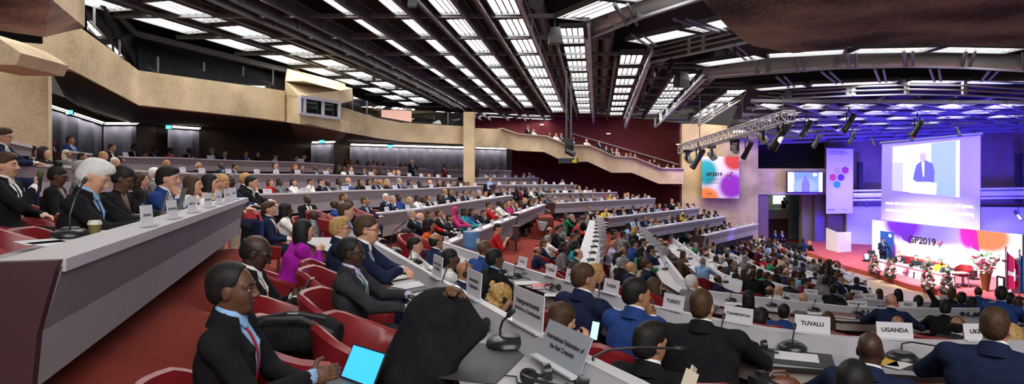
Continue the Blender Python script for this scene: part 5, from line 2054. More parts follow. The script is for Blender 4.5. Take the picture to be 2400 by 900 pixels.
# panel on the stage
for px, py, Y, code, lab, o in ((2107, 595, 31.9, 'kbs1', 'panelist in black jacket, leftmost at the stage table', dict(lean=.1, arms=('desk', 'desk'))),
                                (2147, 604, 30.6, 'kkl1', 'panelist with long dark hair, second at the stage table', dict(lean=.1, arms=('desk', 'desk'), female=True)),
                                (2175, 608, 29.9, 'gbs1', 'panelist in charcoal suit, third at the stage table', dict(lean=.1, arms=('desk', 'desk'))),
                                (2204, 614, 29.2, 'ykl2', 'panelist in yellow jacket, fourth at the stage table', dict(lean=.1, arms=('desk', 'desk'), female=True)),
                                (2220, 620, 28.7, 'gwn1', 'bald panelist in charcoal suit, rightmost at the stage table', dict(lean=.2, arms=('desk', 'desk')))):
    add(px, py, Y, 178, code, lab, opts=o)
add(2069, 563, 35.2, 150, 'nks2', 'person in navy suit standing before the blue door panel on stage', opts=dict(stand=True, lean=.0, arms=('phone', 'lap')))
add(2383, 612, 27.4, 180, 'gbs1', 'speaker in charcoal suit at the lectern behind the flags', opts=dict(stand=True, lean=.05, arms=('front', 'front')))

# ---- the foreground, each with a pose of its own
N_ = []


def near(px, py, Y, beta, code, label, o, res=.0085, scale=1.0, shirt='w', tie='n', legs=None, spec=False, ear=False):
    o = dict(o)
    c, h, st, sk = code
    if st == 'l' or st == 'b' or st == 'c' or st == 'u' or st == 'p':
        o.setdefault('female', True)
    o['fine'] = True
    b, hc, Mh = put_person(px, py, Y, beta, o, c, h, sk, label, shirt, tie, legs, res, scale, None, st)
    if beta > 44 and not o.get('hood'):
        face_details(b, hc, Mh, hair_mat(h if h != 'w' else 'g'))
    if not o.get('female') and not o.get('tee'):
        collar(b, cloth_mat(shirt))
    if spec:
        glasses(b, hc, Mh)
    if ear:
        headset(b, hc, Mh)
    N_.append(b)
    return b


def seat(b, dx=-.06):
    """Chair under a seated figure."""
    lab = 'red tub chair under the ' + ' '.join(b['label'].split()[:11])
    m = Matrix.Rotation(b.rotation_euler.z, 3, 'Z')
    s = .92
    return chair(b.location + m @ Vector((dx, 0, .05)) * b.scale.x, b.rotation_euler.z, lab, s)


PA = near(545, 676, 2.95, 104, 'kkr3', 'man in black suit with red tie and blue shirt, seated nearest in profile',
          dict(lean=.06, pitch=.02, yaw=-.05, wide=1.08, arms=(((.36, .02, .74), (.7, -.6, .1), (0, -.3, -1), (-.2, .6, -.6), .8), ((.40, .13, .80), (.95, -.35, .1), (.1, -1, -.3), (-.1, .5, -.8), .55))), .0045, 1.0, 'l', 'r')
near(823, 592, 4.5, 104, 'gkr4', 'man with glasses and lilac shirt resting both hands at the near desk edge', dict(lean=-.02, pitch=.12, wide=1.2, arms=(((.42, .16, .82), (.95, -.1, -.3), (0, -.2, -1), (-.2, .6, -.6), .3), ((.44, .14, .78), (.95, -.15, -.15), (0, -.2, -1), (-.2, .6, -.6), .25))), .0075, .88, 'L', 'G', spec=True)
near(860, 537, 5.1, 97, 'nbs1', 'stout man with glasses and clasped hands leaning on the near desk', dict(lean=.28, wide=1.4, belly=1.25, arms=(((.5, .03, .80), (.5, -.85, 0), (0, 0, -1), (0, .8, -.4), .9), ((.47, .04, .82), (.5, -.85, 0), (0, 0, -1), (0, .8, -.4), .9))), .0075, .93, 'w', 'n', spec=True)
near(797, 535, 6.6, 92, 'nyf1', 'blond man with black glasses in dark suit behind the stout man', dict(lean=.05, wide=1.15, arms=('lap', 'desk')), .009, .93, 'w', 'b', spec=True)
near(600, 592, 4.75, 100, 'kkd4', 'bald man with glasses and striped tie looking at his phone', dict(lean=.12, pitch=.42, wide=1.1, belly=1.15, arms=(((.36, .04, .86), (.6, -.55, .5), (.3, -1, 0), (.1, .5, -.8), .9), ((.37, .05, .84), (.6, -.5, .6), (.3, -1, 0), (.1, .5, -.8), .9))), .0075, 1.06, 'w', 't', spec=True)
near(712, 540, 7.0, 78, 'pkl1', 'woman in bright purple jacket with long black hair, leaning forward', dict(lean=.28, wide=1.2, arms=('lap', 'phone')), .01, 1.0, legs='k')
near(222, 412, 4.6, 106, 'kwf1', 'man with tousled white hair typing at the near left desk', dict(lean=.2, pitch=.5, wide=1.05, arms=(((.50, .10, .82), (1, -.2, 0), (0, 0, -1), (.0, .7, -.5), .5), ((.47, .10, .82), (1, -.3, 0), (0, 0, -1), (.0, .7, -.5), .5))), .0075, .98, 'l', 'n')
near(290, 418, 5.7, 108, 'kkp3', 'woman with glasses and black and white scarf typing beside the white haired man', dict(lean=.22, pitch=.4, arms=('type', 'type'), vneck=True), .009, .92, spec=True)
near(394, 418, 6.4, 108, 'bkf1', 'dark haired man in blue suit, hands folded under his chin', dict(lean=.3, arms=('fist', 'fist'), tie=False), .009, .98)
near(330, 422, 9.0, 100, 'kbc1', 'woman with curly brown hair in black behind the man in blue', dict(lean=.0, arms=('lap', 'lap')), .012, .92)
near(136, 412, 7.2, 104, 'kku3', 'woman with hair bun and glasses in dark top, hands folded', dict(lean=.08, pitch=.3, arms=('lap', 'lap'), vneck=True), .009, .92, spec=True)
near(12, 388, 6.1, 112, 'kbf1', 'man in dark suit holding a microphone to his chest at the left edge', dict(lean=.02, arms=('lap', ((.26, .02, .98), (.3, -.8, .5), (-1, 0, 0), (.0, .6, -.8), 1.5))), .009, 1.0, 'w', 'n')
near(8, 320, 9.2, 108, 'nbf1', 'man with glasses in navy suit above the microphone speaker, left edge', dict(lean=.12, pitch=.1, arms=('desk', 'desk')), .012, 1.0, spec=True)
near(453, 432, 7.3, 104, 'wbl1', 'woman with long brown hair in white cardigan at the near left desk', dict(lean=.2, arms=('desk', 'fist')), .011, .9)
near(494, 428, 7.9, 106, 'ckl1', 'woman with dark long hair resting her chin, near left desk', dict(lean=.2, arms=('desk', 'chin')), .012, .92)
near(520, 428, 8.5, 108, 'kys1', 'blond woman with white lanyard in black, near left desk', dict(lean=.15, pitch=.3, female=True, arms=('desk', 'desk')), .012, .92)
near(536, 424, 9.2, 120, 'nkd4', 'bald man in navy suit and tie, near left desk', dict(lean=.1, arms=('desk', 'desk')), .012, .92)
near(577, 421, 11.5, 105, 'kys1', 'blond person in charcoal beside the far end of the near left desk', dict(lean=.1, arms=('desk', 'desk')), .014, 1.0)
near(590, 428, 11.0, 108, 'kks1', 'dark haired man in black, last at the near left desk', dict(lean=.2, arms=('desk', 'chin')), .014, 1.0)
near(364, 408, 11.8, 100, 'eys1'.replace('y', 'w'), 'white haired person half hidden behind the man in blue', dict(lean=.05, arms=('lap', 'lap')), .014, 1.0)
near(192, 396, 9.0, 100, 'egs1', 'grey haired person hidden behind the man with white hair', dict(lean=.05, arms=('lap', 'lap')), .014, 1.0)
near(1318, 748, 4.9, 50, 'kbb1', 'person with bobbed brown hair in black jacket looking at a phone', dict(lean=.15, pitch=.3, yaw=-.3, arms=('lap', ((.34, .02, .98), (.5, -.5, .7), (.2, -1, 0), (.2, .5, -.8), 1.0)), female=False), .0075, 1.0)
near(1370, 652, 5.6, 42, 'nbs2', 'man in navy suit leaning on the desk at TUNISIA', dict(lean=.18, yaw=-.35, wide=1.08, arms=('desk', ((.52, .22, .80), (.8, -.3, 0), (0, 0, -1), (.0, .7, -.5), .5))), .0085, 1.1)
near(1492, 690, 4.9, 30, 'bks2', 'man in bright blue suit at TURKEY, hand on his chin', dict(lean=.2, yaw=-.5, wide=1.05, arms=('desk', 'chin')), .0075, 1.05)
near(1524, 805, 3.7, 25, 'kkf2', 'black haired man in black jacket low in the centre foreground', dict(lean=.12, yaw=-.3, pitch=.1, arms=('lap', 'lap'), tie=False), .007, 1.0)
near(1645, 718, 4.3, 8, 'kbs1', 'broad man in black suit seen from behind at TURKMENISTAN', dict(lean=.16, yaw=-.12, wide=1.32, belly=1.25, arms=('wide', 'wide')), .007, .97)
near(2040, 822, 3.75, 8, 'nkn4', 'bald man in navy suit with an earphone at UGANDA', dict(lean=.2, pitch=.1, wide=1.12, arms=('wide', 'wide')), .007, .92)
near(2003, 905, 3.0, 10, 'kks4', 'black haired head rising at the bottom edge before UGANDA', dict(lean=.2, pitch=.1, arms=('lap', 'lap')), .007, 1.0, spec=True)
near(2332, 766, 3.6, 6, 'nbs1', 'man in blue suit with light brown hair seen from behind at UKRAINE', dict(lean=.2, wide=1.3, arms=('wide', 'wide')), .007, .92)

PH = near(1034, 752, 3.4, 62, 'kkn3', 'bent figure in a dark hooded wrap with one hand on the head',
     dict(lean=.5, pitch=.35, wide=1.0, belly=1.0, arms=('lap', ((.42, .02, 1.27), (-.5, .7, .35), (-.2, -.4, -1), (.5, .6, -.6), .7)), tee=True, hood=True), .0075, .95)

# ---- turn the gathered figures into objects
PEOPLE.sort(key=lambda e: e[0])
LIMIT = 300 - len(N_)
CROWD = {}
cv, cf, cm, cmats = [], [], [], {}
uniq = {}
for rank, (Y, s) in enumerate(PEOPLE):
    code = s['code']
    c, h, st, sk = code[:4]
    r = random.Random(int(s['px'] * 7 + s['py'] * 13))
    fem = st in 'lbcup' or (st == 'h' and True)
    o = dict(s.get('opts') or r.choice(FPOSE if fem else MPOSE))
    if fem and 'female' not in o and r.random() < .5:
        o['female'] = True
    hp = 235 * F / Y / 1000
    scarf = r.choice(SCARFC) if st == 'h' else None
    if st == 'h' and c in 'ryM':
        scarf = c
    beta = s['beta']
    if s['phi'] is not None:
        beta = math.degrees(math.pi / 2 - math.atan((s['px'] - 1200) / F) - s['phi'])
    small = hp < 24
    if small:
        o['fused'] = True
        o['hair'] = st if st in 'dnhulbc' else 's'
    res = .013 if hp > 34 else .016 if not small else .02 if hp > 14 else .026
    shirt, tie = r.choice('wwwlw'), r.choice(TIES)
    if rank < LIMIT:
        lab = s['label']
        b, hc, Mh = put_person(s['px'], s['py'], Y, beta, o, c, h, sk, lab, shirt, tie, 'k' if c in 'royipMGTcwlt' else c, res, r.uniform(.97, 1.05), s['group'], st, scarf=scarf)
        if not small and 'headphones' in lab:
            headset(b, hc, Mh)
        s['obj'] = b
    else:
        me, hc, Mh = body_mesh(o, .03)
        key = (id(me))
        if key not in CROWD:
            co = np.empty(len(me.vertices) * 3, np.float32)
            me.vertices.foreach_get('co', co)
            li = np.empty(len(me.loops), np.int32)
            me.loops.foreach_get('vertex_index', li)
            mi = np.empty(len(me.polygons), np.int32)
            me.polygons.foreach_get('material_index', mi)
            CROWD[key] = (co.reshape(-1, 3), li.reshape(-1, 4), mi)
        co, li, mi = CROWD[key]
        phi = beta_phi(s['px'], beta)
        M = np.array([[math.cos(phi), -math.sin(phi), 0], [math.sin(phi), math.cos(phi), 0], [0, 0, 1]])
        w = (co - hc) @ M.T + np.array(P(s['px'], s['py'], Y))
        n0 = sum(len(x) for x in cv)
        cv.append(w)
        cf.append(li + n0)
        ms = [cloth_mat(c), skin_mat(sk), hair_mat(h) if scarf is None else cloth_mat(scarf), cloth_mat(shirt), cloth_mat(tie), cloth_mat('k'), SHOEM, EYEM, skin_mat(sk)]
        mp = np.array([cmats.setdefault(m.name, len(cmats)) for m in ms])
        cm.append(mp[mi])
if cv:
    me = make_mesh('far_crowd', np.concatenate(cv), np.concatenate(cf), np.concatenate(cm))
    for nme in cmats:
        me.materials.append(MATS[nme] if nme in MATS else bpy.data.materials[nme])
    o = bpy.data.objects.new('far_crowd', me)
    COL.objects.link(o)
    tag(o, 'tiny far spectators in the gallery and the farthest seats', 'crowd', kind='stuff')

# chairs: under the nearer figures, and the empty ones
for b in N_:
    if b.location.y < 9 and 'standing' not in b['label']:
        seat(b)
for Y, s in PEOPLE:
    b = s.get('obj')
    if b is not None and Y < 21 and 'standing' not in b['label'] and not (s.get('opts') or {}).get('stand'):
        seat(b)


def empty_chair(px, py, Y, beta, label, s=.95):
    """py is where the top of the backrest shows."""
    p = P(px, py, Y)
    return chair(p - Vector((0, 0, .80 * s)), beta_phi(px, beta), label, s)


empty_chair(862, 742, 3.7, 100, 'empty red tub chair between the man with glasses and the hooded figure')
empty_chair(690, 748, 3.65, 100, 'red tub chair holding a black bag beside the nearest man')
empty_chair(672, 700, 4.3, 100, 'red tub chair behind the chair with the bag')
empty_chair(30, 524, 3.95, 105, 'empty red tub chair at the left edge behind the near desk')
empty_chair(120, 505, 6.6, 100, 'red tub chair beside the woman with the bun')
empty_chair(325, 460, 7.6, 100, 'red tub chair behind the woman with the patterned scarf')
empty_chair(978, 549, 10.2, 120, 'empty red tub chair left of the orange jacket')
empty_chair(755, 492, 12.8, 110, 'empty red tub chair behind the grey jacket, left one')
empty_chair(838, 485, 14.5, 110, 'empty red tub chair below the middle left desk, right one')
empty_chair(1405, 778, 4.9, 40, 'empty red tub chair right of the bobbed brown hair')
empty_chair(1490, 660, 7.4, 40, 'red tub chair back showing right of the TUNISIA card')
empty_chair(1800, 748, 8.4, 20, 'red tub chair back behind the right end of TURKMENISTAN card')
empty_chair(2005, 772, 7.6, 10, 'empty red tub chair between the pink top and UGANDA card')
empty_chair(2185, 775, 7.6, 10, 'red tub chair back right of the UGANDA card')
empty_chair(1278, 705, 6.0, 40, 'red tub chair beside the blond woman with headphones')
# ------------------------------------------------------------------ prints with soft colour fields
def blobmat(name, base, blobs, emit=0.0):
    """Printed sheet: soft round colour fields over a base colour, in the sheet's own UV space."""
    m = bpy.data.materials.new(name)
    m.use_nodes = True
    nt = m.node_tree
    b = nt.nodes['Principled BSDF']
    b.inputs['Roughness'].default_value = .6
    uv = nt.nodes.new('ShaderNodeUVMap')
    cur = None
    for (u, v, ru, rv, col) in blobs:
        mp = nt.nodes.new('ShaderNodeVectorMath')
        mp.operation = 'SUBTRACT'
        mp.inputs[1].default_value = (u, v, 0)
        nt.links.new(uv.outputs[0], mp.inputs[0])
        sc = nt.nodes.new('ShaderNodeVectorMath')
        sc.operation = 'MULTIPLY'
        sc.inputs[1].default_value = (1 / ru, 1 / rv, 0)
        nt.links.new(mp.outputs[0], sc.inputs[0])
        ln = nt.nodes.new('ShaderNodeVectorMath')
        ln.operation = 'LENGTH'
        nt.links.new(sc.outputs[0], ln.inputs[0])
        mr = nt.nodes.new('ShaderNodeMapRange')
        mr.interpolation_type = 'SMOOTHSTEP'
        mr.inputs[1].default_value = .65
        mr.inputs[2].default_value = 1.15
        mr.inputs[3].default_value = 1
        mr.inputs[4].default_value = 0
        nt.links.new(ln.outputs['Value'], mr.inputs[0])
        mx = nt.nodes.new('ShaderNodeMix')
        mx.data_type = 'RGBA'
        nt.links.new(mr.outputs[0], mx.inputs['Factor'])
        if cur is None:
            mx.inputs[6].default_value = (*base, 1)
        else:
            nt.links.new(cur, mx.inputs[6])
        mx.inputs[7].default_value = (*col, 1)
        cur = mx.outputs[2]
    nt.links.new(cur, b.inputs['Base Color'])
    if emit:
        nt.links.new(cur, b.inputs['Emission Color'])
        b.inputs['Emission Strength'].default_value = emit
    return m


class Sheet:
    """A thin upright board between four photo corners (TL, TR, BR, BL as px, py, Y) with UVs; at(u, v) gives points on its face."""

    def __init__(s, TL, TR, BR, BL, th=.06):
        s.c = [P(*TL), P(*TR), P(*BR), P(*BL)]
        s.x = (s.c[1] - s.c[0] + s.c[2] - s.c[3]).normalized()
        s.n = s.x.cross(Vector((0, 0, 1))).normalized()
        if s.n.y > 0:
            s.n = -s.n
        s.th = th

    def at(s, u, v, d=0.0):
        a, b = s.c[3].lerp(s.c[2], u), s.c[0].lerp(s.c[1], u)
        return a.lerp(b, v) + s.n * d

    def board(s, name, m, back, parent, loc):
        me = bpy.data.meshes.new(name)
        f = [p - loc for p in s.c]
        k = [p - s.n * s.th for p in f]
        me.from_pydata([tuple(p) for p in f + k], [], [(3, 2, 1, 0), (4, 5, 6, 7), (0, 1, 5, 4), (1, 2, 6, 5), (2, 3, 7, 6), (3, 0, 4, 7)])
        me.materials.append(m)
        me.materials.append(back)
        uv = me.uv_layers.new()
        q = {0: (0, 1), 1: (1, 1), 2: (1, 0), 3: (0, 0)}
        for p in me.polygons:
            p.material_index = 0 if p.index == 0 else 1
            for li in p.loop_indices:
                uv.data[li].uv = q[me.loops[li].vertex_index % 4]
        o = bpy.data.objects.new(name, me)
        COL.objects.link(o)
        o.parent = parent
        return o

    def poly(s, name, uvs, m, parent, loc, d=.012):
        b = MB()
        b.prism([s.at(u, v, d) - loc for u, v in uvs], -s.n * (d * .8))
        return b.build(name, m, parent)

    def text(s, body, u, v, size, m, parent, loc, align='CENTER', bold=0.0, width=None):
        z = s.n
        x = s.x
        y = z.cross(x)
        if y.z < 0:
            y = -y
        t = text(body, size, m, parent, (0, 0, 0), (0, 0, 0), align=align, bold=bold, width=width)
        M = Matrix((x, y, z)).transposed().to_4x4()
        M.translation = s.at(u, v, .02) - loc
        t.matrix_local = M
        return t


def hexa(u, v, r, asp):
    return [(u + r * math.sin(i * math.pi / 3), v + r * asp * math.cos(i * math.pi / 3)) for i in range(6)]


WH = mat('white board', (.8, .8, .82), .6)
BKM = mat('board back', (.2, .2, .2), .7)
PUR, TEA, ORA, REDP, MAG, IND = (.30, .02, .42), (.0, .36, .40), (.85, .25, .04), (.55, .04, .03), (.55, .0, .25), (.10, .05, .7)
HEXC = [mat('hexagon ' + n, c, .5) for n, c in (('ring', (.45, .35, .55)), ('crimson', (.33, .02, .06)), ('red', (.55, .04, .03)), ('violet', (.09, .015, .25)), ('teal', (.0, .28, .32)))]


def hexlogo(s, u, v, r, asp, parent, loc):
    for (du, dv), m in zip(((-.95, 1.0), (1.0, 1.0), (-1.95, -.72), (.0, -.72), (-.95, -2.45)), HEXC):
        s.poly('hexagon', hexa(u + du * r, v + dv * r * asp, r * .92, asp), m, parent, loc)


# conference poster on the concrete wall
s = Sheet((1645, 367, 45.5), (1732, 367, 44.9), (1732, 465, 44.9), (1645, 464, 45.5), .12)
loc = s.at(.5, 0)
t = thing('conference_poster', 'square poster with teal, red, orange and purple clouds reading GP2019', 'poster', loc)
s.board('printed_board', blobmat('poster print', (.72, .68, .78), [(.12, .62, .32, .35, TEA), (.88, .92, .32, .28, REDP), (.12, .02, .36, .26, ORA), (.80, .3, .36, .34, PUR)]), BKM, t, loc)
s.text('GP2019', .33, .57, .34, INK, t, loc, bold=.012)
for i in range(3):
    s.text(('GLOBAL PLATFORM', 'FOR DISASTER', 'RISK REDUCTION')[i], .28, .46 - i * .05, .11, INK, t, loc)
s.text('UNDRR', .2, .11, .11, INK, t, loc)
hexlogo(s, .76, .57, .038, .9, t, loc)
# tall hexagon banner
s = Sheet((1937, 347, 43.4), (2000, 348, 43.0), (1999, 500, 43.0), (1936, 501, 43.4), .03)
loc = s.at(.5, 0)
t = thing('hanging_banner', 'tall pale banner with five coloured hexagons left of the screen', 'banner', loc)
s.board('fabric', mat('banner fabric', (.55, .5, .62), .7), BKM, t, loc)
hexlogo(s, .55, .60, .155, .41, t, loc)
for i in range(3):
    s.text(('Resilience Dividend:', 'Towards Sustainable and', 'Inclusive Societies')[i], .42, .955 - i * .025, .12, INK, t, loc)
s.text('UNDRR', .2, .06, .14, INK, t, loc)
s.text('Swiss host', .68, .06, .1, INK, t, loc)
m = MB()
m.tube([s.at(-.03, 1.0), s.at(1.03, 1.0)], .05, 8)
m.build('top_bar', STEEL, t).location = -loc
# wall television
s = Sheet((1843, 401, 44.2), (1931, 402, 43.7), (1931, 453, 43.7), (1843, 453, 44.2), .15)
loc = s.at(.5, 0)
t = thing('wall_television', 'wall television showing a speaker, left of the hexagon banner', 'television', loc)
s.board('bezel', BLACKM, BLACKM, t, loc)
q = Sheet((1846, 403, 44.15), (1928, 404, 43.65), (1928, 450, 43.65), (1846, 450, 44.15), .02)
im = q.board('screen_image', blobmat('television picture', (.12, .2, .75), [(.0, .5, .2, 1.2, (.7, .75, .9)), (1.0, .5, .12, 1.2, (.6, .65, .9)), (.5, .3, .4, .4, (.2, .28, .8))], .85), BLACKM, t, loc)
q.poly('screen_figure', [(.40, 0), (.41, .5), (.45, .62), (.48, .68), (.47, .8), (.52, .86), (.55, .78), (.54, .68), (.59, .6), (.63, .45), (.63, 0)], mat('television figure', (.12, .11, .2), .5, emit=(.2, .2, .4), estr=.5), t, loc)
q.poly('screen_emblem', [(.78 + .07 * math.cos(a * .7854), .88 + .1 * math.sin(a * .7854)) for a in range(8)], mat('pale emblem', (.6, .65, .9), .5, emit=(.6, .7, 1), estr=.6), t, loc)
# big projection screen
s = Sheet((2067, 335, 38.2), (2298, 314, 33.0), (2297, 541, 33.0), (2065, 515, 38.2), .05)
loc = s.at(.5, 0)
t = thing('projection_screen', 'large hanging projection screen with a speaker picture and white subtitles', 'projection screen', loc)
s.board('canvas', blobmat('screen canvas', (.30, .25, .36), [(.6, -.02, .7, .36, (.72, .66, .82))], .2), BKM, t, loc)  # pale glow along the foot put into the canvas colour
s.poly('projected_picture', [(.125, .96 - .02), (.815, .955), (.815, .335), (.125, .385)], mat('projected lavender', (.5, .5, .7), .6, emit=(.62, .62, .92), estr=.75), t, loc, .012)
s.poly('picture_field', [(.54, .945), (.78, .95), (.78, .34), (.54, .355)], mat('projected blue', (.2, .3, .8), .6, emit=(.2, .28, .9), estr=.8), t, loc, .02)
s.poly('picture_field', [(.125, .73), (.245, .735), (.245, .375), (.125, .385)], mat('projected pale violet', (.3, .3, .7), .6, emit=(.4, .4, .85), estr=.7), t, loc, .02)
FIG = mat('projected dark suit', (.06, .06, .14), .6, emit=(.10, .10, .24), estr=.8)
s.poly('picture_figure', [(.39, .50), (.355, .53), (.37, .62), (.39, .70), (.43, .735), (.45, .75), (.49, .75), (.51, .735), (.555, .71), (.575, .62), (.57, .5)], FIG, t, loc, .03)
s.poly('picture_figure', [(.43, .75), (.425, .81), (.44, .835), (.475, .835), (.49, .81), (.485, .75), (.46, .735)], mat('projected face', (.3, .22, .22), .6, emit=(.36, .28, .34), estr=.8), t, loc, .04)
s.poly('picture_figure', [(.445, .735), (.46, .56), (.472, .56), (.472, .735)], mat('projected white', (.8, .8, .9), .6, emit=(.85, .85, 1), estr=.8), t, loc, .045)
s.poly('picture_lectern', [(.325, .49), (.60, .485), (.59, .352), (.325, .365)], mat('projected white', (.8, .8, .9), .6), t, loc, .05)
WT = mat('subtitle white', (.9, .9, .9), .5, emit=(1, 1, 1), estr=1.0)
s.text('means that everyone, wherever the place in the UN System,', .5, .235, .3, WT, t, loc, width=5.0)
s.text('whatever the focus of our work, has a role to play in making', .5, .15, .3, WT, t, loc, width=5.0)
m = MB()
m.tube([s.at(-.02, 1.0), s.at(1.02, 1.0)], .07, 8)
m.build('roller', STEEL, t).location = -loc

# ------------------------------------------------------------------ stage
ZS = -5.4
STG = mat('pink stage carpet', (.42, .065, .075), .9, noise=.12, scale=30)
RIS = mat('stage riser carpet', (.36, .05, .03), .85, noise=.12, scale=20)
edge = [(1890, 590), (1904, 594), (1983, 623), (2050, 640), (2133, 667), (2211, 682), (2300, 700), (2440, 725)]
top = [PZ(x, y, ZS) for x, y in edge]
b = MB()
b.prism([p + Vector((0, 0, -.02)) for p in top] + [Vector((34, 44, ZC + ZS - .02)), Vector((21, 46, ZC + ZS - .02))], (0, 0, .02))
struct(b.build('floor_stage', STG))
b = MB()
b.sweep([[p - Vector((0, 0, .015)), p + Vector((.5, .1, -.015)), p + Vector((.5, .1, -.32)), p - Vector((0, 0, .30))] for p in top])
struct(b.build('trim_stage_riser', RIS))
b = MB()
low = [p - Vector((2.8, -.2, .24)) for p in top]
b.sweep([[p, q - Vector((-.3, 0, .24)), q - Vector((-.3, 0, .34)), p - Vector((0, 0, .1))] for p, q in zip(low, top)])
struct(b.build('floor_wood_strip', mat('beige wood floor', (.42, .3, .17), .5, noise=.12, scale=6)))

# backdrop
s = Sheet((2044, 515, 37.2), (2396, 550, 29.6), (2396, 668, 29.6), (2044, 607, 37.2), .1)
loc = s.at(.5, 0)
t = thing('stage_backdrop', 'long white stage backdrop with violet, blue, orange and teal fields reading GP2019', 'backdrop', loc)
s.board('printed_board', blobmat('backdrop print', (.82, .8, .86), [(.52, .95, .34, .42, (.22, .2, .75)), (.24, .98, .15, .42, (.16, .02, .62)), (.80, .88, .16, .36, (.85, .14, .05)), (.69, .92, .06, .4, (.5, .0, .28)), (.57, .22, .10, .25, (.35, .75, .75)),
                                                                    (.15, .3, .05, .28, (.4, .05, .5))]), BKM, t, loc)
s.poly('violet_facet', [(.19, .99), (.345, .985), (.30, .52), (.245, .6)], mat('violet print', (.13, .02, .55), .6), t, loc)
s.poly('orange_facet', [(.66, .985), (.74, .985), (.76, .55), (.72, .6)], mat('magenta print', (.5, .0, .25), .6), t, loc)
s.text('GP2019', .385, .62, .52, INK, t, loc, bold=.01, width=1.55)
hexlogo(s, .515, .62, .0085, 3.2, t, loc)
# blue door panel, corner screen
s = Sheet((2063, 541, 36.4), (2093, 545, 35.8), (2093, 609, 35.8), (2063, 606, 36.4), .05)
loc = s.at(.5, 0)
t = thing('blue_panel', 'upright blue panel with a pale emblem behind the standing person', 'panel', loc)
s.board('board', mat('blue panel', (.01, .09, .42), .5), BKM, t, loc)
s.poly('emblem', [(.78 + .14 * math.cos(a * .7854), .87 + .07 * math.sin(a * .7854)) for a in range(8)], WH, t, loc)
b = MB()
pa, pb, pc = P(1938, 534, 40.6), P(1965, 545, 39.2), P(1995, 544, 39.6)
qa, qb, qc = P(1938, 594, 40.6), P(1965, 602, 39.2), P(1995, 606, 39.6)
loc = qb
b.sweep([[p - loc, q - loc, q - loc + Vector((0, .12, 0)), p - loc + Vector((0, .12, 0))] for p, q in ((pa, qa), (pb, qb), (pc, qc))])
t = thing('folding_screen', 'white folding screen at the left corner of the stage', 'screen', loc)
b.build('white_panel', WH, t)
b = MB()
for q in (qa, qb, qc):
    b.box(q - loc + Vector((0, .06, .02)), (.5, .06, .04), rz=1.0)
b.build('foot', STEEL, t)

# stage table
TF = [(2046, 607, 634, 33.2), (2100, 618, 645, 31.6), (2160, 631, 661, 29.8), (2236, 647, 680, 27.7)]
Tt = [P(x, a, Y) for x, a, c, Y in TF]
Tb = [P(x, c, Y) for x, a, c, Y in TF]
loc = Tb[1]
t = thing('stage_table', 'long white fronted panel table on the stage', 'table', loc)
b = MB()
b.sweep([[p - loc, q - loc, q - loc + Vector((.05, .06, 0)), p - loc + Vector((.05, .06, 0))] for p, q in zip(Tt, Tb)])
fr = b.build('front_panel', WH, t)
b = MB()
b.sweep([[p - loc + Vector((-.05, -.05, 0)), p - loc + Vector((.35, .7, 0)), p - loc + Vector((.35, .7, -.05)), p - loc + Vector((-.05, -.05, -.05))] for p in Tt])
b.build('table_top', TOPM, t)
for p in (Tt[0], Tt[-1]):
    b = MB()
    b.bar(p - loc + Vector((.3, .6, -.05)), p - loc + Vector((.3, .6, -.7)), .08, .08)
    b.build('leg', STEEL, t)
s = Sheet((2100, 618, 31.5), (2160, 631, 29.7), (2160, 661, 29.7), (2100, 645, 31.5))
hexlogo(s, .42, .5, .05, 3.2, fr, loc)
for i, (px, py, Y) in enumerate(((2112, 617, 31.6), (2152, 625, 30.3), (2181, 632, 29.5), (2208, 638, 28.9), (2228, 643, 28.3))):
    p = P(px, py, Y) + Vector((.2, .4, .0))
    name_card(p - Vector((.1, .2, 0)), Vector((-.4, -.9, 0)), f'tiny name card on the stage table, {ordinal(i)} from the left', None, .3, .13)
# stage chairs
PANEL = []
for i, (px, py, Y) in enumerate(((2118, 612, 32.0), (2137, 611, 31.6), (2158, 618, 30.8), (2189, 622, 30.1), (2215, 630, 29.4))):
    p = P(px, py, Y)
    p.z = ZC + ZS
    chair(p + Vector((.5, .9, 0)), R(-115), f'red stage chair behind the panel table, {ordinal(i)} from the left', .85)
p = PZ(2258, 668, ZS)
chair(p, R(-150), 'empty red chair on the stage right of the panel table', 1.1)
p = PZ(1950, 652, -5.6)
chair(p, R(60), 'empty red chair on the floor before the stage', 1.15)
# small chrome legged side table
p = PZ(2246, 672, ZS)
t = thing('side_table', 'small chrome legged table at the right end of the panel table', 'table', p)
b = MB()
b.box((0, 0, .62), (.7, .5, .03))
b.build('top', TOPM, t)
for sx in (-1, 1):
    for sy in (-1, 1):
        b = MB()
        b.tube([(sx * .3, sy * .2, 0), (sx * .3, sy * .2, .61)], .02, 6)
        b.build('leg', CHROME, t)

# flower arrangements
FLW = {}


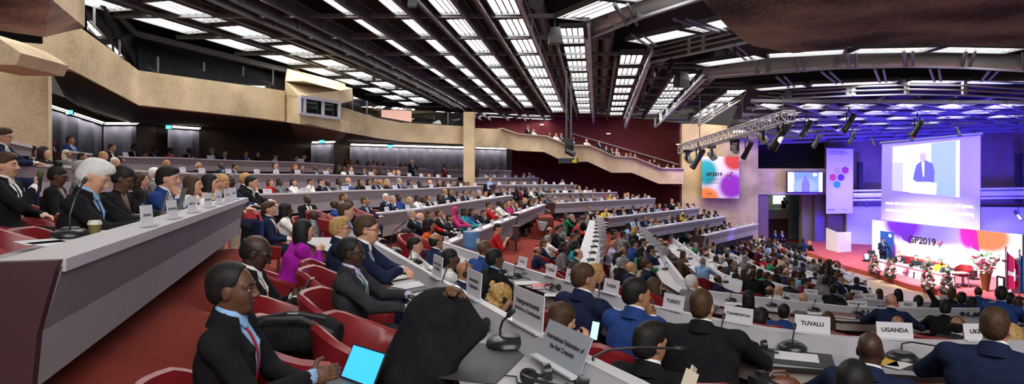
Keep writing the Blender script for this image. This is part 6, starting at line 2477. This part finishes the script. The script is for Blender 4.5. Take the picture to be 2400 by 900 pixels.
def flowers(p, label, h=1.15, w=.5, kind='cone'):
    rr = random.Random(int(p.x * 50))
    t = thing('flower_arrangement', label, 'flowers', p, 0, None)
    b = MB()
    if kind == 'vase':
        b.lathe([(.16, 0), (.13, .04), (.15, .3), (.22, .75), (.2, .76)], 14)
        b.build('vase', mat('bronze vase', (.12, .05, .015), .35, metal=.4), t, smooth=True)
        z0, hh = .75, h
    else:
        b.lathe([(.22, 0), (.26, .12), (.2, .16)], 14)
        b.build('bowl', mat('dark bowl', (.03, .04, .03), .5), t, smooth=True)
        z0, hh = .12, h
    b = MB()
    for _ in range(90):
        a, z = rr.uniform(0, 6.28), rr.uniform(0, 1)
        r = w * ((1 - z * .85) if kind == 'cone' else (.35 + .65 * z)) * rr.uniform(.5, 1.05)
        c = Vector((r * math.cos(a), r * math.sin(a), z0 + z * hh))
        d = Vector((math.cos(a), math.sin(a), rr.uniform(.2, 1))).normalized()
        sd = d.cross(Vector((0, 0, 1))).normalized() * .05
        L = .16 if kind == 'cone' else .24
        b.prism([c, c + d * L * .5 + sd, c + d * L, c + d * L * .5 - sd], Vector((0, 0, .008)))
    b.build('leaves', mat('flower leaves', (.05, .16, .035), .6), t)
    for col, nm, k in (((.75, .45, .5), 'pale pink', 34), ((.5, .03, .12), 'crimson', 26), ((.8, .72, .6), 'cream', 24)):
        b = MB()
        for _ in range(k):
            a, z = rr.uniform(0, 6.28), rr.uniform(.02, 1)
            r = w * ((1 - z * .85) if kind == 'cone' else (.3 + .6 * z)) * rr.uniform(.75, 1.1)
            b.lathe([(.02, -.045), (.065, -.02), (.07, .02), (.03, .045)], 7, (r * math.cos(a), r * math.sin(a), z0 + z * hh))
        b.build('blossoms', mat('blossom ' + nm, col, .6), t, smooth=True)
    return t


for px, py, lab in ((2049, 643, 'pyramid of pink flowers left of the stage table front'), (2086, 652, 'pyramid of pink flowers second along the stage table front'), (2174, 676, 'tall pyramid of pink flowers third along the stage table front'), (2219, 690, 'pyramid of pink flowers at the right end of the stage table')):
    flowers(PZ(px, py, ZS), lab, .8 if px != 2174 else 1.0, .27)
flowers(PZ(2310, 682, ZS), 'tall bronze vase of mixed flowers on the stage', .75, .5, 'vase')

# flags and lectern
def flag(px, pt, pb, Y, label, col, cross):
    top, bot = P(px, pt, Y), P(px, pb, Y)
    loc = bot
    t = thing('flag', label, 'flag', loc)
    b = MB()
    b.tube([(0, 0, 0), top - bot + Vector((0, 0, .06))], .022, 8)
    b.lathe([(.05, 0), (.03, .1), (0, .12)], 8, tuple(top - bot))
    b.build('pole', CHROME, t, smooth=True)
    b = MB()
    b.lathe([(.2, 0), (.2, .05), (.05, .1), (0, .1)], 14)
    b.build('pole_base', BLACKM, t)
    H = (top - bot).z
    secs = []
    for i in range(15):
        u = i / 14
        x = .05 + u * .95
        y = .07 * math.sin(u * 16)
        zt = H * .97 - u * H * .62
        zb = H * .10 + u * H * .16
        secs.append([(x, y, zt), (x, y, (zt + zb) / 2), (x, y, zb), (x, y + .015, zb), (x, y + .015, (zt + zb) / 2), (x, y + .015, zt)])
    b = MB()
    b.sweep(secs)
    b.build('cloth', mat(label + ' cloth', col, .7), t)
    if cross:
        for name, (u0, u1, v0, v1) in (('white_cross_bar', (.1, .55, .40, .52)), ('white_cross_bar', (.26, .38, .26, .66))):
            ss = []
            for i in range(9):
                u = u0 + (u1 - u0) * i / 8
                x, y = .05 + u * .95, .07 * math.sin(u * 16) - .012
                zt, zb = H * .97 - u * H * .62, H * .10 + u * H * .16
                ss.append([(x, y, zb + (zt - zb) * v1), (x, y, zb + (zt - zb) * v0), (x, y - .01, zb + (zt - zb) * v0), (x, y - .01, zb + (zt - zb) * v1)])
            b = MB()
            b.sweep(ss)
            b.build(name, WH, t)
    return t


flag(2357, 583, 692, 26.4, 'red flag with a white cross hanging from its pole', (.6, .01, .12), True)
flag(2389, 590, 700, 25.6, 'blue flag hanging from its pole at the right edge', (.02, .16, .55), False)
p = P(2378, 690, 27)
p.z = ZC + ZS
t = thing('lectern', 'dark lectern with a slanted front behind the flags', 'lectern', p)
b = MB()
b.prism([(-.35, -.25, 0), (.35, -.25, 0), (.3, -.32, 1.15), (-.3, -.32, 1.15)], (0, .4, 0))
b.build('body', mat('grey lectern', (.3, .3, .33), .5), t)
b = MB()
b.prism([(-.4, -.45, 1.12), (.4, -.45, 1.12), (.4, .2, 1.3), (-.4, .2, 1.3)], (0, 0, .04))
b.build('reading_top', BLACKM, t)
s = Sheet((2337, 647, 25.8), (2353, 650, 25.6), (2353, 692, 25.6), (2337, 690, 25.8), .03)
loc = s.at(.5, 0)
t = thing('display_board', 'white board with black frame left of the red flag', 'board', loc)
s.board('board', WH, BLACKM, t, loc)
b = MB()
for a, c in (((0, 0), (0, 1)), ((1, 0), (1, 1)), ((0, 1), (1, 1)), ((0, 0), (1, 0))):
    b.bar(s.at(*a) - loc, s.at(*c) - loc, .05, .05)
b.build('frame', BLACKM, t)
for s_ in ((0), (1)):
    b = MB()
    b.bar(s.at(s_, 0) - loc, s.at(s_, -.25) - loc, .04, .04)
    b.build('leg', BLACKM, t)
# monitor wedge before the stage, grand table left of the stage
p = PZ(1975, 640, -5.6)
t = thing('floor_monitor', 'black floor monitor tilted before the stage', 'monitor', p)
b = MB()
b.prism([(-.7, -.3, .1), (.7, -.3, .1), (.7, .3, .75), (-.7, .3, .75)], (0, .06, .06))
b.build('screen_housing', BLACKM, t)
t.scale = (.7, .7, .7)
t.rotation_euler = (0, 0, R(65))
b = MB()
b.bar((-.4, .2, 0), (-.4, .2, .6), .06, .06)
b.bar((.4, .2, 0), (.4, .2, .6), .06, .06)
b.build('stand', STEEL, t)
p = P(1850, 575, 42)
t = thing('grand_piano', 'black grand piano with closed lid by the doorway', 'piano', p - Vector((0, 0, .9)))
b = MB()
prof = [(-1.3, -.7), (.1, -.75), (.9, -.5), (1.35, .1), (1.1, .55), (.3, .5), (-.2, .75), (-1.3, .75)]
b.prism([(x, y, .62) for x, y in prof], (0, 0, .3))
b.build('case', GLOSSB, t)
b = MB()
b.prism([(x * 1.02, y * 1.02, .93) for x, y in prof], (0, 0, .04))
b.build('lid', mat('glossy lid', (.02, .03, .03), .08, spec=1), t)
for x, y in ((-1.1, -.5), (-1.1, .5), (1.0, 0)):
    b = MB()
    b.tube([(x, y, 0), (x, y, .62)], [.05, .09], 8)
    b.build('leg', GLOSSB, t)

# ------------------------------------------------------------------ curtains with lit coves
CURT = mat('slate curtain', (.06, .058, .085), .8, noise=.2, scale=3)
COVE = mat('cove tube', (.9, .9, .85), .4, emit=(1, .96, .86), estr=4)
CV = [((113, 250, 26.6), (240, 291, 28.2), 368, 'corner curtain beside the concrete pier'), ((243, 291, 28.4), (320, 291, 29.5), 368, 'curtain right of the corner curtain'), ((393, 298, 32), (467, 303, 33), 370, 'narrow curtain with a green exit sign'),
      ((729, 335, 36), (783, 334, 36.8), 388, 'short curtain below the booth'), ((820, 340, 37.6), (1087, 347, 42), 412, 'long curtain left of the column'), ((1113, 347, 42.4), (1187, 350, 43), 402, 'curtain right of the column')]
for i, (a, c, bot, lab) in enumerate(CV):
    A, C = P(*a), P(*c)
    k = int((C - A).length / .12)
    n = Vector((-(C - A).y, (C - A).x, 0)).normalized()
    loc = P((a[0] + c[0]) / 2, bot, (a[2] + c[2]) / 2)
    t = thing('curtain', 'slate ' + lab, 'curtain', loc, 0, None)
    b = MB()
    secs = []
    for j in range(k + 1):
        p = A.lerp(C, j / k) + n * (.07 * math.sin(j * 1.25) + .03 * math.sin(j * .47))
        q = P(a[0], bot, a[2]).lerp(P(c[0], bot, c[2]), j / k)
        lo_ = Vector((p.x, p.y, min(p.z - .2, q.z - .3)))
        hi_ = p - Vector((0, 0, .1))
        secs.append([hi_ - loc, lo_ - loc, lo_ - loc + n * .03, hi_ - loc + n * .03])
    b.sweep(secs)
    b.build('cloth', CURT, t, smooth=True)
    b = MB()
    b.bar(A - loc + n * -.05, C - loc - n * .05, .05, .05)
    b.build('rail', STEELL, t)
    b = MB()
    dn = -n if n.y > 0 else n
    b.bar(A + dn * .22 + Vector((0, 0, .05)), C + dn * .22 + Vector((0, 0, .05)), .06, .04)
    o = b.build('cove_light', COVE, loc=(A + C) / 2)
    tag(o, 'white strip light above the ' + lab, 'strip light')
    L = bpy.data.lights.new('cove_light', 'AREA')
    L.shape = 'RECTANGLE'
    L.size, L.size_y = (C - A).length, .1
    L.energy = 10 * (C - A).length
    L.color = (1, .95, .85)
    lo = bpy.data.objects.new('cove_area', L)
    COL.objects.link(lo)
    lo.location = (A + C) / 2 + dn * .22 - Vector((0, 0, .03))
    ax_ = (C - A).normalized()
    zz = -(-dn * .28 - Vector((0, 0, 1))).normalized()
    yy = zz.cross(ax_).normalized()
    zz = ax_.cross(yy)
    lo.rotation_euler = Matrix((ax_, yy, zz)).transposed().to_euler()
for px, py, Y, lab in ((164, 263, 27, 'corner curtain'), (396, 298, 31.8, 'narrow curtain'), (755, 332, 36, 'short curtain'), (915, 343, 38.5, 'long curtain')):
    t = thing('exit_sign', f'small cyan exit sign above the {lab}', 'sign', P(px, py, Y))
    b = MB()
    b.box((0, 0, 0), (.32, .06, .2))
    b.build('housing', BLACKM, t)
    b = MB()
    b.box((0, -.035, 0), (.28, .01, .16))
    b.build('lit_face', mat('cyan sign face', (.1, .6, .7), .4, emit=(.1, .75, .95), estr=1.6), t)
# foyer curtain beyond the doorway
loc = P(1866, 600, 49)
t = thing('curtain', 'pale green curtain hanging in the foyer beyond the doorway', 'curtain', loc)
b = MB()
secs = []
for j in range(31):
    p = P(1848 + 34 * j / 30, 455, 49) + Vector((0, .12 * math.sin(j * 1.3), 0))
    secs.append([p - loc, p - loc - Vector((0, 0, 4.9)), p - loc + Vector((0, .03, -4.9)), p - loc + Vector((0, .03, 0))])
b.sweep(secs)
b.build('cloth', mat('pale green curtain', (.2, .27, .25), .8), t, smooth=True)

# ------------------------------------------------------------------ truss, fixtures, mast
TRS = mat('white aluminium truss', (.62, .6, .62), .35, metal=.3)


def truss(a, c, w, label, n):
    loc = (a + c) / 2
    t = thing('lighting_truss', label, 'truss', loc)
    d = (c - a).normalized()
    sd = Vector((-d.y, d.x, 0)).normalized() * (w / 2)
    u = Vector((0, 0, w / 2))
    ch = [sd + u, -sd + u, sd - u, -sd - u]
    for q in ch:
        b = MB()
        b.tube([a + q - loc, c + q - loc], .035, 8)
        b.build('chord', TRS, t, smooth=True)
    b = MB()
    for i in range(n + 1):
        p = a.lerp(c, i / n) - loc
        q = a.lerp(c, min(1, (i + 1) / n)) - loc
        for m0, m1 in ((0, 1), (1, 3), (3, 2), (2, 0)):
            b.tube([p + ch[m0], p + ch[m1]], .022, 6)
            if i < n:
                b.tube([p + ch[m0], q + ch[m1]], .016, 5)
    b.build('bracing', TRS, t)
    return t


truss(P(1598, 350, 33), P(1852, 272, 25), .42, 'white ladder truss hung with stage lights in front of the poster', 20)
b = MB()
for px, Y in ((1640, 31.7), (1740, 28.6), (1835, 25.5)):
    y = 350 - (px - 1598) * .307
    b.tube([P(px, y - 8, Y), P(px, 225, Y)], .02, 6)
struct(b.build('trim_truss_hangers', STEEL))
FIX = {}


def fixture(px, py, Y, size, kind, label, yaw=0.0, tilt=.6):
    p = P(px, py, Y)
    s = size * Y / F
    if kind in FIX:
        t = dup(FIX[kind], p, yaw, label)
    else:
        t = thing('stage_light', label, 'stage light', p, yaw, 'hung stage lights')
        if kind == 'head':      # moving head: clamp base, yoke, pale body
            b = MB()
            b.box((0, 0, .38), (.42, .3, .16))
            b.build('base', GLOSSB, t)
            b = MB()
            for q in (-1, 1):
                b.box((0, q * .24, .1), (.12, .05, .5))
            b.box((0, 0, .3), (.14, .5, .06))
            b.build('yoke', GLOSSB, t)
            b = MB()
            M = Matrix.Rotation(tilt, 3, 'Y')
            b.tube([M @ Vector((0, 0, .2)), M @ Vector((0, 0, .12)), M @ Vector((0, 0, -.16)), M @ Vector((0, 0, -.3))], [.14, .19, .2, .15], 12)
            b.build('head', mat('silver lamp body', (.5, .5, .5), .35, metal=.5), t, smooth=True)
            b = MB()
            b.tube([M @ Vector((0, 0, -.3)), M @ Vector((0, 0, -.33))], .13, 12)
            b.build('lens', GLASS, t)
        elif kind == 'spot':    # long black profile spot
            b = MB()
            M = Matrix.Rotation(tilt, 3, 'Y')
            b.tube([M @ Vector((0, 0, .5)), M @ Vector((0, 0, .42)), M @ Vector((0, 0, -.1)), M @ Vector((0, 0, -.5))], [.09, .13, .13, .15], 12)
            b.build('barrel', BLACKM, t, smooth=True)
            b = MB()
            b.tube([M @ Vector((0, 0, -.5)), M @ Vector((0, 0, -.52))], .12, 12)
            b.build('lens', GLASS, t)
            b = MB()
            for q in (-1, 1):
                b.bar((0, q * .16, 0), (0, q * .16, .5), .05, .02)
            b.bar((0, -.17, .5), (0, .17, .5), .05, .02)
            b.bar((0, 0, .5), (0, 0, .75), .04, .04)
            b.build('yoke', BLACKM, t)
        elif kind == 'speaker':
            b = MB()
            b.sweep([[(-.22, -.2, .4), (.22, -.2, .4), (.22, .2, .4), (-.22, .2, .4)], [(-.3, -.28, 0), (.3, -.28, 0), (.3, .28, 0), (-.3, .28, 0)], [(-.3, -.28, -.35), (.3, -.28, -.35), (.3, .28, -.35), (-.3, .28, -.35)]])
            b.build('cabinet', BLACKM, t)
            b = MB()
            b.lathe([(.2, -.36), (.2, -.37)], 14)
            b.build('grille', mat('grey grille', (.12, .12, .13), .5), t)
            b = MB()
            b.bar((0, 0, .4), (0, 0, 1.1), .03, .03)
            b.build('hanger', STEEL, t)
        FIX[kind] = t
        t.rotation_euler = (0, 0, yaw)
    t.scale = (s, s, s)
    return t


for q in ((1612, 370, 32, 42, 'head', 'silver moving head at the left end of the truss', 2.6), (1668, 362, 30, 46, 'head', 'silver moving head above the poster', 2.9), (1722, 347, 28.8, 44, 'head', 'silver moving head in the middle of the truss', 3.6),
          (1786, 322, 27, 52, 'head', 'large silver moving head right of the truss middle', 3.0), (1636, 372, 31, 52, 'spot', 'black profile spot hanging left above the poster', .2), (1752, 352, 28, 46, 'spot', 'black profile spot pointing right at the truss middle', 5.2),
          (1829, 318, 25.6, 76, 'spot', 'tall black spot under the right end of the truss', .1), (1890, 302, 29, 46, 'spot', 'black stage spot right of the truss', .2), (1914, 331, 33, 36, 'spot', 'small black stage spot above the hexagon banner', .3),
          (1990, 288, 28, 50, 'spot', 'black stage spot above the hexagon banner, larger one', .2), (1998, 322, 33, 34, 'spot', 'small black stage spot between banner and screen', .4), (2150, 300, 30, 48, 'spot', 'black stage spot above the projection screen', .2),
          (2045, 332, 36, 20, 'spot', 'small black spot at the left corner of the screen', 1.6), (2134, 320, 35, 22, 'spot', 'small black spot above the screen picture', 1.6), (2245, 308, 33, 26, 'spot', 'small black spot above the right side of the screen', 1.6),
          (2013, 478, 41, 14, 'spot', 'small black lamp on the blue wall, left one', 2), (2031, 479, 41, 14, 'spot', 'small black lamp on the blue wall, right one', 1), (2386, 505, 37, 26, 'spot', 'lit lamp hanging on the blue wall at the right edge', 2),
          (1301, 85, 20, 50, 'speaker', 'black hanging loudspeaker above the camera mast', 0), (1597, 188, 27, 46, 'speaker', 'black hanging loudspeaker right of the kinked beams', .4), (966, 5, 15, 34, 'speaker', 'black hanging loudspeaker at the top edge', .2),
          (1572, 155, 26, 34, 'spot', 'black spot under the second kinked beam, right one', .6), (1538, 170, 27, 30, 'spot', 'black spot under the second kinked beam, left one', 1.4), (1722, 122, 22, 30, 'spot', 'black spot below the dark overhang', 1.0),
          (1518, 208, 33, 26, 'spot', 'black spot between the kinked beams', 1.0), (1498, 245, 38, 24, 'spot', 'black spot low between the kinked beams', 1.0), (876, 185, 26, 14, 'speaker', 'small black loudspeaker on the left ceiling strips', .3), (930, 207, 29, 14, 'speaker', 'second small black loudspeaker on the left ceiling strips', .3)):
    fixture(*q)
# hanging camera mast with box
p = P(1333, 330, 25)
t = thing('camera_mast', 'black hanging camera mast with lens box and yellow mark', 'camera', p)
b = MB()
for dx in (-.09, .09):
    b.tube([(dx, 0, 0), (dx, 0, 2.75)], .035, 8)
b.build('twin_tubes', STEEL, t)
b = MB()
b.box((0, 0, -.05), (.34, .3, .3))
b.box((.02, 0, -.3), (.26, .26, .3), rz=.3)
b.tube([(-.1, -.1, -.4), (.2, -.25, -.55)], .11, 10)
b.build('pan_head', BLACKM, t)
b = MB()
b.box((-.02, -.05, -.78), (.72, .4, .2))
b.build('box', mat('navy box', (.02, .025, .05), .5), t)
b = MB()
b.box((.2, -.26, -.8), (.16, .02, .12))
b.box((.24, -.262, -.75), (.07, .02, .18))
b.build('yellow_mark', mat('yellow mark', (.7, .55, .02), .5), t)

# ------------------------------------------------------------------ loose things near the camera
m = Matrix.Rotation(PA.rotation_euler.z, 3, 'Z')
laptop(PA.location + m @ Vector((.52, .02, .68)), PA.rotation_euler.z + R(40), 'open laptop with glowing blue screen on the lap of the nearest man', SCRB, .8, 118)


def phone(p, rz, tilt, label, scr):
    t = thing('smartphone', label, 'phone', p, rz)
    t.rotation_euler = (0, tilt, rz)
    b = MB()
    b.box((0, 0, 0), (.012, .075, .15))
    b.build('case', GLOSSB, t)
    b = MB()
    b.box((-.007, 0, 0), (.002, .066, .135))
    b.build('screen', scr, t)
    return t


PB = next(o for o in N_ if 'striped tie' in o['label'])
PC = next(o for o in N_ if 'bobbed' in o['label'])
PM = next(o for o in N_ if 'microphone to his chest' in o['label'])


def held(b, v):
    return b.location + Matrix.Rotation(b.rotation_euler.z, 3, 'Z') @ Vector(v) * b.scale.x


phone(held(PB, (.45, .0, .93)), PB.rotation_euler.z - .3, .5, 'phone with bright screen held by the bald man with striped tie', mat('phone screen', (.1, .3, .6), .3, emit=(.1, .5, .9), estr=.9))
phone(held(PC, (.41, -.05, 1.06)), PC.rotation_euler.z + .2, .3, 'phone with pale screen held by the person with bobbed hair', mat('phone screen pale', (.3, .5, .6), .3, emit=(.4, .75, .9), estr=.9))
# black bag on the chair
p = P(688, 778, 3.7)
t = thing('shoulder_bag', 'black shoulder bag lying on the red chair beside the nearest man', 'bag', p - Vector((0, 0, .13)))
b = MB()
rr = random.Random(4)
secs = []
for i in range(13):
    x = -.27 + i * .045
    k = math.sin(math.pi * (i + .8) / 13.6) ** .45
    secs.append([(x, k * .19 * math.cos(a) * (1 + .06 * rr.uniform(-1, 1)), .12 + k * .12 * math.sin(a) * (1 + .08 * rr.uniform(-1, 1))) for a in [q * math.pi / 8 for q in range(16)]])
b.sweep(secs)
b.build('body', cloth_mat('k'), t, smooth=True)
b = MB()
b.tube([(-.25, -.12, .14), (-.1, -.17, .24), (.1, -.18, .25), (.25, -.1, .15)], .014, 6)
b.tube([(-.2, -.05, .22), (0, -.06, .26), (.2, -.05, .22)], .008, 6)
b.build('strap', mat('dark webbing', (.03, .03, .032), .7), t, smooth=True)
b = MB()
b.box((.03, -.1, .255), (.06, .02, .012))
b.build('buckle', CHROME, t)
# red and blue backpack
p = P(590, 548, 9.4)
t = thing('backpack', 'red backpack with black base leaning at the end of the near left desk', 'backpack', p - Vector((0, 0, .12)), .4)
b = MB()
b.sweep([[(.15 * k * math.cos(a), .11 * k * math.sin(a), z) for a in [q * math.pi / 7 for q in range(14)]] for z, k in ((0, .8), (.05, 1), (.3, 1), (.42, .75), (.46, .3))])
b.build('body', mat('red nylon', (.5, .015, .03), .6), t, smooth=True)
b = MB()
b.tube([(.08, -.11, .4), (.1, -.15, .25), (.08, -.11, .08)], .018, 6)
b.build('strap', BLACKM, t, smooth=True)
b = MB()
b.box((.14, -.04, .2), (.05, .14, .22))
b.build('pocket', cloth_mat('b'), t)
# water jug
p = on('T', 1101, 592) + Vector((0, .35, 0))
t = thing('water_jug', 'large blue water jug standing upside down on the desk by the aisle', 'water jug', p)
b = MB()
b.lathe([(.09, 0), (.135, .05), (.14, .08), (.134, .14), (.14, .16), (.134, .22), (.14, .25), (.13, .3), (.0, .305)], 18)
b.build('bottle', mat('blue jug plastic', (.12, .26, .5), .15), t, smooth=True)
b = MB()
b.box((.11, -.09, .15), (.05, .05, .08), rz=.7)
b.build('paper_label', PAPER, t)
# waste bin, tap stand
p = PZ(1275, 540, -2.35)
t = thing('waste_bin', 'black waste bin lined with a white bag by the carpeted steps', 'bin', p)
b = MB()
b.lathe([(.26, 0), (.3, .62), (.28, .62), (.24, .02)], 16)
b.build('bucket', BLACKM, t, smooth=True)
b = MB()
b.lathe([(.2, .1), (.305, .5), (.31, .63), (.29, .64)], 16, (-.06, -.06, -.1))
b.build('liner', mat('grey liner', (.4, .4, .42), .5), t, smooth=True)
t.scale = (.62, .62, .62)
p = P(1209, 560, 20.6)
t = thing('lectern_stand', 'dark wooden stand with two legs at the end of the aisle desk', 'stand', p - Vector((0, 0, .62)))
b = MB()
b.box((0, 0, .8), (.2, .3, .5))
b.build('box', MARD, t)
for q in (-.1, .1):
    b = MB()
    b.tube([(0, q, 0), (0, q, .56)], .03, 8)
    b.build('leg', UNDER, t)
# bottle on the near seats, loose sheet and bag at the bottom edge
p = on('T', 1105, 640) + Vector((.1, -.6, -.25))
t = thing('spray_bottle', 'small iridescent bottle beside the wavy blond hair', 'bottle', P(1103, 712, 6.7))
b = MB()
b.lathe([(.03, 0), (.034, .02), (.034, .1), (.014, .14), (.012, .17), (0, .172)], 14)
b.build('bottle', mat('iridescent plastic', (.25, .5, .5), .2), t, smooth=True)
b = MB()
b.lathe([(.014, .165), (.014, .2), (0, .202)], 10)
b.build('cap', WH, t)
t = thing('open_booklet', 'cream booklet held up at the bottom edge', 'booklet', P(1612, 905, 3.1), .6)
b = MB()
b.box((0, 0, 0), (.1, .006, .15), M=Matrix.Rotation(.5, 3, 'Y'))
b.build('page', mat('cream paper', (.7, .64, .5), .6), t)
b = MB()
b.box((.05, .03, .005), (.1, .006, .15), M=Matrix.Rotation(.5, 3, 'Y') @ Matrix.Rotation(.4, 3, 'Z'))
b.build('page', mat('cream paper', (.7, .64, .5), .6), t)
t = thing('camera', 'black camera resting at the bottom edge below the desk fascia', 'camera', P(1786, 900, 3.5))
b = MB()
b.box((0, 0, 0), (.13, .07, .09), rz=.3)
b.box((0, 0, .055), (.05, .05, .03), rz=.3)
b.build('body', BLACKM, t)
b = MB()
b.tube([(.02, -.02, 0), (.05, -.12, .0)], .036, 12)
b.build('lens', GLOSSB, t, smooth=True)
t = thing('handbag', 'brown leather handbag at the bottom edge beside the camera', 'bag', P(1826, 908, 3.5) - Vector((0, 0, .05)))
b = MB()
b.sweep([[(.13 * k * math.cos(a), .05 * k * math.sin(a), z) for a in [q * math.pi / 7 for q in range(14)]] for z, k in ((0, .9), (.06, 1), (.1, .7), (.115, .2))])
b.build('body', mat('brown leather', (.12, .04, .02), .4), t, smooth=True)
b = MB()
b.tube([(-.06, 0, .1), (-.03, 0, .14), (.03, 0, .14), (.06, 0, .1)], .008, 6)
b.build('handle', mat('brown leather', (.12, .04, .02), .4), t, smooth=True)
t = thing('handheld_microphone', 'green topped microphone held by the man at the left edge', 'microphone', held(PM, (.33, -.07, 1.08)))
b = MB()
b.tube([(-.01, 0, -.14), (0, 0, .0)], [.014, .018], 10)
b.build('body', BLACKM, t, smooth=True)
b = MB()
b.lathe([(.018, 0), (.03, .02), (.03, .05), (.018, .068), (0, .07)], 14)
b.build('foam_head', mat('olive foam', (.08, .10, .03), .9), t, smooth=True)
# handrail on the maroon wall
b = MB()
b.tube([P(1340, 313, 50.2), P(1590, 386, 50.2)], .06, 6)
struct(b.build('trim_handrail', mat('pale rail', (.48, .46, .48), .4, metal=.4)))
for i, (px, py) in enumerate(((1426, 313), (1589, 338), (1270, 292))):
    t = thing('wall_lamp', ('small white lamp on the maroon wall above the handrail', 'small white lamp at the right end of the maroon wall', 'small white lamp at the left end of the maroon wall')[i], 'lamp', P(px, py, 50.3))
    b = MB()
    b.box((0, 0, 0), (.32, .08, .08))
    b.build('housing', STEELL, t)
    b = MB()
    b.box((0, -.045, -.01), (.28, .02, .05))
    b.build('diffuser', mat('lamp diffuser', (.9, .9, .9), .4, emit=(1, .95, .9), estr=3), t)

# ------------------------------------------------------------------ light
def area(name, loc, target, size, energy, col, sy=None, spread=None):
    L = bpy.data.lights.new(name, 'AREA')
    L.energy = energy
    L.color = col
    L.size = size
    if sy:
        L.shape = 'RECTANGLE'
        L.size_y = sy
    if spread:
        L.spread = spread
    o = bpy.data.objects.new(name, L)
    COL.objects.link(o)
    o.location = loc
    o.rotation_euler = (Vector(target) - Vector(loc)).to_track_quat('-Z', 'Y').to_euler()
    return o


def spot(name, loc, target, energy, col, angle=40, blend=.6, r=.15):
    L = bpy.data.lights.new(name, 'SPOT')
    L.energy = energy
    L.color = col
    L.spot_size = R(angle)
    L.spot_blend = blend
    L.shadow_soft_size = r
    o = bpy.data.objects.new(name, L)
    COL.objects.link(o)
    o.location = loc
    o.rotation_euler = (Vector(target) - Vector(loc)).to_track_quat('-Z', 'Y').to_euler()
    return o


stg = P(2170, 600, 31)
spot('stage_spot', P(1890, 302, 28.5), P(2120, 590, 34), 4200, (1, .93, 1), 36)
spot('stage_spot', P(2150, 300, 29), P(2200, 610, 30), 4200, (1, .93, 1), 50)
spot('stage_spot', P(1990, 288, 27), P(2345, 620, 28.5), 6500, (1, .93, 1), 52)
spot('stage_spot', P(1829, 318, 25), P(1970, 590, 38), 8000, (1, .95, 1), 18)
spot('stage_spot', P(2150, 290, 23), P(2372, 640, 26.5), 1500, (1, .95, 1), 16)  # added fill for the flags, hung on no fixture
BL = (.05, .035, 1)
for px, py, Y in ((2010, 600, 42.6), (2240, 480, 36.5), (2360, 500, 36.5), (2030, 440, 41)):
    p = P(px, py, Y)
    area('blue_wash', p + Vector((0, -1.2, -1.0)), p + Vector((.3, 3, 2.5)), .8, 620, BL)
area('blue_wash', P(2120, 420, 33), P(2120, 280, 36), 3, 520, BL)
area('blue_wash', P(2330, 420, 31.5), P(2330, 270, 34), 3, 420, BL)
spot('blue_wash', P(1900, 300, 31), P(1735, 535, 31), 3000, (.2, .15, 1), 13)
spot('uplight', PZ(2036, 618, ZS) + Vector((0, .2, .2)), P(2030, 480, 43), 700, (.75, .7, 1), 34)
spot('lamp_beam', P(2386, 505, 36.8), P(2390, 560, 38), 200, (1, .9, .8), 90)
for px, py, lab in ((2032, 613, 'black floor uplight left of the backdrop'), (2281, 655, 'black floor uplight before the right part of the backdrop'), (2043, 604, 'small black floor speaker at the backdrop corner')):
    p = PZ(px, py, ZS)
    t = thing('floor_uplight', lab, 'stage light', p)
    b = MB()
    b.tube([(0, 0, .1), (0, .05, .42)], [.16, .2], 12)
    b.build('body', BLACKM, t)
    b = MB()
    b.box((0, 0, .04), (.4, .3, .08))
    b.build('foot', BLACKM, t)
area('wall_fill', P(1690, 300, 42), P(1690, 440, 46), 5, 200, (1, .84, .6), .6)  # added warm fill for the right concrete wall, no such lamp there
w = bpy.data.worlds.new('hall_air')
SC.world = w
w.use_nodes = True
w.node_tree.nodes['Background'].inputs[0].default_value = (.05, .045, .045, 1)
w.node_tree.nodes['Background'].inputs[1].default_value = 1.0
# added fill for near faces, standing for the hall lamps behind the camera station
area('rear_fill', (2, -3, ZC + 4.8), (0, 7, ZC - .5), 10, 620, (1, .97, .93), 5)

cam = bpy.data.cameras.new('camera')
co = bpy.data.objects.new('camera', cam)
COL.objects.link(co)
co.location = (0, 0, ZC)
co.rotation_euler = (R(90), 0, 0)
cam.sensor_width = 36
cam.lens = 36 * F / 2400
cam.shift_y = -(450 - HY) / 2400
cam.clip_end = 300
SC.camera = co
vs_ = SC.view_settings
vs_.view_transform = 'Standard'
vs_.look = 'None'
vs_.exposure = 0.68
vs_.gamma = 1
vs_.use_curve_mapping = False
# keep every description within sixteen words
for o in SC.objects:
    l = o.get('label')
    if l and len(l.split()) > 16:
        for a, b_ in (('lit louvred ', 'lit '), (' from the camera', ' back'), ('with short ', 'with '), ('from left behind the', 'along the'), ('from left in the', 'in the'), (' on the', ' on'), (' of the', ' of'), ('the ', '')):
            if len(l.split()) > 16:
                l = l.replace(a, b_, 1)
        o['label'] = l
